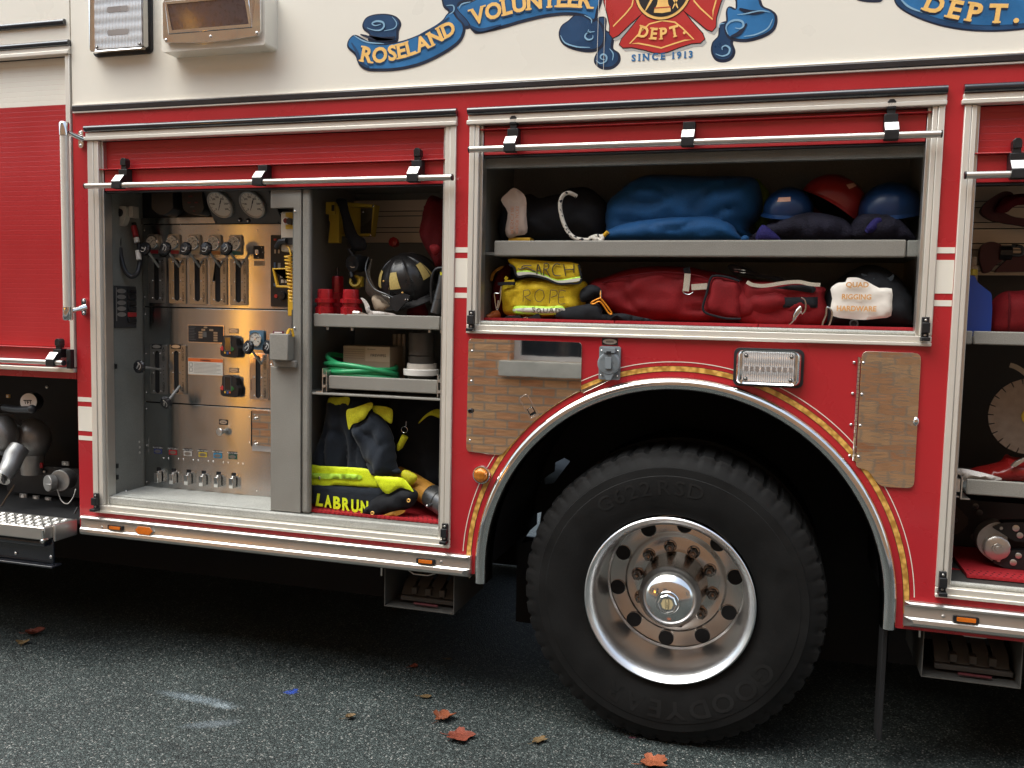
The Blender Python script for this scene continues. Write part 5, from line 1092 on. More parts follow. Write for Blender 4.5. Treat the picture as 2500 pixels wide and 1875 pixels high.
# microphone on the wall, with its cord
y, z = us(302, 524, SX + .03); y = min(max(y, .10), .2)
mc = thing('hand_microphone', 'cream hand microphone with black push button hanging on the wall of the pump panel bay', 'microphone', (SX + .03, y, z - .05))
mx, my, mz = u(297, 527, .13)[0], .13, u(297, 527, .13)[1]
mb = MB(); P = [(mx - .036, mz + .038), (mx + .040, mz + .040), (mx + .034, mz - .005), (mx + .016, mz - .040), (mx - .004, mz - .046), (mx - .024, mz - .034), (mx - .036, mz - .005)]
mb.plate(roundpoly(P, .014), my - .016, my + .016); mb.build('body', mat('mic_cream', (.42, .40, .34), .45), mc, bevel=.006, seg=3)
mb = MB(); mb.lathe([(0, .0175), (.004, .017), (.006, 0)], (mx + .004, my - .0165, mz + .012), (0, -1, 0), 24); mb.build('talk_button', 'plastic', mc, bevel=.001); mb = MB(); mb.box(mx - .043, mx - .0362, my - .012, my + .012, mz + .014, mz + .036); mb.build('side_key', 'plastic', mc, bevel=.001)
mb = MB(); mb.box(mx + .0405, mx + .062, my - .006, my + .035, mz - .008, mz + .04); mb.build('clip_plate', mat('mic_clip', (.38, .36, .31), .5), mc, bevel=.002)
mb = MB(); Q = lambda l: spline([u(a, b, d)[:1] + (d,) + u(a, b, d)[1:] for a, b, d in l], 8, False)
mb.tube(Q([(293, 555, .13), (294, 590, .12), (293, 605, .12), (296, 630, .12), (305, 660, .12), (320, 675, .13), (334, 668, .14), (341, 645, .16), (342, 620, .17), (337, 585, .18), (327, 545, .19)]), [.0045] * 16 + [.0105] * 65, 10); mb.build('cord', 'rubber', mc)
mb = MB(); mb.tube(Q([(332.5, 581, .167), (335, 592, .165)]), .0122, 12, 1); mb.tube(Q([(337, 612, .155), (339.5, 634, .150)]), .0112, 12, 1); mb.build('cord_end', ['sleeve', 'white'] if 0 else ['white', 'white'], mc); mb = MB(); mb.tube(Q([(326, 553, .178), (332, 578, .168)]), .0125, 12, 0); mb.build('cord_sleeve', [mat('sleeve_red', (.32, .02, .025), .45), mat('sleeve_white', (.5, .46, .40), .5)], mc)

# divider post between panel and gear
M['divgrey'] = mat('divider_grey', (.265, .252, .222), .6, var=.08, scale=7, bump=.4, bscale=380, fine=.16, fscale=340)
dx0, dx1, dx2 = -1.938, -1.801, -1.765
dv = node('divider', T, (dx0, .03, .72))
mb = MB(); zn0, zn1 = u(690, 508, .03)[1], 2.05
pz0 = u(690, 895, .03)[1]; xo = u(716, 700, .03)[0]
mb.plate([(dx0, .722), (dx1 - .001, .722), (dx1 - .001, zn1), (dx0, zn1), (dx0, zn0), (xo, zn0), (xo, pz0), (dx0, pz0)], .030, .045); mb.build('divider_face', 'divgrey', dv, bevel=.003)
mb = MB(); mb.box(dx1 + .001, dx2, .034, .062, .722, 2.05); mb.build('divider_edge', 'divgrey', dv, bevel=.010, seg=3)
(a0, c1), (a1, c0) = u(660, 814, -.01), u(725, 897, .03)
mb = MB(); mb.box(a0, a1 - .012, -.018, .0295, c0 + .028, c1); mb.box(a0, a1 + .004, .012, .0292, c0, c0 + .0275); mb.build('pocket', 'divgrey', dv, bevel=.004)
for px, py in ((720, 516), (719, 801), (668, 890)):
    x, z = u(px, py, .028); mb = MB(); mb.ell((x, .029 if px > 700 else .0115, z), (.005, .004, .005), 12, 6); mb.build('screw', 'chrome', dv)
# remote box, coiled cord, keypad frame hanging in the notch of the divider
rc = thing('remote_control', 'white and yellow pendant control box with red button beside the coiled yellow cord', 'remote control', (xo - .02, .1, 1.7))
def Rb(mb, p0, p1, q0, q1, y0, y1, m=0):
    (a, d), (b, c) = u(p0, q0, y0), u(p1, q1, y0); mb.box(a, b, y0, y1, c, d, m)
mb = MB(); Rb(mb, 685, 722, 517, 614, .10, .15, 0); mb.build('case', mat('pendant_white', (.62, .56, .46), .45), rc, bevel=.006)
mb = MB(); Rb(mb, 697, 722, 519, 559, .0985, .0998, 0); mb.build('yellow_label', mat('pendant_yellow', (.62, .42, .05), .45), rc)
x, z = u(698, 539, .09); mb = MB(); mb.lathe([(-.008, .016), (.006, .0155), (.008, .013), (.008, .0105)], (x, .095, z), (0, -1, 0), 30, 0); mb.lathe([(.002, .0105), (.010, .0095), (.011, 0)], (x, .095, z), (0, -1, 0), 24, 1); x2 = u(712, 542, .09)[0]; mb.cyl((x2, .098, z - .004), (x2, .07, z - .004), .013, n=20, m=2); mb.build('stop_button', ['white', mat('dark_red_button', (.14, .01, .01), .35), 'plastic'], rc)
mb = MB(); Rb(mb, 688, 722, 580, 597, .088, .099, 0); mb.tube([PP(676, 604, .15), PP(684, 590, .16), PP(700, 588, .165)], .012, 10); mb.build('strap', 'rubber', rc)
for px, py in ((687, 521), (693, 520), (688, 609), (693, 609)): x, z = u(px, py, .0995); mb = MB(); mb.ell((x, .0995, z), (.003, .002, .003), 10, 6); mb.build('screw', 'pump', rc)
kp = thing('keypad_box', 'yellow framed keypad with white keys leaning behind the coiled yellow cord', 'keypad', (xo - .06, .13, 1.55))
fo = pts([(667.5, 655), (724, 654), (724, 704), (677, 702)], .13); fi = pts([(673, 660), (724, 658), (724, 698), (681, 697)], .13)
M['toolyellow'] = mat('tool_yellow', (.72, .42, .03), .4, var=.08)
mb = MB(); mb.plate([fo, [(a + (.0 if a < xo + .005 else -.004), b) for a, b in fi]], .118, .16); mb.build('frame', 'toolyellow', kp, bevel=.003)
mb = MB(); mb.plate(fi, .132, .15, 0)
for r_ in range(3):
    for c_ in range(3):
        x, z = u(685.5 + c_ * 9 + r_ * 2, 662.5 + r_ * 12, .131)
        mb.box(x - .0055, x + .0055, .1295, .1318, z - .0065, z + .0065, 1)
mb.build('keys', ['plastic', mat('worn_keys', (.45, .40, .34), .5)], kp)
mb = MB(); Rb(mb, 702, 718, 706, 772, .125, .16); mb.build('handle', 'toolyellow', kp, bevel=.004)
cc_ = thing('coiled_cord', 'coiled yellow cord hanging down the divider beside the pump panel', 'cord', (xo - .03, .08, 1.3))
mb = MB(); P = []
top, bot = Vector((*u(703, 622, .085)[:1], .085, u(703, 622, .085)[1])), Vector((u(716, 738, .075)[0], .075, u(716, 738, .075)[1])); NT = 14
for i in range(NT * 14 + 1):
    t = i / (NT * 14); a = 2 * math.pi * NT * t; c = top.lerp(bot, t); P.append(c + Vector((.0135 * math.cos(a), .0135 * math.sin(a), 0)))
P = [Vector(PP(699, 600, .15)), Vector((u(709, 606, .1)[0], .09, u(709, 606, .1)[1]))] + P + [bot + Vector((.012, .004, -.02))]
mb.tube(P, .0036, 7); mb.build('coil', mat('cord_yellow', (.80, .47, .05), .35, coat=.3), cc_)
x, z = u(717, 768, .1); mb = MB(); mb.cyl((x, .1, z + .02), (x, .1, z - .06), .008, n=12)
for i in range(9): mb.lathe([(-.0015, .008), (0, .0105), (.0015, .008)], (x, .1, z - .0 - i * .0065), (0, 0, 1), 14)
mb.build('strain_relief', 'rubber', cc_)
pc = thing('cord_bundle', 'loose yellow cord and red tag stuffed into the grey pocket on the divider', 'cord', ((a0 + a1) / 2, .0, c1))
mb = MB(); 
for k_ in range(3): mb.tube([(a1 - .035 + k_ * .004, .006 - k_ * .006, c1 - .02), (a1 - .025 + k_ * .004, .004, c1 + .012 + k_ * .004), (a1 - .008, .006, c1 + .018), (a1 - .004, .01, c1 - .01)], .005, 8)
mb.build('cord', 'toolyellow', pc); mb = MB(); mb.box(a0 + .006, a0 + .052, .0, .006, c1 - .03, c1 + .010, 0); mb.box(a0 + .012, a0 + .046, -.0015, -.0004, c1 + .002, c1 + .007, 1); mb.build('tag', [mat('maroon_tag', (.13, .02, .04), .4), 'white'], pc)
# ------------------------------------------------------------------ gear: materials and helpers
def fabric(name, col, rough=.85, var=.18, sheen=0.0, bs=700, b=.25):
    m = mat(name, col, rough, var=var, scale=14, bump=b, bscale=bs, spec=.25, fine=.14, fscale=260)
    m.node_tree.nodes['Principled BSDF'].inputs['Sheen Weight'].default_value = sheen
    return m
M['blackcloth'] = fabric('black_cloth', (.014, .015, .018)); M['navycloth'] = fabric('navy_turnout_cloth', (.018, .024, .034), sheen=.15)
M['redcloth'] = fabric('red_nylon', (.20, .009, .012), .7); M['dkred'] = fabric('dark_red_cloth', (.11, .007, .010), .8); M['bluecloth'] = fabric('blue_nylon', (.008, .065, .185), .65, sheen=.05)
M['yellowcloth'] = fabric('yellow_nylon', (.66, .46, .02), .6); M['lime'] = fabric('lime_trim', (.78, .92, .03), .4, var=.1, bs=300); M['limedk'] = fabric('yellow_trim', (.62, .60, .03), .5, bs=300); M['silverband'] = fabric('green_silver_band', (.48, .78, .08), .3, var=.08, bs=300)
M['webbing'] = fabric('tan_webbing', (.46, .40, .32), .7); M['paper'] = mat('crumpled_paper', (.80, .75, .68), .6, var=.06, bump=.5, bscale=24); M['polybag'] = mat('plastic_bag', (.52, .42, .36), .3, var=.12, scale=12, bump=.6, bscale=18, coat=.4)
M['mat'] = mat('red_floor_tile', (.42, .020, .028), .55, var=.12, bump=.3, bscale=150); M['hose'] = mat('green_hose', (.03, .34, .13), .3, var=.1, coat=.3); M['card'] = mat('cardboard', (.40, .31, .22), .7, var=.08)
M['coupling'] = mat('red_anodised', (.40, .012, .020), .3, .25, var=.12, scale=40, coat=.2); M['mustard'] = mat('mustard_plastic', (.46, .33, .03), .45, var=.1); M['helmet'] = mat('helmet_black', (.016, .015, .015), .32, var=.25, scale=20, coat=.15)
M['tapegrey'] = mat('duct_tape', (.085, .078, .07), .45, var=.1); M['slat'] = mat('slat_wall', (.78, .66, .50), .45, .2, var=.06, stretch=(.2, 1, 4)); M['maroon'] = mat('maroon_iron', (.075, .010, .014), .5, var=.2, bump=.2); M['navypl'] = mat('blue_helmet_plastic', (.010, .055, .17), .3, var=.1, coat=.2)
M['redpl'] = mat('red_helmet_plastic', (.36, .018, .016), .3, var=.1, coat=.2); M['sticker'] = mat('pink_sticker', (.62, .34, .24), .5, var=.12, scale=90); M['purple'] = fabric('purple_mesh', (.020, .016, .10), .8, var=.4, bs=160, b=.8); M['dkmesh'] = fabric('dark_mesh', (.014, .013, .024), .85, var=.5, bs=160, b=.9)
M['amber'] = fabric('amber_sleeve', (.40, .19, .03), .5, var=.25, bs=240, b=.6); M['gun'] = mat('gunmetal', (.10, .10, .10), .3, .7, var=.2); M['hook'] = mat('hook_steel', (.62, .60, .57), .18, 1.0, var=.08); M['hookor'] = mat('orange_carabiner', (.80, .28, .02), .25, .4, var=.1)
M['faceshield'] = mat('clear_shield', (.10, .085, .07), .08, var=.1, alpha=.36, spec=.8, coat=.5); M['leaf'] = mat('dry_leaf', (.17, .038, .020), .6, var=.4, scale=40, bump=.4, bscale=120); M['leafbr'] = mat('brown_leaf', (.15, .095, .04), .65, var=.4, scale=50, bump=.4, bscale=120)
def zq(sc, ox, oy, Y): return lambda l: [u(ox + a / sc, oy + b / sc, Y) for a, b in l]
def at3(px, py, Y): x, z = u(px, py, Y); return Vector((x, Y, z))
def soft(name, out, Y, T_, w, mats, parent=None, step=.016, wr=.006, ws=(14, 14), seed=0, sm=5, tilt=None, back=.6, curve=True, extra=None):
    mb = MB(); mb.puff(spline(out, sm) if curve else out, Y, T_, w, step, wr, ws, back, 0, seed, tilt)
    if extra: extra(mb)
    return mb.build(name, mats, parent, smooth=80)
def ribbon(mb, P, wdt, th, m=0, up=(0, 0, 1)):       # a strap along points, wdt across `up`
    P = [Vector(p) for p in P]; V = []; upv = Vector(up)
    for i, p in enumerate(P):
        t = (P[min(i + 1, len(P) - 1)] - P[max(0, i - 1)]).normalized(); s = (upv - t * t.dot(upv)).normalized(); n_ = t.cross(s)
        V += [p + s * wdt / 2 - n_ * th / 2, p + s * wdt / 2 + n_ * th / 2, p - s * wdt / 2 + n_ * th / 2, p - s * wdt / 2 - n_ * th / 2]
    F = [(i * 4 + j, i * 4 + (j + 1) % 4, i * 4 + 4 + (j + 1) % 4, i * 4 + 4 + j) for i in range(len(P) - 1) for j in range(4)] + [(0, 1, 2, 3), tuple(len(V) - 4 + k for k in (3, 2, 1, 0))]
    return mb.add(V, F, m)
def line3(l, Y): return [at3(a, b, c if c is not None else Y) for a, b, c in [(p + (None,))[:3] for p in l]]
def floor_tile(x0, x1, y0, y1, z, name, label, grp=None):
    mb = MB(); mb.box(x0, x1, y0, y1, z, z + .011); n_ = int((x1 - x0) / .02)
    for i in range(n_):
        for j in range(3):
            x = x0 + .012 + i * .02 + (j % 2) * .01; y = y0 + .012 + j * .022; mb.cyl((x, y, z + .0112), (x, y, z + .0118), .0036, n=8, m=1)
        x = x0 + .006 + i * .02; mb.box(x, x + .008, y0 - .004, y0 - .0002, z + .001, z + .008)
    o = mb.build(name, ['mat', 'dark'], smooth=0); tag(o, label, 'floor mat', grp); return o

# ------------------------------------------------------------------ narrow gear bay right of the divider
G = 'floor tiles'
bx0, bx1 = -1.825, -1.188
zt = u(900, 768, .06)[1]; zb1 = u(900, 801, .06)[1]
def tray(x0, x1, y0, y1, zt_, zl, split=None, name='tray'):
    nd = node(name, T, (x0, y0, zl)); mb = MB()
    for a, b in ([(x0, split - .0015), (split + .0015, x1)] if split else [(x0, x1)]):
        m2 = MB(); m2.box(a, b, y0, y0 + .012, zl, zt_); m2.build('tray_lip', 'divgrey', nd, bevel=.004)
    mb.box(x0, x1, y0 + .0125, y1, zl + .004, zl + .012); mb.build('tray_bottom', 'grey', nd, smooth=0); return zl + .012
f1 = tray(u(765, 780, .06)[0], bx1, .06, .53, zt, zb1, u(1074, 785, .06)[0])
for px in (800, 860, 1049, 1078):
    x, z = u(px, 800, .09); mb = MB(); mb.cyl((x, .09, zb1 - .012), (x, .09, zb1), .006, n=10); mb.build('tray_bolt', 'alub', T)
zs = u(900, 965, .05)[1]; mb = MB(); mb.box(bx0, bx1, .05, .54, zs - .008, zs); mb.build('shelf', 'divgrey', T, bevel=.002)
z2t, z2b = u(930, 922, .07)[1], u(930, 955, .07)[1]; tx0, tx1 = u(802, 930, .07)[0], u(1067, 940, .07)[0]
f2 = tray(tx0, tx1, .07, .52, z2t, z2b)
for sgn, xx in ((-1, tx0), (1, tx1)):
    mb = MB(); mb.box(xx + sgn * .004, xx + sgn * .007, .062, .5, z2b - .012, z2t + .02); mb.box(xx + sgn * .020, xx + sgn * .023, .06, .5, z2b - .02, z2t + .028); mb.box(xx + sgn * .023, xx + sgn * .05 if sgn < 0 else min(xx + .05, bx1), .062, .5, zs, zs + .004)
    for k in (z2b + .01, z2t - .002): mb.cyl((xx + sgn * .0135, .058, k), (xx + sgn * .0135, .1, k), .006, n=10)
    mb.build('drawer_slide', 'alub', T)
# slat wall
zA, zB = u(1000, 488, .53)[1], u(1000, 592, .53)[1]
def slat_wall(x0, x1, y, z0, z1, n_, step_):
    nd = node('slat_wall', T, (x0, y, z0)); z = z1; i = 0
    mb = MB()
    while z > z0 + .01:
        h = step_ * (1.0 if i % 2 == 0 else .42); mb.box(x0, x1, y, y + .012, max(z0, z - h + .004), z); z -= h; i += 1
    mb.build('slat_board', 'slat', nd, smooth=0); mb = MB(); mb.box(x0, x1, y + .0125, y + .016, z0, z1); mb.build('slat_backing', 'dark', nd, smooth=0)
slat_wall(bx0, bx1, .53, zB, zA, 5, .05)
# yellow lantern charger
D = zq(4.739, 650, 450, .24)
nd = thing('lantern_charger', 'mustard yellow charger box with dark window high on the left wall of the narrow bay', 'charger', at3(840, 593, .28))
mb = MB(); mb.plate(D([(725, 680), (850, 680), (858, 225), (800, 215), (735, 235), (735, 420), (750, 440)]), .23, .26); (a, d), (b, c) = u(796, 493, .22), u(818, 523, .22); mb.box(a, b, .215, .2295, c, d); mb.build('body', 'mustard', nd, bevel=.003)
D3 = zq(4.739, 650, 450, .31)
mb = MB(); mb.plate([D3([(850, 600), (1240, 605), (1290, 245), (860, 205)]), D3([(900, 580), (1245, 575), (1262, 275), (900, 260)])], .285, .33, 0); mb.plate(D3([(900, 580), (1245, 575), (1262, 275), (900, 260)]), .325, .33, 1); mb.build('frame', ['mustard', 'mustard'], nd, bevel=.002)
mb = MB(); mb.plate(D3([(1095, 578), (1243, 575), (1262, 275), (1100, 278)]), .305, .32); (a, d), (b, c) = u(804, 497, .2145), u(818, 520, .2145); mb.box(b - .016, b - .003, .2135, .2148, c + .008, d - .006); mb.build('window', mat('dark_window', (.05, .045, .03), .3), nd)
for a, b in ((1238, 250), (1205, 590), (1120, 318)): p = at3(650 + a / 4.739, 450 + b / 4.739, .284); mb = MB(); mb.ell(p, (.005, .003, .005), 10, 6); mb.build('screw', 'hook', nd)
o = soft('shoulder_strap', D([(865, 190), (975, 190), (1010, 330), (1060, 470), (1110, 590), (1195, 650), (1200, 760), (1080, 780), (1030, 720), (960, 590), (930, 420), (895, 290)]), .20, .012, .015, 'blackcloth', seed=3, wr=.002); tag(o, 'wide black strap hanging diagonally across the mustard yellow charger', 'strap')
nd = thing('black_lantern', 'round black lantern hanging under the mustard yellow charger', 'lantern', at3(872, 672, .2)); c = at3(871, 643, .2)
mb = MB(); mb.lathe([(-.05, .0), (-.05, .03), (-.02, .036), (.02, .036), (.03, .033), (.03, .026), (.024, .0)], c, (-.25, -1, -.1), 30); mb.tube([c + Vector((-.012, -.01, .03)), c + Vector((-.03, -.012, .055)), c + Vector((-.02, .01, .06))], .006, 8); mb.build('case', 'plastic', nd)
mb = MB(); mb.add([c + Vector((.033 * math.cos(R_(-150 + i * 10)) * .55 + .002, -.034, .033 * math.sin(R_(-130 + i * 8)) * r_)) for r_ in (.50, .58) for i in range(9)], [(i, i + 1, 10 + i, 9 + i) for i in range(8)]); mb.build('glint_ring', 'alub', nd)
nd = thing('yellow_clamp', 'yellow ring clamp with black pin beneath the round black lantern', 'clamp', at3(868, 705, .2)); c = at3(868, 687, .2)
mb = MB(); mb.lathe([(-.02, .014), (-.02, .026), (.006, .026), (.008, .022), (.006, .014), (-.01, .013)], c, (.1, -1, .3), 28); mb.box(c.x + .005, c.x + .028, .2, .22, c.z - .022, c.z + .02); mb.build('ring', 'mustard', nd, bevel=.002)
mb = MB(); mb.tube([c + Vector((0, 0, 0)), c + Vector((-.006, -.025, .02)), c + Vector((-.012, -.02, .034))], .009, 10); mb.build('pin', 'plastic', nd)
# red couplings
def coupling(cx, cy, z0, z1, R, label, grp=None):
    h = z1 - z0; nd = thing('hose_coupling', label, 'coupling', (cx, cy, z0), grp)
    mb = MB(); mb.lathe([(0, 0), (0, R * .88), (.16 * h, R * .88), (.17 * h, R), (.48 * h, R), (.5 * h, R * .85), (.6 * h, R * .84)], (cx, cy, z0), (0, 0, 1), 48, 0, lambda i, j: .004 if (i in (3, 4) and j % 16 in (0, 1, 15)) else 0); mb.build('lower_ring', 'coupling', nd, smooth=30)
    mb = MB(); mb.lathe([(.60 * h, R * .86), (.61 * h, R * 1.04), (.72 * h, R * 1.04), (.735 * h, R * .8), (.96 * h, R * .78), (h, R * .74), (h, R * .62), (.7 * h, R * .6)], (cx, cy, z0), (0, 0, 1), 48, 0, lambda i, j: .004 if (i in (1, 2) and j % 16 in (0, 1, 15)) else 0)
    mb.lathe([(.7 * h, 0), (.7 * h, R * .62)], (cx, cy, z0), (0, 0, 1), 24, 1); mb.build('upper_ring', ['coupling', 'dark'], nd, smooth=30); return nd
ct = u(795, 706, .105)[1]
coupling(u(794.5, 740, .105)[0], .105, f1, ct, .0405, 'red screw coupling on the tray, closest to the divider', 'red couplings'); coupling(u(856.5, 740, .105)[0], .105, f1, ct, .0405, 'red screw coupling on the tray, next to the black helmet', 'red couplings')
cx, cy = u(824, 690, .27)[0], .27; nd = thing('hose_valve', 'narrow red valve standing behind the two red couplings', 'valve', (cx, cy, f1)); zt3 = u(824, 674, .27)[1]; h = zt3 - f1
mb = MB(); mb.lathe([(0, 0), (0, .036), (.4 * h, .036), (.42 * h, .03), (.62 * h, .03), (.64 * h, .024), (.96 * h, .024), (h, .02), (h, 0)], (cx, cy, f1), (0, 0, 1), 32, 0, lambda i, j: .003 if j % 8 == 0 else 0); mb.build('valve_body', 'coupling', nd, smooth=30); mb = MB(); mb.cyl((cx, cy, zt3), (cx, cy, zt3 + .035), .005, n=10); mb.build('stem', 'gun', nd)
# black fire helmet
hc = at3(1000, 692, .22); ax = Vector((-.14, -.48, .88)).normalized(); HR = .122
nd = thing('fire_helmet', 'black ridged fire helmet with yellow reflective patches and clear face shield on the tray', 'helmet', (hc.x, hc.y, f1))
up_ = Vector((0, 0, 1)); ha = up_.cross(ax).normalized(); hb_ = ax.cross(ha)
dome = [(HR * 1.02 * math.sin(R_(t)), HR * math.cos(R_(t))) for t in range(-12, 91, 6)]
ridge = lambda t: .0065 * max(0, 1 - abs(((math.degrees(t) % 45) - 22.5) / 22.5 - 0) * 0 - min(abs((math.degrees(t) % 45)), 45 - (math.degrees(t) % 45)) / 5.0)
n_ = 96
mb = MB(); mb.lathe(dome, hc, ax, n_, 0, lambda i, j: ridge(2 * math.pi * j / n_) * (1 if i < len(dome) - 3 else .3)); mb.lathe([(-.026, HR * 1.0), (-.032, HR * 1.10), (-.036, HR * 1.30), (-.040, HR * 1.30), (-.034, HR * .98)], hc, ax, n_, 0); mb.build('shell', 'helmet', nd, smooth=30)
hs_ = lambda t, p, k=1.02: hc + ax * (HR * 1.02 * math.sin(R_(p)) * k) + (ha * math.cos(R_(t)) + hb_ * math.sin(R_(t))) * (HR * math.cos(R_(p)) * k)
def patch(t0, t1, p0, p1, sh=0):
    mb = MB(); q = 6; V = []
    for i in range(q + 1):
        for j in range(q + 1): a, b = i / q, j / q; V.append(hs_(t0 + (t1 - t0) * a * (1 - .35 * b) + (t1 - t0) * .175 * b + sh * b, p0 + (p1 - p0) * b, 1.035))
    mb.add(V, [(i * (q + 1) + j, (i + 1) * (q + 1) + j, (i + 1) * (q + 1) + j + 1, i * (q + 1) + j + 1) for i in range(q) for j in range(q)]); mb.build('reflective_patch', 'limedk' if 0 else mat('tan_reflector', (.52, .40, .14), .35, var=.15, scale=120), nd)
angs = sorted([(math.degrees(math.atan2((v := Vector((sx_, -1, 0)).normalized()).dot(hb_), v.dot(ha)))) for sx_ in (-1.15, -.05, 1.6)])
a_of = lambda sx_: math.degrees(math.atan2(Vector((sx_, -1, .0)).normalized().dot(hb_), Vector((sx_, -1, .0)).normalized().dot(ha)))
for sx_ in (-1.2, -.12, 2.2): a = a_of(sx_); patch(a - 13, a + 13, 16, 46)
for px, py in ((958, 656), (1003, 703)): mb = MB(); p = hs_(a_of(-.6), 30, 1.03) if px == 958 else hs_(a_of(.1), 8, 1.03); mb.ell(p, (.004, .004, .004), 10, 6); mb.build('rivet', 'gold', nd)
D2 = zq(4.739, 650, 450, .10)
soft('face_shield', D2([(1190, 850), (1140, 950), (1110, 1080), (1100, 1210), (1150, 1290), (1300, 1360), (1460, 1400), (1470, 1320), (1300, 1240), (1210, 1150), (1165, 1020)]), .10, .004, .02, 'faceshield', nd, wr=0, sm=6, tilt=lambda x, z: (x - u(960, 700, .1)[0]) * -.25)
mb = MB(); mb.tube([at3(650 + a / 4.739, 450 + b / 4.739, c) for a, b, c in spline([(1185, 845, .13), (1150, 960, .10), (1175, 1090, .09), (1250, 1210, .085), (1380, 1270, .085), (1470, 1310, .09)], 6, False)], .0028, 8); mb.build('shield_edge', 'gun', nd)
mb = MB(); mb.plate(roundpoly(D2([(1440, 1300), (1600, 1262), (1680, 1290), (1640, 1350), (1560, 1440), (1530, 1480), (1490, 1460), (1450, 1400)]), .006), .088, .10); mb.build('shield_hinge', 'plastic', nd, bevel=.002)
for a, b in ((1610, 1335), (1638, 1335)): mb = MB(); mb.ell(at3(650 + a / 4.739, 450 + b / 4.739, .0875), (.003, .002, .003), 8, 5); mb.build('rivet', 'hook', nd)
M['whitecloth'] = fabric('white_cloth', (.62, .58, .54), .8, bs=200)
o = soft('glove_liner', D2([(1110, 1315), (1160, 1330), (1210, 1400), (1230, 1460), (1330, 1470), (1500, 1500), (1480, 1530), (1250, 1530), (1180, 1480), (1150, 1380)]), .085, .012, .012, 'whitecloth', seed=4, wr=.005, ws=(40, 40)); tag(o, 'crumpled white cloth on the tray under the black fire helmet', 'cloth')
o = soft('grey_blade', D2([(985, 1465), (1060, 1462), (1190, 1500), (1190, 1530), (985, 1530)]), .075, .004, .006, 'alub', wr=0, sm=4); tag(o, 'thin pale grey blade lying on the tray in front of the red couplings', 'blade')
o = soft('paper_bag', D2([(1180, 1320), (1230, 1275), (1330, 1330), (1400, 1420), (1330, 1480), (1230, 1470)]), .13, .02, .02, 'card', seed=9, wr=.004); tag(o, 'tan paper packet behind the face shield of the black helmet', 'packet')
o = soft('red_pouch', zq(4.739, 650, 450, .2)([(1640, 1440), (1720, 1330), (1800, 1320), (1850, 1420), (1860, 1520), (1640, 1520)]), .2, .03, .03, 'dkred', seed=11, wr=.004); tag(o, 'dark red pouch on the tray behind the flashlight', 'pouch')
o = soft('red_jacket', zq(4.739, 650, 450, .17)([(1880, 125), (1990, 152), (2085, 215), (2110, 560), (2090, 900), (2040, 955), (1945, 955), (1900, 870), (1800, 700), (1750, 560), (1775, 400), (1812, 240)]), .19, .05, .06, 'dkred', seed=5, wr=.012, ws=(12, 7)); tag(o, 'dark red cloth garment hanging in the upper right of the narrow bay', 'garment')
o = soft('red_strap', zq(4.739, 650, 450, .12)([(1890, 710), (1985, 700), (2010, 760), (1960, 830), (1910, 790)]), .12, .01, .015, 'redcloth', seed=6, wr=.003); tag(o, 'bright red strap loop in front of the dark red garment', 'strap')
nd = thing('flashlight', 'dark metal flashlight leaning upright at the right end of the tray', 'flashlight', (at3(1062, 764, .10).x, .10, f1)); p0, p1 = at3(1062, 766, .10), at3(1086, 672, .13)
mb = MB(); mb.tube([p0, p0.lerp(p1, .3), p0.lerp(p1, .31), p0.lerp(p1, .34), p0.lerp(p1, .35), p0.lerp(p1, .8), p1], [.020, .0205, .019, .019, .0205, .0205, .024], 20); mb.build('barrel', 'gun', nd, smooth=30); mb = MB(); mb.tube(line3(spline([(1054, 740, .13), (1053, 690, .13), (1062, 660, .13), (1082, 655, .13), (1092, 670, .13)], 6, False), .13), .006, 8); mb.build('handle', 'plastic', nd)
x, z = u(1081, 668, .085); mb = MB(); mb.box(x - .01, x + .012, .083, .09, z - .006, z + .006); mb.build('yellow_sticker', 'limedk', nd)
p = at3(962, 592, .40); nd = thing('red_knob_cap', 'small red knob in front of the slat wall behind the helmet', 'knob', p); mb = MB(); mb.lathe([(-.03, .012), (-.01, .014), (-.008, .022), (.012, .022), (.014, .018), (.014, 0)], p, (0, -1, .2), 8); mb.build('cap', 'redpl', nd, bevel=.002)
# middle drawer
nd = thing('wipes_box', 'tan cardboard box lettered FIREWIPES behind the green hose', 'box', at3(895, 900, .2)); (a, d), (b, c) = u(838, 843.5, .17), u(952, 883, .17)
mb = MB(); mb.box(a, b, .17, .30, f2, d, 0); mb.build('carton', 'card', nd, bevel=.0015); mb = MB(); xm = a + (b - a) * .48; mb.box(xm, b - .001, .1685, .1698, c - .002, d - .001, 0); mb.label('FIREWIPES', xm + (b - xm) * .53, d - (d - c) * .60, .0105, .1682, 1, .01); mb.label('18', xm + .012, d - .011, .006, .1682, 1); mb.box(xm + .018, xm + .045, .1681, .1684, d - .012, d - .0105, 1)
for i in range(5): mb.box(a + .004, xm - .006, .1690, .1699, d - .014 - i * .009, d - .0132 - i * .009, 1)
mb.build('carton_label', [mat('carton_label', (.50, .40, .30), .6), 'ink'], nd)
hx, hz = u(884, 890, .19); nd = thing('hose_coil', 'coil of bright green hose lying in the drawer', 'hose', (hx, .19, f2)); P = []
NL = 5
for i in range(NL * 40 + 1):
    t = 2 * math.pi * i / 40; k = i / 40; TL = (.012, -.016, .020, -.010, .034, .036); tl = TL[min(int(k), 5)] * (1 - (k % 1)) + TL[min(int(k) + 1, 5)] * (k % 1)
    P.append((hx + (.148 + .006 * math.sin(k * 2.1)) * math.cos(t + .6), .185 + .095 * math.sin(t + .6) + .004 * math.sin(3 * k), f2 + .012 + k * .0105 + .024 + tl * math.cos(t + k * .9)))
mb = MB(); mb.tube(P, .0105, 12); mb.build('hose_loops', 'hose', nd)
tx, tz = u(1029, 870, .2)[0], None
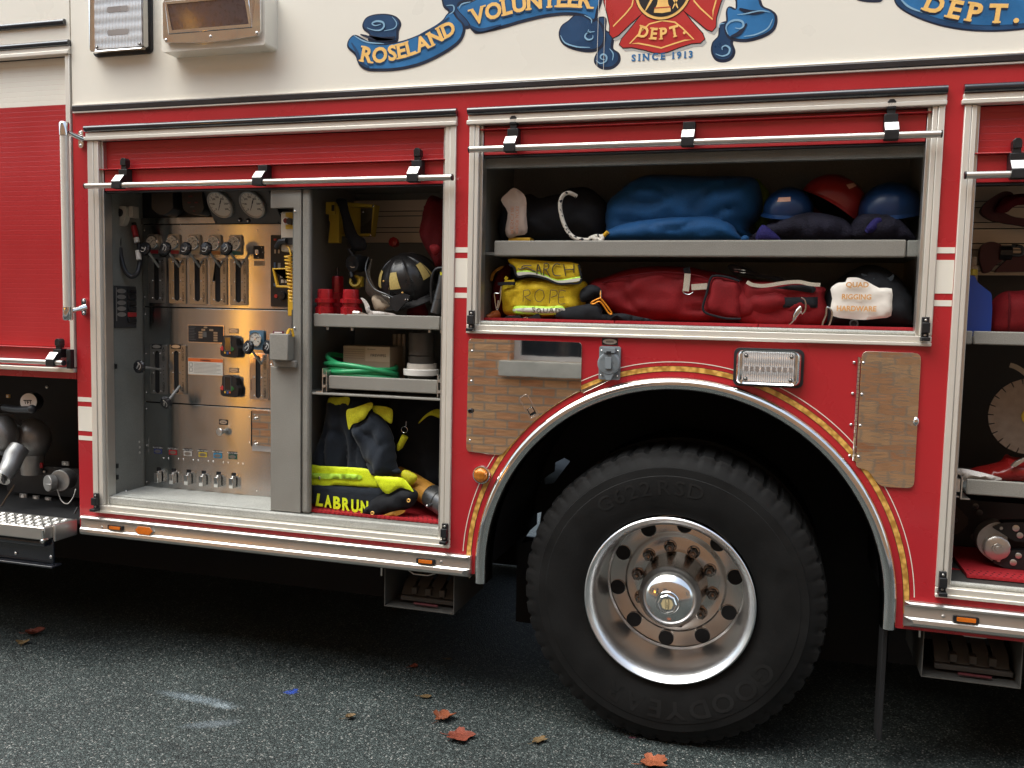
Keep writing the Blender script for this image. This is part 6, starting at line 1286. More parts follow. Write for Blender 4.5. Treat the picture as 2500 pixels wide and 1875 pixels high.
zt_top = u(1029, 812, .2)[1]; zr = [f2 + .036 + i * (zt_top - f2 - .036) / 2 for i in range(3)]
for i, lb in ((0, 'grey tape roll at the bottom of the stack beside the tan box'), (1, 'grey tape roll on top of the stack beside the tan box')):
    nd = thing('tape_roll', lb, 'tape', (tx, .2, zr[i]), 'stacked tape rolls'); mb = MB(); mb.lathe([(.002, .028), (.002, .052), (zr[1] - zr[0] - .002, .052), (zr[1] - zr[0] - .002, .028), (.002, .028)], (tx, .2, zr[i]), (0, 0, 1), 40); mb.build('roll', 'tapegrey', nd)
o = MB().lathe([(0, 0), (0, .05), (.036, .05), (.036, 0)], (tx, .2, f2), (0, 0, 1), 32).build('round_tin', 'tapegrey'); tag(o, 'dull grey round tin under the tape rolls', 'tin')
lx_, lz_ = u(1024, 905, .13); nd = thing('white_cover', 'white round plastic cover resting on the drawer below the tape rolls', 'cover', (lx_, .13, f2)); zl = u(1020, 917, .10)[1]; mb = MB(); mb.lathe([(0, 0), (0, .07), (.022, .071), (.024, .066), (.020, .064), (.02, 0)], (lx_, .15, zl), (0, 0, 1), 48); mb.build('disc', 'white', nd); mb = MB(); mb.lathe([(.02, .06), (.045, .058), (.045, .052), (.02, .052)], (lx_, .155, zl), (0, 0, 1), 48, 0); mb.build('collar', mat('worn_white', (.46, .42, .37), .5, var=.2, scale=30), nd)
for i, px in enumerate((964, 975, 986)):
    x, z = u(px, 823, .34); mb = MB(); mb.cyl((x, .34, f2), (x, .34, z + .012), .008, n=14); o = mb.build('brass_tube', 'webbing'); tag(o, ('left', 'middle', 'right')[i] + ' tan tube of three standing behind the tape rolls', 'tube', 'tan tubes')
o = soft('red_rag', [u(815, 905, .1), u(840, 908, .1), u(855, 918, .1), u(810, 922, .1)], .11, .008, .01, 'redcloth', wr=.002); tag(o, 'red rag poking out of the drawer under the green hose', 'rag')

# turnout coat bay
floor_tile(bx0 + .004, bx1 - .002, .064, .52, .7225, 'floor_tile', 'red perforated floor tile under the firefighter coat', G)
C = lambda Y: zq(4.741, 740, 950, Y)
ct_ = thing('turnout_coat', 'black firefighter coat with lime reflective bands lettered LABRUNO', 'coat', at3(860, 1270, .2))
soft('coat_body', C(.20)([(78, 1060), (80, 900), (110, 800), (160, 660), (215, 520), (270, 300), (290, 90), (420, 40), (560, 40), (700, 80), (780, 260), (760, 560), (880, 800), (960, 1000), (960, 1180), (880, 1250), (500, 1200), (78, 1150)]), .22, .09, .08, 'navycloth', ct_, wr=.026, ws=(13, 4), seed=21, step=.013)
soft('hem_band', C(.105)([(72, 893), (200, 890), (420, 900), (640, 912), (760, 935), (830, 1010), (890, 1132), (660, 1128), (400, 1112), (72, 1102)]), .108, .004, .005, ['lime', 'silverband'], ct_, wr=.004, ws=(14, 5), seed=22, step=.011)
mb = MB(); mb.puff(spline(C(.10)([(74, 975), (300, 978), (640, 990), (650, 1045), (400, 1038), (74, 1030)]), 4), .0995, .003, .005, .012, .004, (14, 5), .5, 0, 22); mb.build('band_stripe', 'silverband', ct_, smooth=80)
soft('name_panel', C(.10)([(78, 1112), (300, 1112), (620, 1128), (900, 1130), (960, 1180), (930, 1280), (760, 1365), (500, 1380), (300, 1362), (130, 1352), (90, 1310)]), .115, .014, .02, 'navycloth', ct_, wr=.004, ws=(18, 10), seed=23)
mb = MB(); hN = .0475; xN, zN = u(740 + 140 / 4.741, 950 + 1345 / 4.741, .09); xE = u(740 + 960 / 4.741, 0, .09)[0]; adv = (xE - xN) / 7.05
for i, c in enumerate('LABRUNO'):
    V, F, w_ = textmesh(c, .045); mb.add([(xN + adv * i + a / max(w_, .3) * adv * .80 + b * .008 * (1 if i == 0 else 0), .0925 - .003 * min(i, 4), zN - .002 * i + b * hN) for a, b in V], F)
mb.build('name_lettering', 'lime', ct_, smooth=0)
soft('sleeve', C(.12)([(548, 445), (640, 400), (720, 345), (765, 255), (830, 262), (930, 380), (1015, 560), (1050, 780), (1060, 900), (1115, 975), (1010, 1000), (820, 1020), (720, 880), (630, 660)]), .14, .06, .05, 'navycloth', ct_, wr=.022, ws=(14, 9), seed=24, step=.012)
soft('shoulder_band', C(.10)([(512, 250), (600, 215), (790, 152), (815, 205), (770, 260), (720, 340), (640, 385), (575, 410), (545, 465), (525, 415)]), .092, .004, .006, 'limedk', ct_, wr=.005, ws=(20, 20), seed=25, step=.01)
soft('sleeve_band', C(.13)([(822, 195), (920, 195), (1012, 212), (1052, 255), (1040, 388), (975, 365), (900, 300), (830, 260)]), .118, .004, .006, 'limedk', ct_, wr=.005, ws=(20, 20), seed=26, step=.01)
soft('chest_band', C(.14)([(298, 105), (420, 92), (535, 98), (515, 192), (410, 180), (296, 216)]), .140, .004, .006, 'limedk', ct_, wr=.005, ws=(20, 20), seed=27, step=.01)
soft('cuff_band', C(.075)([(818, 1025), (920, 1012), (1040, 1018), (1165, 1042), (1275, 1185), (1200, 1160), (1110, 1145), (955, 1212)]), .078, .006, .010, 'lime', ct_, wr=.004, ws=(20, 20), seed=28, step=.01)
soft('cuff', C(.08)([(640, 1390), (690, 1372), (765, 1298), (850, 1245), (1000, 1205), (1120, 1148), (1200, 1150), (1290, 1190), (1305, 1260), (1240, 1370), (1050, 1440), (860, 1488), (710, 1470), (655, 1420)]), .10, .035, .03, 'blackcloth', ct_, wr=.010, ws=(16, 30), seed=29)
soft('cuff_lining', C(.085)([(900, 1470), (1050, 1410), (1190, 1395), (1150, 1440), (1000, 1478)]), .075, .008, .01, 'amber', ct_, wr=.001, seed=30); soft('cuff_tip', C(.07)([(640, 1395), (690, 1368), (665, 1410)]), .07, .004, .006, 'lime', ct_, wr=0, step=.006)
for a, b in ((1220, 1290), (800, 1435)): mb = MB(); p = at3(740 + a / 4.741, 950 + b / 4.741, .052); mb.lathe([(0, .0035), (.002, .004), (.003, .006), (.001, .0075), (-.004, .0078)], p, (.0, -1, 0), 18); mb.build('grommet', 'gold', ct_)
mb = MB(); mb.ell(at3(740 + 188 / 4.741, 950 + 1028 / 4.741, .100), (.0055, .003, .0075), 12, 8); mb.build('snap', 'hook', ct_)
pk = thing('black_backpack', 'black pack standing in shadow right of the firefighter coat', 'backpack', at3(1020, 1200, .35))
soft('pack_body', C(.3)([(1000, 60), (1300, 40), (1640, 60), (1650, 700), (1640, 1180), (1300, 1150), (1050, 1100), (900, 700)]), .33, .08, .1, 'blackcloth', pk, wr=.01, seed=31); soft('pack_band', C(.2)([(1318, 405), (1390, 310), (1500, 242), (1575, 252), (1630, 370), (1530, 328), (1440, 312)]), .215, .012, .012, 'limedk', pk, wr=.003, seed=32)
kt = thing('key_tag', 'yellow tube key tag on a steel ring hanging over the black pack', 'key tag', at3(982, 1105, .17)); mb = MB(); a, b = at3(740 + 1180 / 4.741, 950 + 545 / 4.741, .17), at3(740 + 1095 / 4.741, 950 + 710 / 4.741, .17); mb.tube([a, a.lerp(b, .7), b], [.014, .013, .004], 16); mb.build('tube', 'limedk', kt)
c = at3(740 + 1172 / 4.741, 950 + 470 / 4.741, .17); mb = MB(); mb.tube([c + Vector((.0135 * math.cos(2 * math.pi * i / 24), 0, .0125 * math.sin(2 * math.pi * i / 24))) for i in range(24)], .0012, 6, closed=True); mb.tube([c + Vector((.006, 0, .013)), c + Vector((.008, 0, .035))], .0015, 6); mb.build('ring', 'hook', kt)
ac = thing('air_cylinder', 'amber sleeved breathing air bottle with black valve collar lying right of the coat cuff', 'air bottle', at3(1040, 1270, .2)); a, b = at3(1000, 1178, .22), at3(1096, 1238, .10); L = lambda t: a.lerp(b, t)
mb = MB(); mb.tube([L(-.3), L(.05), L(.3), L(.55)], [.04, .046, .046, .046], 28); mb.build('sleeve', 'amber', ac); mb = MB(); mb.tube([L(.551), L(.56), L(.60), L(.78), L(.785), L(.80), L(.81), L(1.2)], [.044, .048, .049, .049, .046, .046, .049, .049], 28); mb.build('collar', 'gun', ac, smooth=30)
soft('bottle_strap', C(.12)([(1120, 985), (1175, 940), (1310, 1015), (1250, 1115), (1150, 1080)]), .13, .012, .012, 'limedk', ac, wr=.002, seed=33)
mb = MB(); mb.tube(line3(spline([(1044, 1236, .09), (1050, 1234, .085), (1062, 1228, .085), (1080, 1226, .09)], 5, False), .09), .008, 10); mb.ell(at3(1043, 1235, .085), (.006, .006, .006), 10, 8, 1); mb.build('valve_lever', ['plastic', 'hook'], ac)
# ------------------------------------------------------------------ middle locker
zs1, zs0 = u(1700, 586, .06)[1], u(1700, 627, .06)[1]
nd = node('shelf', T, (-1.0, .06, zs0)); xl, xs, xr_ = u(1206, 600, .06)[0], u(2214, 600, .06)[0], .449
mb = MB(); mb.box(xl, xs - .0015, .06, .072, zs0, zs1); mb.build('shelf_lip', 'divgrey', nd, bevel=.008, seg=3); mb = MB(); mb.box(xs + .0015, xr_, .062, .074, zs0 + .002, zs1 - .002); mb.build('shelf_bracket', 'grey', nd, bevel=.004); mb = MB(); mb.box(-1.06, xr_, .0745, .47, zs0 + .006, zs0 + .016); mb.build('shelf_board', 'grey', nd, smooth=0)
sf = zs0 + .016
for i in range(3): a = -1.052 + i * .499; floor_tile(a, a + .496, .066, .47, 1.5155, 'floor_tile', ('red floor tile under the yellow search rope bag', 'red floor tile under the middle of the long red bag', 'red floor tile under the black rigging bag')[i], G)
m6, m7, m8, m9 = (lambda Y: zq(3.568, 1130, 250, Y)), (lambda Y: zq(3.403, 1700, 250, Y)), (lambda Y: zq(3.881, 1130, 600, Y)), (lambda Y: zq(3.403, 1650, 600, Y))
o = soft('duffel_bag', m6(.22)([(330, 1230), (330, 900), (450, 830), (560, 785), (640, 822), (740, 800), (830, 782), (885, 742), (960, 730), (1045, 725), (1130, 762), (1220, 845), (1270, 930), (1262, 1090), (1180, 1230), (700, 1240)]), .26, .12, .10, 'blackcloth', wr=.014, ws=(9, 9), seed=41); tag(o, 'black duffel bag at the left end of the upper shelf', 'bag')
nd = thing('plastic_sign', 'crumpled clear plastic sleeve with orange lettering against the black duffel', 'sleeve', at3(1255, 585, .12))
soft('sleeve_sheet', m6(.12)([(328, 850), (380, 790), (432, 745), (485, 762), (545, 830), (550, 980), (556, 1132), (470, 1160), (398, 1182), (365, 1112), (388, 960)]), .125, .006, .012, 'polybag', nd, wr=.008, ws=(16, 10), seed=42, sm=3)
mb = MB(); 
for px, s in ((1250, 'RESCUE'), (1262, 'MINOR JACKS')):
    x, z = u(px, 550, .107); L_ = textmesh(s)[2]; hh = .012; k = .10 / (L_ * hh)
    mb.text(s, lambda a, b: (x - (b - .5) * hh * -1, .107, z - .03 + a * hh * k), 0)
mb.build('sleeve_lettering', mat('faded_orange_print', (.50, .20, .10), .5), nd, smooth=0)
nd = thing('yellow_case', 'small yellow case under the clear plastic sleeve', 'case', at3(1267, 588, .13)); (a, d), (b, c) = u(1241, 580, .13), u(1294, 590, .13); mb = MB(); mb.box(a, b, .13, .19, sf, d); mb.build('case_body', 'toolyellow', nd, bevel=.003)
rp = thing('rope', 'white braided rope curling over the black duffel with a knotted yellow end', 'rope', at3(1400, 588, .1)); P = [at3(1130 + a / 3.568, 250 + b / 3.568, y) for a, b, y in spline([(992, 818, .115), (960, 800, .108), (920, 788, .10), (875, 808, .098), (850, 860, .098), (848, 930, .098), (865, 1010, .098), (895, 1090, .098), (940, 1155, .098), (1000, 1190, .095), (1090, 1198, .095), (1130, 1180, .085), (1160, 1200, .08), (1120, 1215, .095), (1110, 1185, .105), (1170, 1165, .10), (1215, 1180, .09), (1200, 1210, .085), (1180, 1180, .10), (1230, 1160, .095)], 7, False)]
def ropemat():
    m = bpy.data.materials.new('braided_rope'); m.use_nodes = True; n = m.node_tree.nodes; l = m.node_tree.links; p = n['Principled BSDF']; tc = n.new('ShaderNodeTexCoord')
    w = n.new('ShaderNodeTexVoronoi'); w.inputs['Scale'].default_value = 120; l.new(tc.outputs['Object'], w.inputs['Vector']); c = n.new('ShaderNodeValToRGB'); c.color_ramp.interpolation = 'CONSTANT'; c.color_ramp.elements[0].color = (.02, .02, .025, 1); c.color_ramp.elements[1].color = (.66, .62, .54, 1); c.color_ramp.elements[1].position = .14
    s = n.new('ShaderNodeSeparateColor'); l.new(w.outputs['Color'], s.inputs[0]); l.new(s.outputs[0], c.inputs[0]); l.new(c.outputs[0], p.inputs['Base Color']); p.inputs['Roughness'].default_value = .85
    b = n.new('ShaderNodeBump'); b.inputs['Strength'].default_value = .5; b.inputs['Distance'].default_value = .003; l.new(w.outputs['Distance'], b.inputs['Height']); l.new(b.outputs[0], p.inputs['Normal']); return m
M['navypl'] = mat('blue_helmet_plastic', (.006, .030, .10), .4, var=.1, coat=.1); M['redpl_dim'] = mat('red_helmet_dimmed', (.20, .011, .009), .45, var=.1, coat=.1)  # helmet colours darkened, dimness of the upper shelf put into them
M['rope'] = ropemat(); mb = MB(); mb.tube(P, .0076, 12); mb.build('rope_strand', 'rope', rp); mb = MB(); mb.tube([P[-1], at3(1130 + 1262 / 3.568, 250 + 1128 / 3.568, .09)], .0072, 12); mb.build('taped_end', 'toolyellow', rp)
o = soft('blue_duffel', [u(*p, .2) for p in [(1470, 575), (1472, 500), (1500, 466), (1545, 432), (1590, 420), (1700, 424), (1800, 424), (1842, 430), (1858, 462), (1861, 505), (1848, 535), (1826, 556), (1815, 590), (1480, 590)]], .26, .14, .12, 'bluecloth', wr=.030, ws=(4.5, 10), seed=43); tag(o, 'large blue nylon bag in the middle of the upper shelf', 'bag')
o = soft('blue_roll', [u(*p, .12) for p in [(1462, 582), (1490, 556), (1545, 539), (1612, 530), (1690, 525), (1748, 528), (1783, 544), (1799, 566), (1800, 590), (1640, 593), (1480, 593)]], .14, .06, .05, 'bluecloth', wr=.014, ws=(7, 16), seed=44, step=.012); tag(o, 'rolled bright blue tarp in front of the large blue bag', 'tarp')
o = soft('lime_vest', [u(*p, .36) for p in [(1840, 440), (1866, 452), (1880, 480), (1876, 540), (1840, 560)]], .38, .05, .03, fabric('lime_mesh', (.16, .24, .03), .8, bs=160, b=.8), wr=.01, seed=45); tag(o, 'lime mesh vest wedged behind the large blue bag', 'vest')
o = MB().ell(at3(1819, 583, .10), (.014, .014, .012), 20, 12).build('blue_ball', 'bluecloth'); tag(o, 'small teal ball end beside the rolled blue tarp', 'ball')
def hard_hat(px, py, Y, R, axis, brim, m, label, sticker=None, slot=None, open_=False):
    c = at3(px, py, Y); ax = Vector(axis).normalized(); bd = Vector(brim); bd = (bd - ax * bd.dot(ax)).normalized(); sd_ = ax.cross(bd)
    nd = thing('rescue_helmet', label, 'helmet', (c.x, c.y, sf), 'rescue helmets')
    n2 = 56; S = lambda t, p, k=1.0: c + ax * (R * .95 * math.sin(R_(p)) * k) + (bd * math.cos(R_(t)) * 1.16 + sd_ * math.sin(R_(t))) * (R * math.cos(R_(p)) * k)
    def low(t): return -6 - 16 * max(0, -math.cos(R_(t)))
    V = []; ps = 16
    for i in range(ps + 1):
        for j in range(n2): t = 360 * j / n2; p = low(t) + (90 - low(t)) * i / ps; V.append(S(t, p, 1 + (.012 if (abs((t + 180) % 360 - 180) < 14) else 0)))
    F = [(i * n2 + j, i * n2 + (j + 1) % n2, (i + 1) * n2 + (j + 1) % n2, (i + 1) * n2 + j) for i in range(ps) for j in range(n2)]
    b0 = len(V)
    for k, (ext, dz) in enumerate(((1.0, 0), (1.10, -.05), (1.22, -.11))):
        for j in range(n2):
            t = 360 * j / n2; e = 1 + (ext - 1) * max(.12, math.cos(R_(t)) ** 2 if math.cos(R_(t)) > 0 else .12); q = S(t, low(t), 1.0); V.append(c + (q - c) * e + ax * (R * dz * (1 if math.cos(R_(t)) > 0 else .2)))
    F += [(b0 + k * n2 + (j + 1) % n2, b0 + k * n2 + j, b0 + (k + 1) * n2 + j, b0 + (k + 1) * n2 + (j + 1) % n2) for k in range(2) for j in range(n2)]
    mb = MB(); mb.add(V, F); mb.build('shell', m, nd, smooth=60)
    mb = MB(); mb.add([S(360 * j / 32, -4 + 75 * i / 6, .955) for i in range(7) for j in range(32)], [(i * 32 + j, (i + 1) * 32 + j, (i + 1) * 32 + (j + 1) % 32, i * 32 + (j + 1) % 32) for i in range(6) for j in range(32)]); mb.build('liner', 'dark', nd)
    for tt, pp_, w, h, an, mm, nm in ([sticker] if sticker else []) + ([slot] if slot else []):
        mb = MB(); q = 4; V = []
        for i in range(q + 1):
            for j in range(q + 1): a, b = (i / q - .5) * w, (j / q - .5) * h; V.append(S(tt + a * math.cos(an) - b * math.sin(an), pp_ + a * math.sin(an) + b * math.cos(an), 1.022))
        mb.add(V, [(i * 5 + j, (i + 1) * 5 + j, (i + 1) * 5 + j + 1, i * 5 + j + 1) for i in range(4) for j in range(4)]); mb.build(nm, mm, nd)
    return nd
hard_hat(1924, 512, .20, .082, (.05, -.25, 1), (-.55, -1, -.2), 'navypl', 'smaller blue rescue helmet left of the red one', (18, 34, 34, 12, .1, 'sticker', 'sticker'))
hard_hat(2034, 506, .27, .112, (.55, .15, 1), (-.9, -.75, -.1), 'redpl_dim', 'red rescue helmet tilted on its side between two blue helmets', (62, 42, 26, 10, 1.0, 'sticker', 'sticker'), (10, 66, 30, 10, .2, 'dark', 'vent_slot'))
hard_hat(2172, 512, .22, .098, (-.05, -.2, 1), (-.75, -1, -.3), 'navypl', 'larger blue rescue helmet at the right end of the upper shelf', None, (-40, 30, 14, 12, 0, 'plastic', 'vent_slot'))
o = soft('purple_net', [u(*p, .1) for p in [(1842, 588), (1850, 560), (1880, 540), (1920, 522), (1975, 514), (2030, 520), (2075, 540), (2085, 590)]], .15, .07, .05, ['dkmesh'], wr=.016, ws=(14, 14), seed=46); tag(o, 'dark purple mesh bundle in front of the red rescue helmet', 'mesh bundle')
o = soft('purple_patch', [u(*p, .075) for p in [(1846, 572), (1862, 548), (1888, 565), (1905, 582), (1900, 590), (1850, 588)]], .085, .015, .02, 'purple', wr=.006, ws=(30, 30), seed=47); tag(o, 'purple glove fingers at the left of the dark mesh bundle', 'glove')
o = soft('mesh_bundle', [u(*p, .11) for p in [(2072, 590), (2080, 545), (2105, 520), (2150, 512), (2195, 525), (2225, 555), (2232, 590)]], .16, .07, .05, 'dkmesh', wr=.014, ws=(14, 14), seed=48); tag(o, 'dark mesh bundle below the larger blue rescue helmet', 'mesh bundle')
o = soft('purple_glove', [u(*p, .085) for p in [(2112, 562), (2132, 535), (2152, 532), (2150, 552), (2128, 568)]], .095, .012, .015, 'purple', wr=.003, ws=(30, 30), seed=49); tag(o, 'purple patch on the dark mesh below the larger blue helmet', 'glove')
# lower level, left: rope search bag
b1 = .1
yb = thing('rope_bag', 'yellow rope bag lettered SEARCH ROPE SQUAD with black trimmed flap', 'bag', at3(1310, 785, .16))
soft('bag_body', m8(.11)([(340, 372), (420, 345), (495, 318), (600, 300), (740, 300), (900, 320), (1135, 335), (1132, 480), (1120, 600), (1050, 660), (800, 690), (520, 690), (370, 660), (342, 560)]), .17, .085, .05, 'yellowcloth', yb, wr=.012, ws=(10, 14), seed=51, step=.011)
FL = m8(.09)
soft('bag_flap', FL([(430, 128), (620, 132), (850, 150), (1092, 172), (1112, 330), (1000, 352), (900, 352), (780, 305), (640, 275), (520, 292), (480, 205)]), .09, .012, .02, 'yellowcloth', yb, wr=.004, ws=(9, 12), seed=52, sm=3)
mb = MB(); ribbon(mb, [at3(1130 + a / 3.881, 600 + b / 3.881, .076) for a, b in spline([(440, 180), (485, 205), (520, 290), (640, 280), (780, 310), (900, 358), (1010, 356), (1118, 338), (1098, 180)], 6, False)], .007, .006, 0); mb.build('flap_trim', 'blackcloth', yb)
soft('flap_stripe', m8(.078)([(512, 240), (620, 232), (760, 262), (900, 322), (1108, 290), (1110, 332), (1000, 350), (900, 350), (780, 302), (640, 272), (520, 288)]), .0775, .002, .01, ['silverband'], yb, wr=.001, seed=53, sm=3, step=.01); soft('flap_silver', m8(.077)([(514, 254), (640, 250), (790, 290), (900, 332), (1110, 305), (1110, 332), (1000, 349), (900, 348), (780, 298), (640, 270), (520, 284)]), .0745, .002, .01, mat('silver_tape', (.62, .60, .52), .35), yb, wr=.001, seed=54, sm=3, step=.01)
soft('bag_stripe', m8(.08)([(488, 575), (640, 570), (800, 575), (940, 570), (960, 640), (800, 655), (640, 650), (490, 640)]), .0815, .003, .01, 'silverband', yb, wr=.001, seed=55, step=.01)
soft('bag_silver', m8(.08)([(490, 598), (640, 588), (800, 596), (945, 590), (955, 625), (800, 640), (640, 632), (492, 622)]), .0785, .002, .008, mat('silver_tape', (.55, .53, .46), .35), yb, wr=.001, seed=56, step=.01)
def hand(mb, strokes, Y, w, sc=3.881, ox=1130, oy=600, m=0):
    for s in strokes: mb.tube([at3(ox + a / sc, oy + b / sc, Y) for a, b in (spline(s, 5, False) if len(s) > 2 else s)], w, 6, m)
mb = MB()
hand(mb, [[(650, 188), (575, 190), (560, 215), (600, 205)], [(520, 215), (545, 222), (575, 215)], [(600, 205), (690, 245)], [(700, 268), (712, 175), (745, 272)], [(704, 232), (738, 232)], [(765, 280), (770, 168)], [(770, 168), (810, 172), (805, 215), (772, 222)], [(785, 225), (825, 288)], [(920, 178), (880, 172), (850, 215), (865, 275), (925, 285)], [(955, 175), (975, 285)], [(1052, 172), (1052, 258)], [(960, 228), (1054, 222)]], .0745, .0022)
hand(mb, [[(570, 530), (575, 425)], [(575, 425), (625, 420), (635, 460), (580, 485)], [(590, 490), (645, 525)], [(720, 415), (685, 450), (690, 510), (730, 530), (768, 490), (760, 430), (720, 415)], [(820, 545), (830, 420)], [(830, 420), (885, 425), (890, 465), (835, 490)], [(975, 430), (915, 432), (910, 545), (970, 548)], [(912, 488), (960, 485)]], .0800, .0014)
hand(mb, [[(685, 582), (660, 585), (665, 605), (682, 615), (672, 632), (650, 628)], [(720, 590), (700, 610), (715, 632), (738, 615), (725, 592)], [(728, 622), (745, 640)], [(765, 590), (768, 628), (795, 630), (800, 592)], [(820, 635), (838, 588), (860, 635)], [(828, 618), (852, 616)], [(880, 590), (882, 635)], [(882, 590), (912, 600), (908, 630), (882, 636)]], .0755, .0013)
mb.build('marker_lettering', mat('marker_ink', (.06, .04, .02), .6), yb)
mb = MB(); ribbon(mb, line3(spline([(1238, 676, .09), (1234, 684, .085), (1240, 688, .085), (1256, 686, .09)], 5, False), .1), .012, .003); mb.build('bag_webbing', 'yellowcloth', yb)
mb = MB(); ribbon(mb, line3([(1217, 693, .085), (1236, 692, .08), (1257, 692, .08)], .08), .012, .01); mb.build('bag_edge', 'blackcloth', yb)
def carabiner(pl, Y, r, m, label, name='carabiner', lock=None):
    nd = thing(name, label, 'carabiner', at3(*pl[len(pl) // 2], Y)); mb = MB(); mb.tube(line3([p + (Y,) for p in spline(pl, 5, True)], Y), r, 8, closed=True); mb.build('hook_frame', m, nd)
    if lock: mb = MB(); mb.tube(line3([p + (Y,) for p in lock], Y), r * 1.5, 10); mb.build('gate', 'hook', nd)
    return nd
carabiner([(1213, 757), (1207, 722), (1209, 716), (1220, 715), (1224, 698), (1221, 735)], .075, .0022, 'hook', 'thin silver carabiner clipped to the left edge of the yellow rope bag', lock=[(1217, 733), (1214, 752)])
o = soft('red_rope_bag', m8(.2)([(255, 640), (250, 420), (275, 300), (340, 210), (420, 200), (420, 650)]), .24, .07, .06, 'dkred', wr=.006, seed=57); tag(o, 'dark red bag standing behind the left edge of the yellow rope bag', 'bag')
o = soft('orange_strap', m8(.15)([(250, 320), (270, 250), (350, 195), (375, 205), (300, 260), (275, 330)]), .16, .008, .01, 'amber', wr=.001, step=.01); tag(o, 'brown strap on the dark red bag at the left', 'strap')
c = at3(1200, 772, .13); nd = thing('orange_plug', 'orange plug on the floor mat at the left front corner', 'plug', (c.x, c.y, 1.527)); mb = MB(); mb.lathe([(-.03, .018), (-.005, .0175), (.0, .013), (.02, .009), (.024, 0)], c, (-.7, -.7, -.25), 24); mb.build('plug_body', mat('burnt_orange', (.42, .11, .02), .45), nd)
rd = thing('buckle_radio', 'black plastic buckle with red button in front of the yellow rope bag', 'buckle', at3(1270, 782, .085)); mb = MB(); mb.plate(roundpoly([u(*p, .085) for p in [(1231, 784), (1234, 774), (1246, 770), (1272, 770), (1275, 785)]], .003), .075, .105); mb.plate(roundpoly([u(*p, .085) for p in [(1272, 786), (1274, 775), (1300, 772), (1316, 763), (1321, 778), (1312, 786)]], .003), .08, .10); mb.build('case', 'plastic', rd, bevel=.003)
(a, d), (b, c) = u(1245, 770, .09), u(1259, 773, .09); mb = MB(); mb.box(a, b, .076, .09, c, d + .0015); mb.build('button', 'redpl', rd); x, z = u(1283, 781, .078); mb = MB(); mb.lathe([(0, .007), (.003, .008), (.004, .011), (0, .012)], (x, .08, z), (0, -1, .2), 20); mb.build('clip_ring', 'hook', rd)
st = thing('webbing_strap', 'wide black webbing strap lying along the front of the long red bag', 'strap', at3(1500, 790, .085))
soft('strap_fold', m8(.075)([(858, 650), (905, 615), (960, 590), (1100, 565), (1260, 545), (1315, 600), (1330, 650), (1500, 640), (1650, 670), (1785, 700), (1780, 738), (1600, 722), (1400, 715), (1200, 735), (1000, 722), (900, 700)]), .085, .022, .025, 'blackcloth', st, wr=.005, ws=(12, 30), seed=58); soft('strap_tail', m8(.08)([(1785, 705), (1880, 712), (2060, 735), (2300, 750), (2300, 765), (1900, 745), (1780, 735)]), .085, .006, .01, 'blackcloth', st, wr=.001, seed=59)
soft('strap_end', m8(.1)([(1105, 460), (1130, 410), (1210, 368), (1300, 400), (1315, 470), (1250, 500), (1170, 530), (1120, 530)]), .10, .025, .02, 'blackcloth', st, wr=.004, seed=60)
nd = carabiner([(1443, 739), (1462, 729), (1469, 731), (1493, 763), (1486, 764), (1466, 737), (1450, 742)], .07, .0030, 'hookor', 'orange carabiner on the black strap', lock=[(1467, 709), (1467, 728)])
# long red bag
rb = thing('rescue_bag', 'long red nylon rescue bag with black trimmed pocket on the lower level', 'bag', at3(1720, 790, .2))
soft('bag_body', [u(*p, .12) for p in [(1425, 700), (1440, 680), (1468, 674), (1512, 658), (1568, 648), (1630, 647), (1680, 650), (1712, 656), (1797, 672), (1856, 682), (1940, 690), (2004, 697), (2018, 725), (2012, 798), (1850, 800), (1700, 798), (1600, 794), (1520, 775), (1450, 740)]], .2, .10, .08, 'redcloth', rb, wr=.022, ws=(6, 11), seed=61, step=.013)
soft('pocket', m9(.085)([(290, 275), (330, 252), (430, 265), (525, 300), (548, 440), (535, 605), (430, 602), (330, 580), (245, 552), (228, 505), (255, 400)]), .105, .02, .02, 'redcloth', rb, wr=.003, seed=62)
mb = MB(); mb.tube([at3(1650 + a / 3.403, 600 + b / 3.403, .087) for a, b in spline([(530, 295), (430, 262), (330, 250), (288, 275), (255, 400), (226, 505), (245, 555), (330, 585), (430, 606), (540, 608)], 5, False)], .0042, 8); mb.build('pocket_trim', 'blackcloth', rb)
soft('end_panel', m9(.11)([(548, 350), (700, 300), (1195, 335), (1235, 420), (1215, 665), (545, 655)]), .125, .025, .03, 'redcloth', rb, wr=.006, ws=(8, 10), seed=63)
mb = MB(); ribbon(mb, [at3(1650 + a / 3.403, 600 + b / 3.403, .078) for a, b in spline([(590, 300), (640, 325), (740, 332), (900, 308), (1020, 300), (1110, 318), (1200, 325)], 6, False)], .0125, .003); mb.build('carry_strap', 'webbing', rb)
soft('strap_lining', m9(.09)([(590, 300), (700, 345), (840, 345), (980, 325), (1150, 340), (1140, 390), (1000, 372), (800, 352), (660, 345)]), .095, .006, .01, 'blackcloth', rb, wr=.001, seed=64)
mb = MB(); ribbon(mb, [at3(1650 + a / 3.403, 600 + b / 3.403, .09) for a, b in ((98, 232), (92, 300), (82, 378))], .0215, .003, up=(1, 0, 0)); ribbon(mb, [at3(1650 + a / 3.403, 600 + b / 3.403, .088) for a, b in ((130, 345), (200, 340), (262, 335))], .021, .003); mb.build('webbing_tab', 'webbing', rb)
mb = MB(); ribbon(mb, [at3(1650 + a / 3.403, 600 + b / 3.403, .098) for a, b in ((88, 180), (98, 232))], .024, .003, up=(1, 0, 0)); mb.build('tab_root', 'blackcloth', rb)
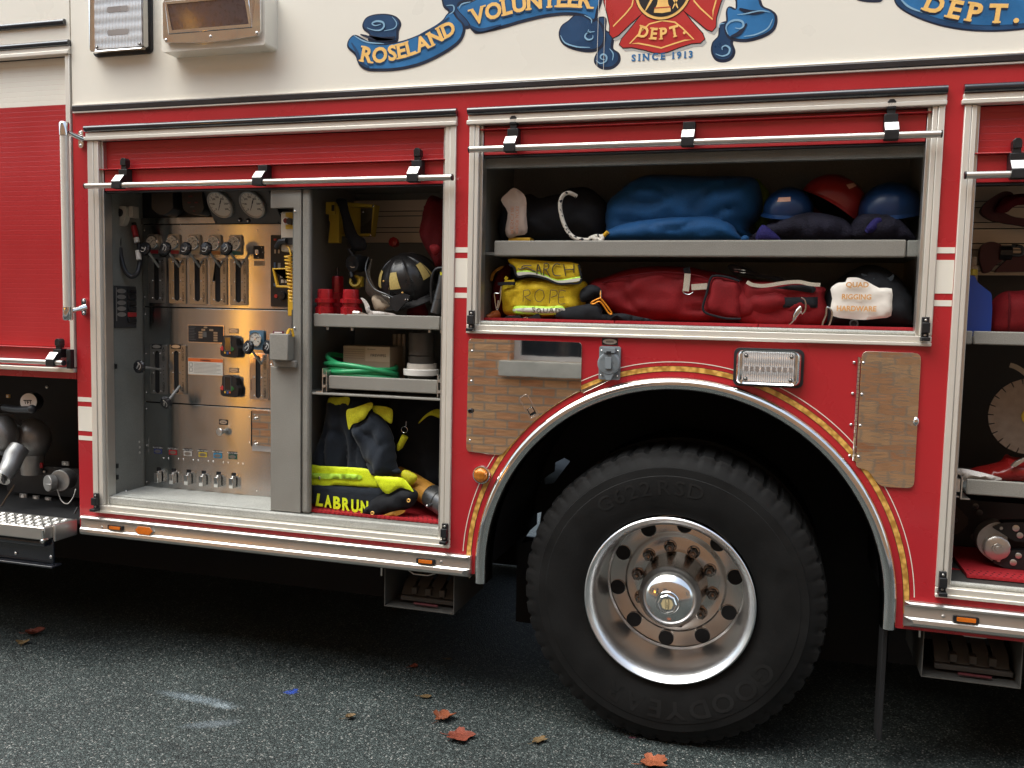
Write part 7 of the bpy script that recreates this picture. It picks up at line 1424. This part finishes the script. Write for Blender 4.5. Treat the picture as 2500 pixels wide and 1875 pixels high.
mb = MB(); mb.tube([at3(1650 + a / 3.403, 600 + b / 3.403, .085) for a, b in spline([(55, 370), (70, 395), (110, 405), (145, 385)], 5, False)], .0022, 8); mb.build('d_ring', 'hook', rb)
mb = MB()
for b in (192, 212): mb.tube([at3(1650 + 482 / 3.403, 600 + b / 3.403, .12), at3(1650 + 580 / 3.403, 600 + (b + 12) / 3.403, .12)], .0016, 6)
mb.build('ladder_buckle', 'hook', rb); soft('buckle_strap', m9(.13)([(430, 170), (500, 155), (700, 230), (880, 265), (870, 290), (700, 265), (520, 230), (560, 290), (500, 260)]), .135, .008, .01, 'blackcloth', rb, wr=.002, seed=65)
soft('velcro_patch', m9(.09)([(890, 428), (1180, 425), (1178, 515), (888, 515)]), .097, .004, .01, 'blackcloth', rb, wr=.001, curve=False, step=.012)
mb = MB(); mb.tube([at3(a, b, c) for a, b, c in spline([(1470, 690, .13), (1540, 672, .105), (1620, 664, .098), (1700, 672, .096), (1728, 682, .10)], 6, False)], .0022, 6); mb.build('top_zip', 'dkred', rb)
soft('lower_piping', [u(*p, .09) for p in [(1500, 782), (1650, 792), (1850, 797), (2010, 798), (2010, 803), (1650, 802), (1500, 790)]], .10, .008, .006, 'blackcloth', rb, wr=.001, step=.01)
sh = thing('snap_hook', 'silver swivel snap hook hanging on the right part of the long red bag', 'snap hook', at3(1925, 797, .08)); q = lambda l, y=.08: [at3(1650 + a / 3.403, 600 + b / 3.403, y) for a, b in l]
mb = MB(); mb.tube(q(spline([(1040, 430), (1070, 450), (1080, 495), (1070, 545), (1045, 570)], 5, False)), .0034, 10); mb.build('hook', 'hook', sh); mb = MB(); mb.tube(q([(1040, 505), (1018, 540), (995, 580), (980, 618)]), [.006, .0115, .010, .006], 12); mb.tube(q([(980, 618), (936, 668)]), .0034, 10); mb.build('swivel_body', 'hook', sh)
# black rigging bag
kb = thing('rigging_bag', 'black bag with white paper label lettered RIGGING HARDWARE', 'bag', at3(2120, 800, .2))
soft('bag_body', m9(.13)([(1195, 690), (1205, 600), (1240, 440), (1300, 320), (1420, 230), (1540, 165), (1620, 150), (1720, 165), (1850, 240), (1930, 330), (1985, 420), (2000, 560), (1990, 690), (1700, 700), (1400, 698)]), .19, .10, .07, 'blackcloth', kb, wr=.014, ws=(10, 12), seed=66)
soft('paper_label', m9(.08)([(1285, 362), (1310, 330), (1355, 305), (1410, 302), (1425, 266), (1480, 262), (1525, 268), (1600, 300), (1690, 350), (1795, 355), (1798, 470), (1790, 582), (1700, 603), (1560, 615), (1430, 606), (1310, 585), (1285, 520), (1300, 440)]), .085, .006, .012, 'paper', kb, wr=.007, ws=(14, 14), seed=67, sm=2)
mb = MB()
for s, cx_, cy_, w in (('QUAD', 1508, 322, 190), ('RIGGING', 1502, 422, 245), ('HARDWARE', 1502, 518, 330)):
    (xa, za_), (xb, _) = u(1650 + (cx_ - w / 2) / 3.403, 600 + cy_ / 3.403, .072), u(1650 + (cx_ + w / 2) / 3.403, 600 + cy_ / 3.403, .072); L_ = textmesh(s, .03)[2]; kx = (xb - xa) / L_
    mb.text(s, lambda a, b: (xa + a * kx, .0722, za_ + (b - .5) * .0165), 0, .03)
mb.build('label_lettering', mat('ochre_print', (.70, .36, .12), .5), kb, smooth=0)
soft('bag_drawstring', m9(.1)([(1540, 230), (1640, 255), (1760, 265), (1810, 235), (1800, 285), (1700, 310), (1600, 280)]), .105, .012, .015, fabric('grey_cord', (.05, .06, .07), .8), kb, wr=.004, seed=68)
p = at3(1650 + 1480 / 3.403, 600 + 648 / 3.403, .085); mb = MB(); mb.lathe([(-.004, .010), (.003, .010), (.004, .013), (-.002, .015)], p, (0, -1, 0), 24, 0); mb.lathe([(-.003, 0), (-.003, .010)], p, (0, -1, 0), 20, 1); mb.build('grommet', ['gun', 'dark'], kb)
carabiner([(2024, 752), (2031, 762), (2029, 780), (2022, 797), (2012, 800), (2008, 790), (2016, 770), (2018, 752)], .075, .0036, 'hook', 'silver carabiner clipped to the left side of the black rigging bag')
# ------------------------------------------------------------------ right-hand locker
r4, r5 = (lambda Y: zq(2.767, 2200, 250, Y)), (lambda Y: zq(2.767, 2200, 800, Y))
zt4, zb4 = u(2420, 809, .06)[1], u(2420, 842, .06)[1]; f4 = tray(.567, 2.06, .06, .58, zt4, zb4, u(2376, 820, .06)[0])
slat_wall(.566, 2.07, .585, u(2440, 672, .585)[1], u(2440, 455, .585)[1], 8, .055)
jg = thing('blue_jug', 'blue plastic jug with yellow cap on the right hand shelf', 'jug', (u(2392, 800, .17)[0], .17, f4)); J = r4(.14)
mb = MB(); P = roundpoly(J([(425, 1580), (425, 1200), (445, 1170), (500, 1168), (515, 1215), (580, 1265), (612, 1290), (616, 1400), (605, 1580)]), .012); mb.plate(P, .14, .26); mb.build('jug_body', mat('blue_jug_plastic', (.012, .055, .30), .35, var=.1, coat=.2), jg, bevel=.012, seg=4); x, z = u(2371, 672, .2); mb = MB(); mb.lathe([(0, .02), (.018, .0195), (.020, .017), (.02, 0)], (x, .2, z), (0, 0, 1), 24, 0, lambda i, j: -.001 if j % 2 else 0); mb.build('cap', 'mustard', jg)
o = thing('red_kit_bag', 'red kit bag with dark seam on the right hand shelf beside the blue jug', 'bag', (u(2490, 800, .2)[0], .2, f4)); soft('bag_body', r4(.16)([(620, 1580), (615, 1420), (650, 1330), (720, 1278), (800, 1270), (1000, 1290), (1020, 1580)]), .22, .08, .06, 'redcloth', o, wr=.006, seed=71); mb = MB(); mb.tube(line3(spline([(2463, 713, .16), (2465, 745, .141), (2463, 780, .14), (2464, 810, .15)], 5, False), .15), .0035, 8); mb.build('seam', 'dkred', o)
def wrench(label, head, jaw, hand_, y):
    nd = thing('pipe_wrench', label, 'wrench', at3(*jaw[0], y), 'pipe wrenches'); mb = MB(); mb.plate(spline(r4(y)(head), 4), y, y + .03); mb.build('head', 'maroon', nd, bevel=.005); mb = MB(); mb.plate(spline(r4(y)(hand_), 4), y + .004, y + .026); mb.build('handle', 'maroon', nd, bevel=.005); return nd
w1 = wrench('dark red pipe wrench hanging lower on the slat wall', [(545, 1120), (530, 1050), (540, 980), (580, 945), (640, 945), (685, 975), (690, 1060), (640, 1100), (600, 1145), (560, 1150)], [(2400, 640)], [(640, 1140), (700, 1080), (780, 1020), (1000, 1040), (1000, 1130), (700, 1145)], .48)
x, z = u(2457, 617, .47); mb = MB(); mb.lathe([(-.02, .02), (-.02, .026), (.02, .026), (.02, .02)], (x, .49, z), (1, 0, 0), 20, 0, lambda i, j: .002 if j % 2 else 0); mb.build('adjusting_nut', 'plastic', w1); mb = MB(); mb.tube(line3(spline([(2470, 600, .47), (2492, 602, .47), (2498, 612, .47), (2492, 622, .47), (2470, 622, .47)], 5, False), .47), .006, 8); mb.build('hang_loop', 'gun', w1)
wrench('dark red pipe wrench hanging near the top of the slat wall', [(540, 745), (560, 690), (620, 640), (700, 600), (760, 620), (730, 690), (690, 720), (660, 800), (600, 790)], [(2400, 500)], [(600, 770), (680, 740), (780, 775), (1000, 800), (1000, 870), (800, 830), (680, 810)], .46)
o = soft('maroon_cloth', r4(.42)([(700, 640), (830, 610), (1000, 620), (1000, 690), (800, 690), (720, 740), (640, 730)]), .44, .03, .03, 'dkred', wr=.008, seed=72); tag(o, 'maroon cloth hanging over the upper pipe wrench', 'cloth')
nd = thing('small_bottle', 'small pale bottle with mustard top behind the blue jug', 'bottle', (u(2376, 640, .35)[0], .35, f4)); x, z = u(2374, 636, .35); mb = MB(); mb.lathe([(f4 - z, .02), (-.02, .02), (-.015, .014), (.012, .014), (.014, 0)], (x, .35, z), (0, 0, 1), 20); mb.build('bottle_body', 'webbing', nd)
# saw on its pull-out tray
zt5, zb5 = u(2430, 1174, .07)[1], u(2430, 1212, .07)[1]; f5 = tray(u(2360, 1190, .07)[0], 2.06, .07, .58, zt5, zb5)
xs0 = u(2345, 1180, .065)[0]; mb = MB(); mb.box(xs0 - .028, xs0 - .024, .062, .55, zb5 - .006, zt5 + .014); mb.box(xs0 - .028, xs0 + .004, .062, .55, zt5 + .0145, zt5 + .018); mb.box(xs0 - .028, xs0 - .002, .062, .55, zb5 - .010, zb5 - .0065); mb.box(xs0 - .014, xs0 - .002, .06, .5, zb5 + .008, zt5); mb.box(xs0 + .002, xs0 + .006, .062, .55, zb5 - .012, zt5 + .006); mb.box(xs0 + .002, xs0 + .03, .062, .55, zb5 - .016, zb5 - .0125); mb.build('drawer_slide', 'alub', T)
sw = thing('cutoff_saw', 'rescue saw with slotted grey blade and red body on the right hand tray', 'saw', (u(2500, 1150, .25)[0], .25, f5)); bx_, bz_ = u(2516, 1017, .27); BR = bx_ - u(2412, 1017, .27)[0]
o = []
for i in range(24):
    a0 = 2 * math.pi * i / 24
    for da, rr in ((.0, .86), (.012, .86), (.013, 1), (.24, 1), (.2485, .86)): o.append((bx_ + BR * rr * math.cos(a0 + da), bz_ + BR * rr * math.sin(a0 + da)))
mb = MB(); mb.plate(o, .27, .274, 0); mb.plate(circ(bx_, bz_, BR * .22, 30), .266, .2698, 1); mb.build('blade', [mat('blade_steel', (.26, .21, .17), .4, .6, var=.15, scale=40), mat('yellow_washer', (.55, .36, .03), .5)], sw)
soft('saw_body', r5(.3)([(440, 1030), (480, 960), (600, 930), (680, 905), (720, 860), (780, 880), (1050, 900), (1050, 1040)]), .32, .07, .05, 'redpl', sw, wr=.004, seed=73); mb = MB(); mb.plate(roundpoly(r5(.24)([(740, 935), (770, 905), (830, 878), (850, 890), (800, 920), (770, 940)]), .003), .235, .25); mb.build('guard_arm', 'alub', sw, bevel=.002)
mb = MB(); ribbon(mb, [at3(2200 + a / 2.767, 800 + b / 2.767, .25) for a, b in spline([(735, 252), (780, 268), (840, 310), (900, 380)], 5, False)], .016, .004); mb.build('guard_edge', 'card', sw)
o = soft('white_towel', r5(.085)([(385, 962), (430, 958), (560, 985), (690, 1026), (600, 1040), (440, 1040), (425, 1060), (410, 1000)]), .10, .015, .02, 'whitecloth', wr=.004, seed=74); tag(o, 'white towel draped on the right hand tray under the saw', 'towel')
# hydraulic cutter on the floor
floor_tile(u(2356, 1410, .1)[0], 2.06, .07, .56, .7085, 'floor_tile', 'red perforated floor tile under the hydraulic cutter', G)
cu = thing('hydraulic_cutter', 'hydraulic rescue cutter with silver pivot and black jaws on the right hand floor', 'cutter', (u(2440, 1410, .25)[0], .25, .72)); Q5 = r5(.2)
mb = MB(); mb.plate(spline(Q5([(512, 1450), (530, 1380), (590, 1330), (660, 1315), (710, 1350), (720, 1450), (715, 1560), (650, 1590), (590, 1560), (535, 1510)]), 5), .2, .26); mb.build('head_plate', 'pump', cu, bevel=.006)
x, z = u(2431, 1335, .2); mb = MB(); mb.lathe([(0, .042), (.02, .041), (.024, .036), (.026, .018), (.032, .017), (.032, .010), (.036, .009), (.036, 0)], (x, .2, z), (0, -1, 0), 36, 0, lambda i, j: -.0015 if (i < 3 and j % 6 == 0) else 0); mb.build('pivot_bolt', 'alub', cu)
for P in ([(610, 1345), (690, 1312), (900, 1310), (900, 1440), (760, 1440), (715, 1410), (660, 1375)], [(610, 1580), (700, 1510), (760, 1500), (900, 1500), (900, 1640), (700, 1620)]): mb = MB(); mb.plate(roundpoly(Q5(P), .006), .19, .24); mb.build('jaw', 'plastic', cu, bevel=.004)
for a, b, r in ((775, 1354, .011), (802, 1403, .010), (792, 1540, .010), (757, 1586, .011), (675, 1354, .006), (658, 1571, .006)): mb = MB(); p = at3(2200 + a / 2.767, 800 + b / 2.767, .1895); mb.lathe([(-.004, r), (.002, r), (.004, r * .7), (.004, 0)], p, (0, -1, 0), 16); mb.build('jaw_bolt', 'alub', cu)
nd = thing('brown_plate', 'dull brown eight sided plate at the back of the right hand floor', 'plate', at3(2345, 1306, .4)); mb = MB(); mb.plate(r5(.4)([(330, 1400), (320, 1200), (362, 1190), (410, 1240), (452, 1285), (452, 1330), (400, 1380), (380, 1395)]), .40, .42); mb.build('plate_sheet', mat('dark_brown', (.055, .042, .035), .6), nd); p = at3(2333, 1270, .395); mb = MB(); mb.ell(p, (.008, .006, .008), 12, 8); mb.build('bolt', 'gun', nd)
nd = thing('black_tool_case', 'black tool case with round studs behind the hydraulic cutter', 'case', at3(2400, 1300, .48)); (a, d), (b, c) = u(2325, 1216, .46), u(2560, 1390, .46); mb = MB(); mb.box(a, b + .2, .46, .56, .72, d); mb.build('case_body', 'plastic', nd, bevel=.004)
for a, b in ((503, 1205), (530, 1248), (522, 1372), (490, 1410)): mb = MB(); mb.lathe([(0, .010), (.002, .011), (.003, .006), (.003, 0)], at3(2200 + a / 2.767, 800 + b / 2.767, .459), (0, -1, 0), 16); mb.build('stud', 'gun', nd)
nd = thing('red_pry_bar', 'shiny dark red bar lying behind the floor tile below the cutter', 'bar', at3(2350, 1405, .2)); mb = MB(); mb.tube([at3(2318, 1396, .18), at3(2362, 1404, .18), at3(2420, 1410, .2)], .016, 14); mb.tube([at3(2318, 1408, .12), at3(2352, 1411, .12)], .011, 12); mb.build('bar', 'coupling', nd)
# ------------------------------------------------------------------ under the body: chock holders, mud flap
def chock_box(px0, px1, pyl, pyr, lab, grp):
    Y = .035; (x0, za_), (x1, zb_) = u(px0, pyl, Y), u(px1, pyr, Y); z0 = (za_ + zb_) / 2; zt_ = .552
    nd = node('chock_holder', T, (x0, Y, z0)); t = .003; d = .36
    mb = MB(); mb.box(x0, x0 + t, Y, Y + d, z0, zt_); mb.box(x1 - t, x1, Y, Y + d, z0, zt_); mb.box(x0 + t, x1 - t, Y, Y + d, z0, z0 + t); mb.build('holder_sheet', mat('grey_sheet', (.12, .115, .105), .5, .5, var=.2), nd, smooth=0)
    mb = MB(); k = x1 - x0; mb.tube([(x0 + k * .17, Y + .02, zt_ + .002), (x0 + k * .42, Y + .004, zt_ - .030), (x0 + k * .62, Y + .004, zt_ - .030), (x0 + k * .86, Y + .02, zt_ - .006)], .0028, 8); mb.tube([(x0 - .012, Y, zt_), (x0 - .012, Y, zt_ - .05)], .004, 8); mb.build('retaining_rod', 'alub', nd)
    ch = thing('wheel_chock', lab, 'wheel chock', ((x0 + x1) / 2, Y + .15, z0 + t), grp); mb = MB(); a, b = x0 + k * .16, x1 - .01; zz_ = z0 + t
    mb.plate([(a, zz_ + .012), (b, zz_ + .012), (b, zz_ + .03), (a, zz_ + .03)], Y + .05, Y + .3, 0)
    for i in range(4): q = a + (b - a) * (i + .02) / 4; w_ = (b - a) / 4; mb.add([(q, Y + .06, zz_ + .034), (q + w_ * .8, Y + .06, zz_ + .034), (q + w_ * .8, Y + .09, zz_ + .075), (q, Y + .09, zz_ + .075), (q + w_ * .8, Y + .3, zz_ + .15), (q, Y + .3, zz_ + .15)], [(0, 1, 2, 3), (3, 2, 4, 5)], 0)
    for i in range(3): q = a + (b - a) * (.19 + i * .25); mb.box(q, q + .024, Y + .052, Y + .09, zz_ + .04, zz_ + .068, 0)
    mb.build('block', mat('dull_rubber', (.055, .05, .045), .7, var=.2), ch, bevel=.003); mb = MB(); mb.tube([((a + b) / 2 - .05, Y + .03, zz_ + .012), ((a + b) / 2 + .05, Y + .03, zz_ + .011)], .005, 8); mb.build('grab_bar', 'maroon', ch)
chock_box(938, 1108, 1480, 1500, 'dark wheel chock stowed in the holder left of the wheel', 'stowed wheel chocks'); chock_box(2248, 2492, 1655, 1679, 'dark wheel chock stowed in the holder right of the wheel', 'stowed wheel chocks')
mb = MB(); mb.box(.395, .41, .05, .16, .12, .56); mb.build('mud_flap', 'dark', T, bevel=.002)
x, z = u(2165, 1541, .03); mb = MB(); mb.box(.395, .43, .02, .05, .53, .56); mb.build('flap_bracket', 'gun', T)
# ------------------------------------------------------------------ fallen leaves
def leaf(px, py, size, rot, m, label, lobes=5, curl=.012, sq=1.0):
    x, y = ug(px, py); n2 = lobes * 8; V = [(0, 0, curl * .6)]; rr = random.Random(int(px))
    out = []
    for i in range(n2):
        t = i / n2; a = 2 * math.pi * t; k = abs(math.sin(a * lobes / 2 + .3)); r = size * (.62 + .38 * k ** 1.3) * (.88 + .24 * rr.random()); r *= .85 + .2 * math.cos(a)
        out.append((r * math.cos(a), r * math.sin(a) * sq))
    for s in (.5, 1.0):
        for i, (a, b) in enumerate(out): V.append((a * s, b * s, curl * (s * s * (.35 + .9 * (b / size) ** 2) + .12 * rr.random())))
    F = [(0, 1 + i, 1 + (i + 1) % n2) for i in range(n2)] + [(1 + i, 1 + n2 + i, 1 + n2 + (i + 1) % n2, 1 + (i + 1) % n2) for i in range(n2)]
    c, s = math.cos(rot), math.sin(rot); top = [(x + a * c - b * s, y + a * s + b * c, .006 + h) for a, b, h in V]; mb = MB(); mb.add(top, F); mb.add([(a, b, h - .0012) for a, b, h in top], [tuple(reversed(f)) for f in F])
    nd = thing('leaf', label, 'leaf', (x, y, 0), 'fallen leaves'); mb.build('blade', m, nd, smooth=60); mb = MB(); mb.tube([(x, y, .008), (x - size * 1.0 * c, y - size * 1.0 * s, .006), (x - size * 1.15 * c, y - size * 1.15 * s, .009)], .0011, 6); mb.build('stalk', m, nd)
leaf(78, 1550, .055, .2, 'leaf', 'reddish brown curled leaf on the asphalt at the far left', 3, .03, .8); leaf(55, 1574, .035, 2.2, 'leafbr', 'pale tan leaf just below the curled reddish leaf', 3, .012)
leaf(1080, 1758, .050, 1.2, mat('orange_leaf', (.20, .055, .022), .6, var=.4, scale=40, bump=.4), 'orange brown pointed leaf, upper of the two red leaves', 5, .022); leaf(1117, 1803, .062, -.1, 'leaf', 'broad rust red leaf, lower of the two red leaves', 5, .016)
leaf(1036, 1704, .034, .1, 'leafbr', 'small olive brown leaf above the two red leaves', 2, .006, .5); leaf(852, 1756, .032, .7, 'leafbr', 'narrow curled tan leaf left of the two red leaves', 2, .02, .5); leaf(1314, 1813, .040, .9, 'leafbr', 'pale brown shredded leaf right of the two red leaves', 5, .012, .6)
leaf(1590, 1870, .060, .3, mat('bright_orange_leaf', (.27, .075, .03), .6, var=.4, scale=40, bump=.4), 'bright orange leaf at the bottom edge below the tyre', 5, .02); leaf(1093, 1612, .022, 0, 'leafbr', 'tiny dark leaf deep in the shadow below the body', 2, .004, .5); leaf(1008, 1631, .026, .6, 'leaf', 'dim red leaf in the shadow under the body', 3, .006)
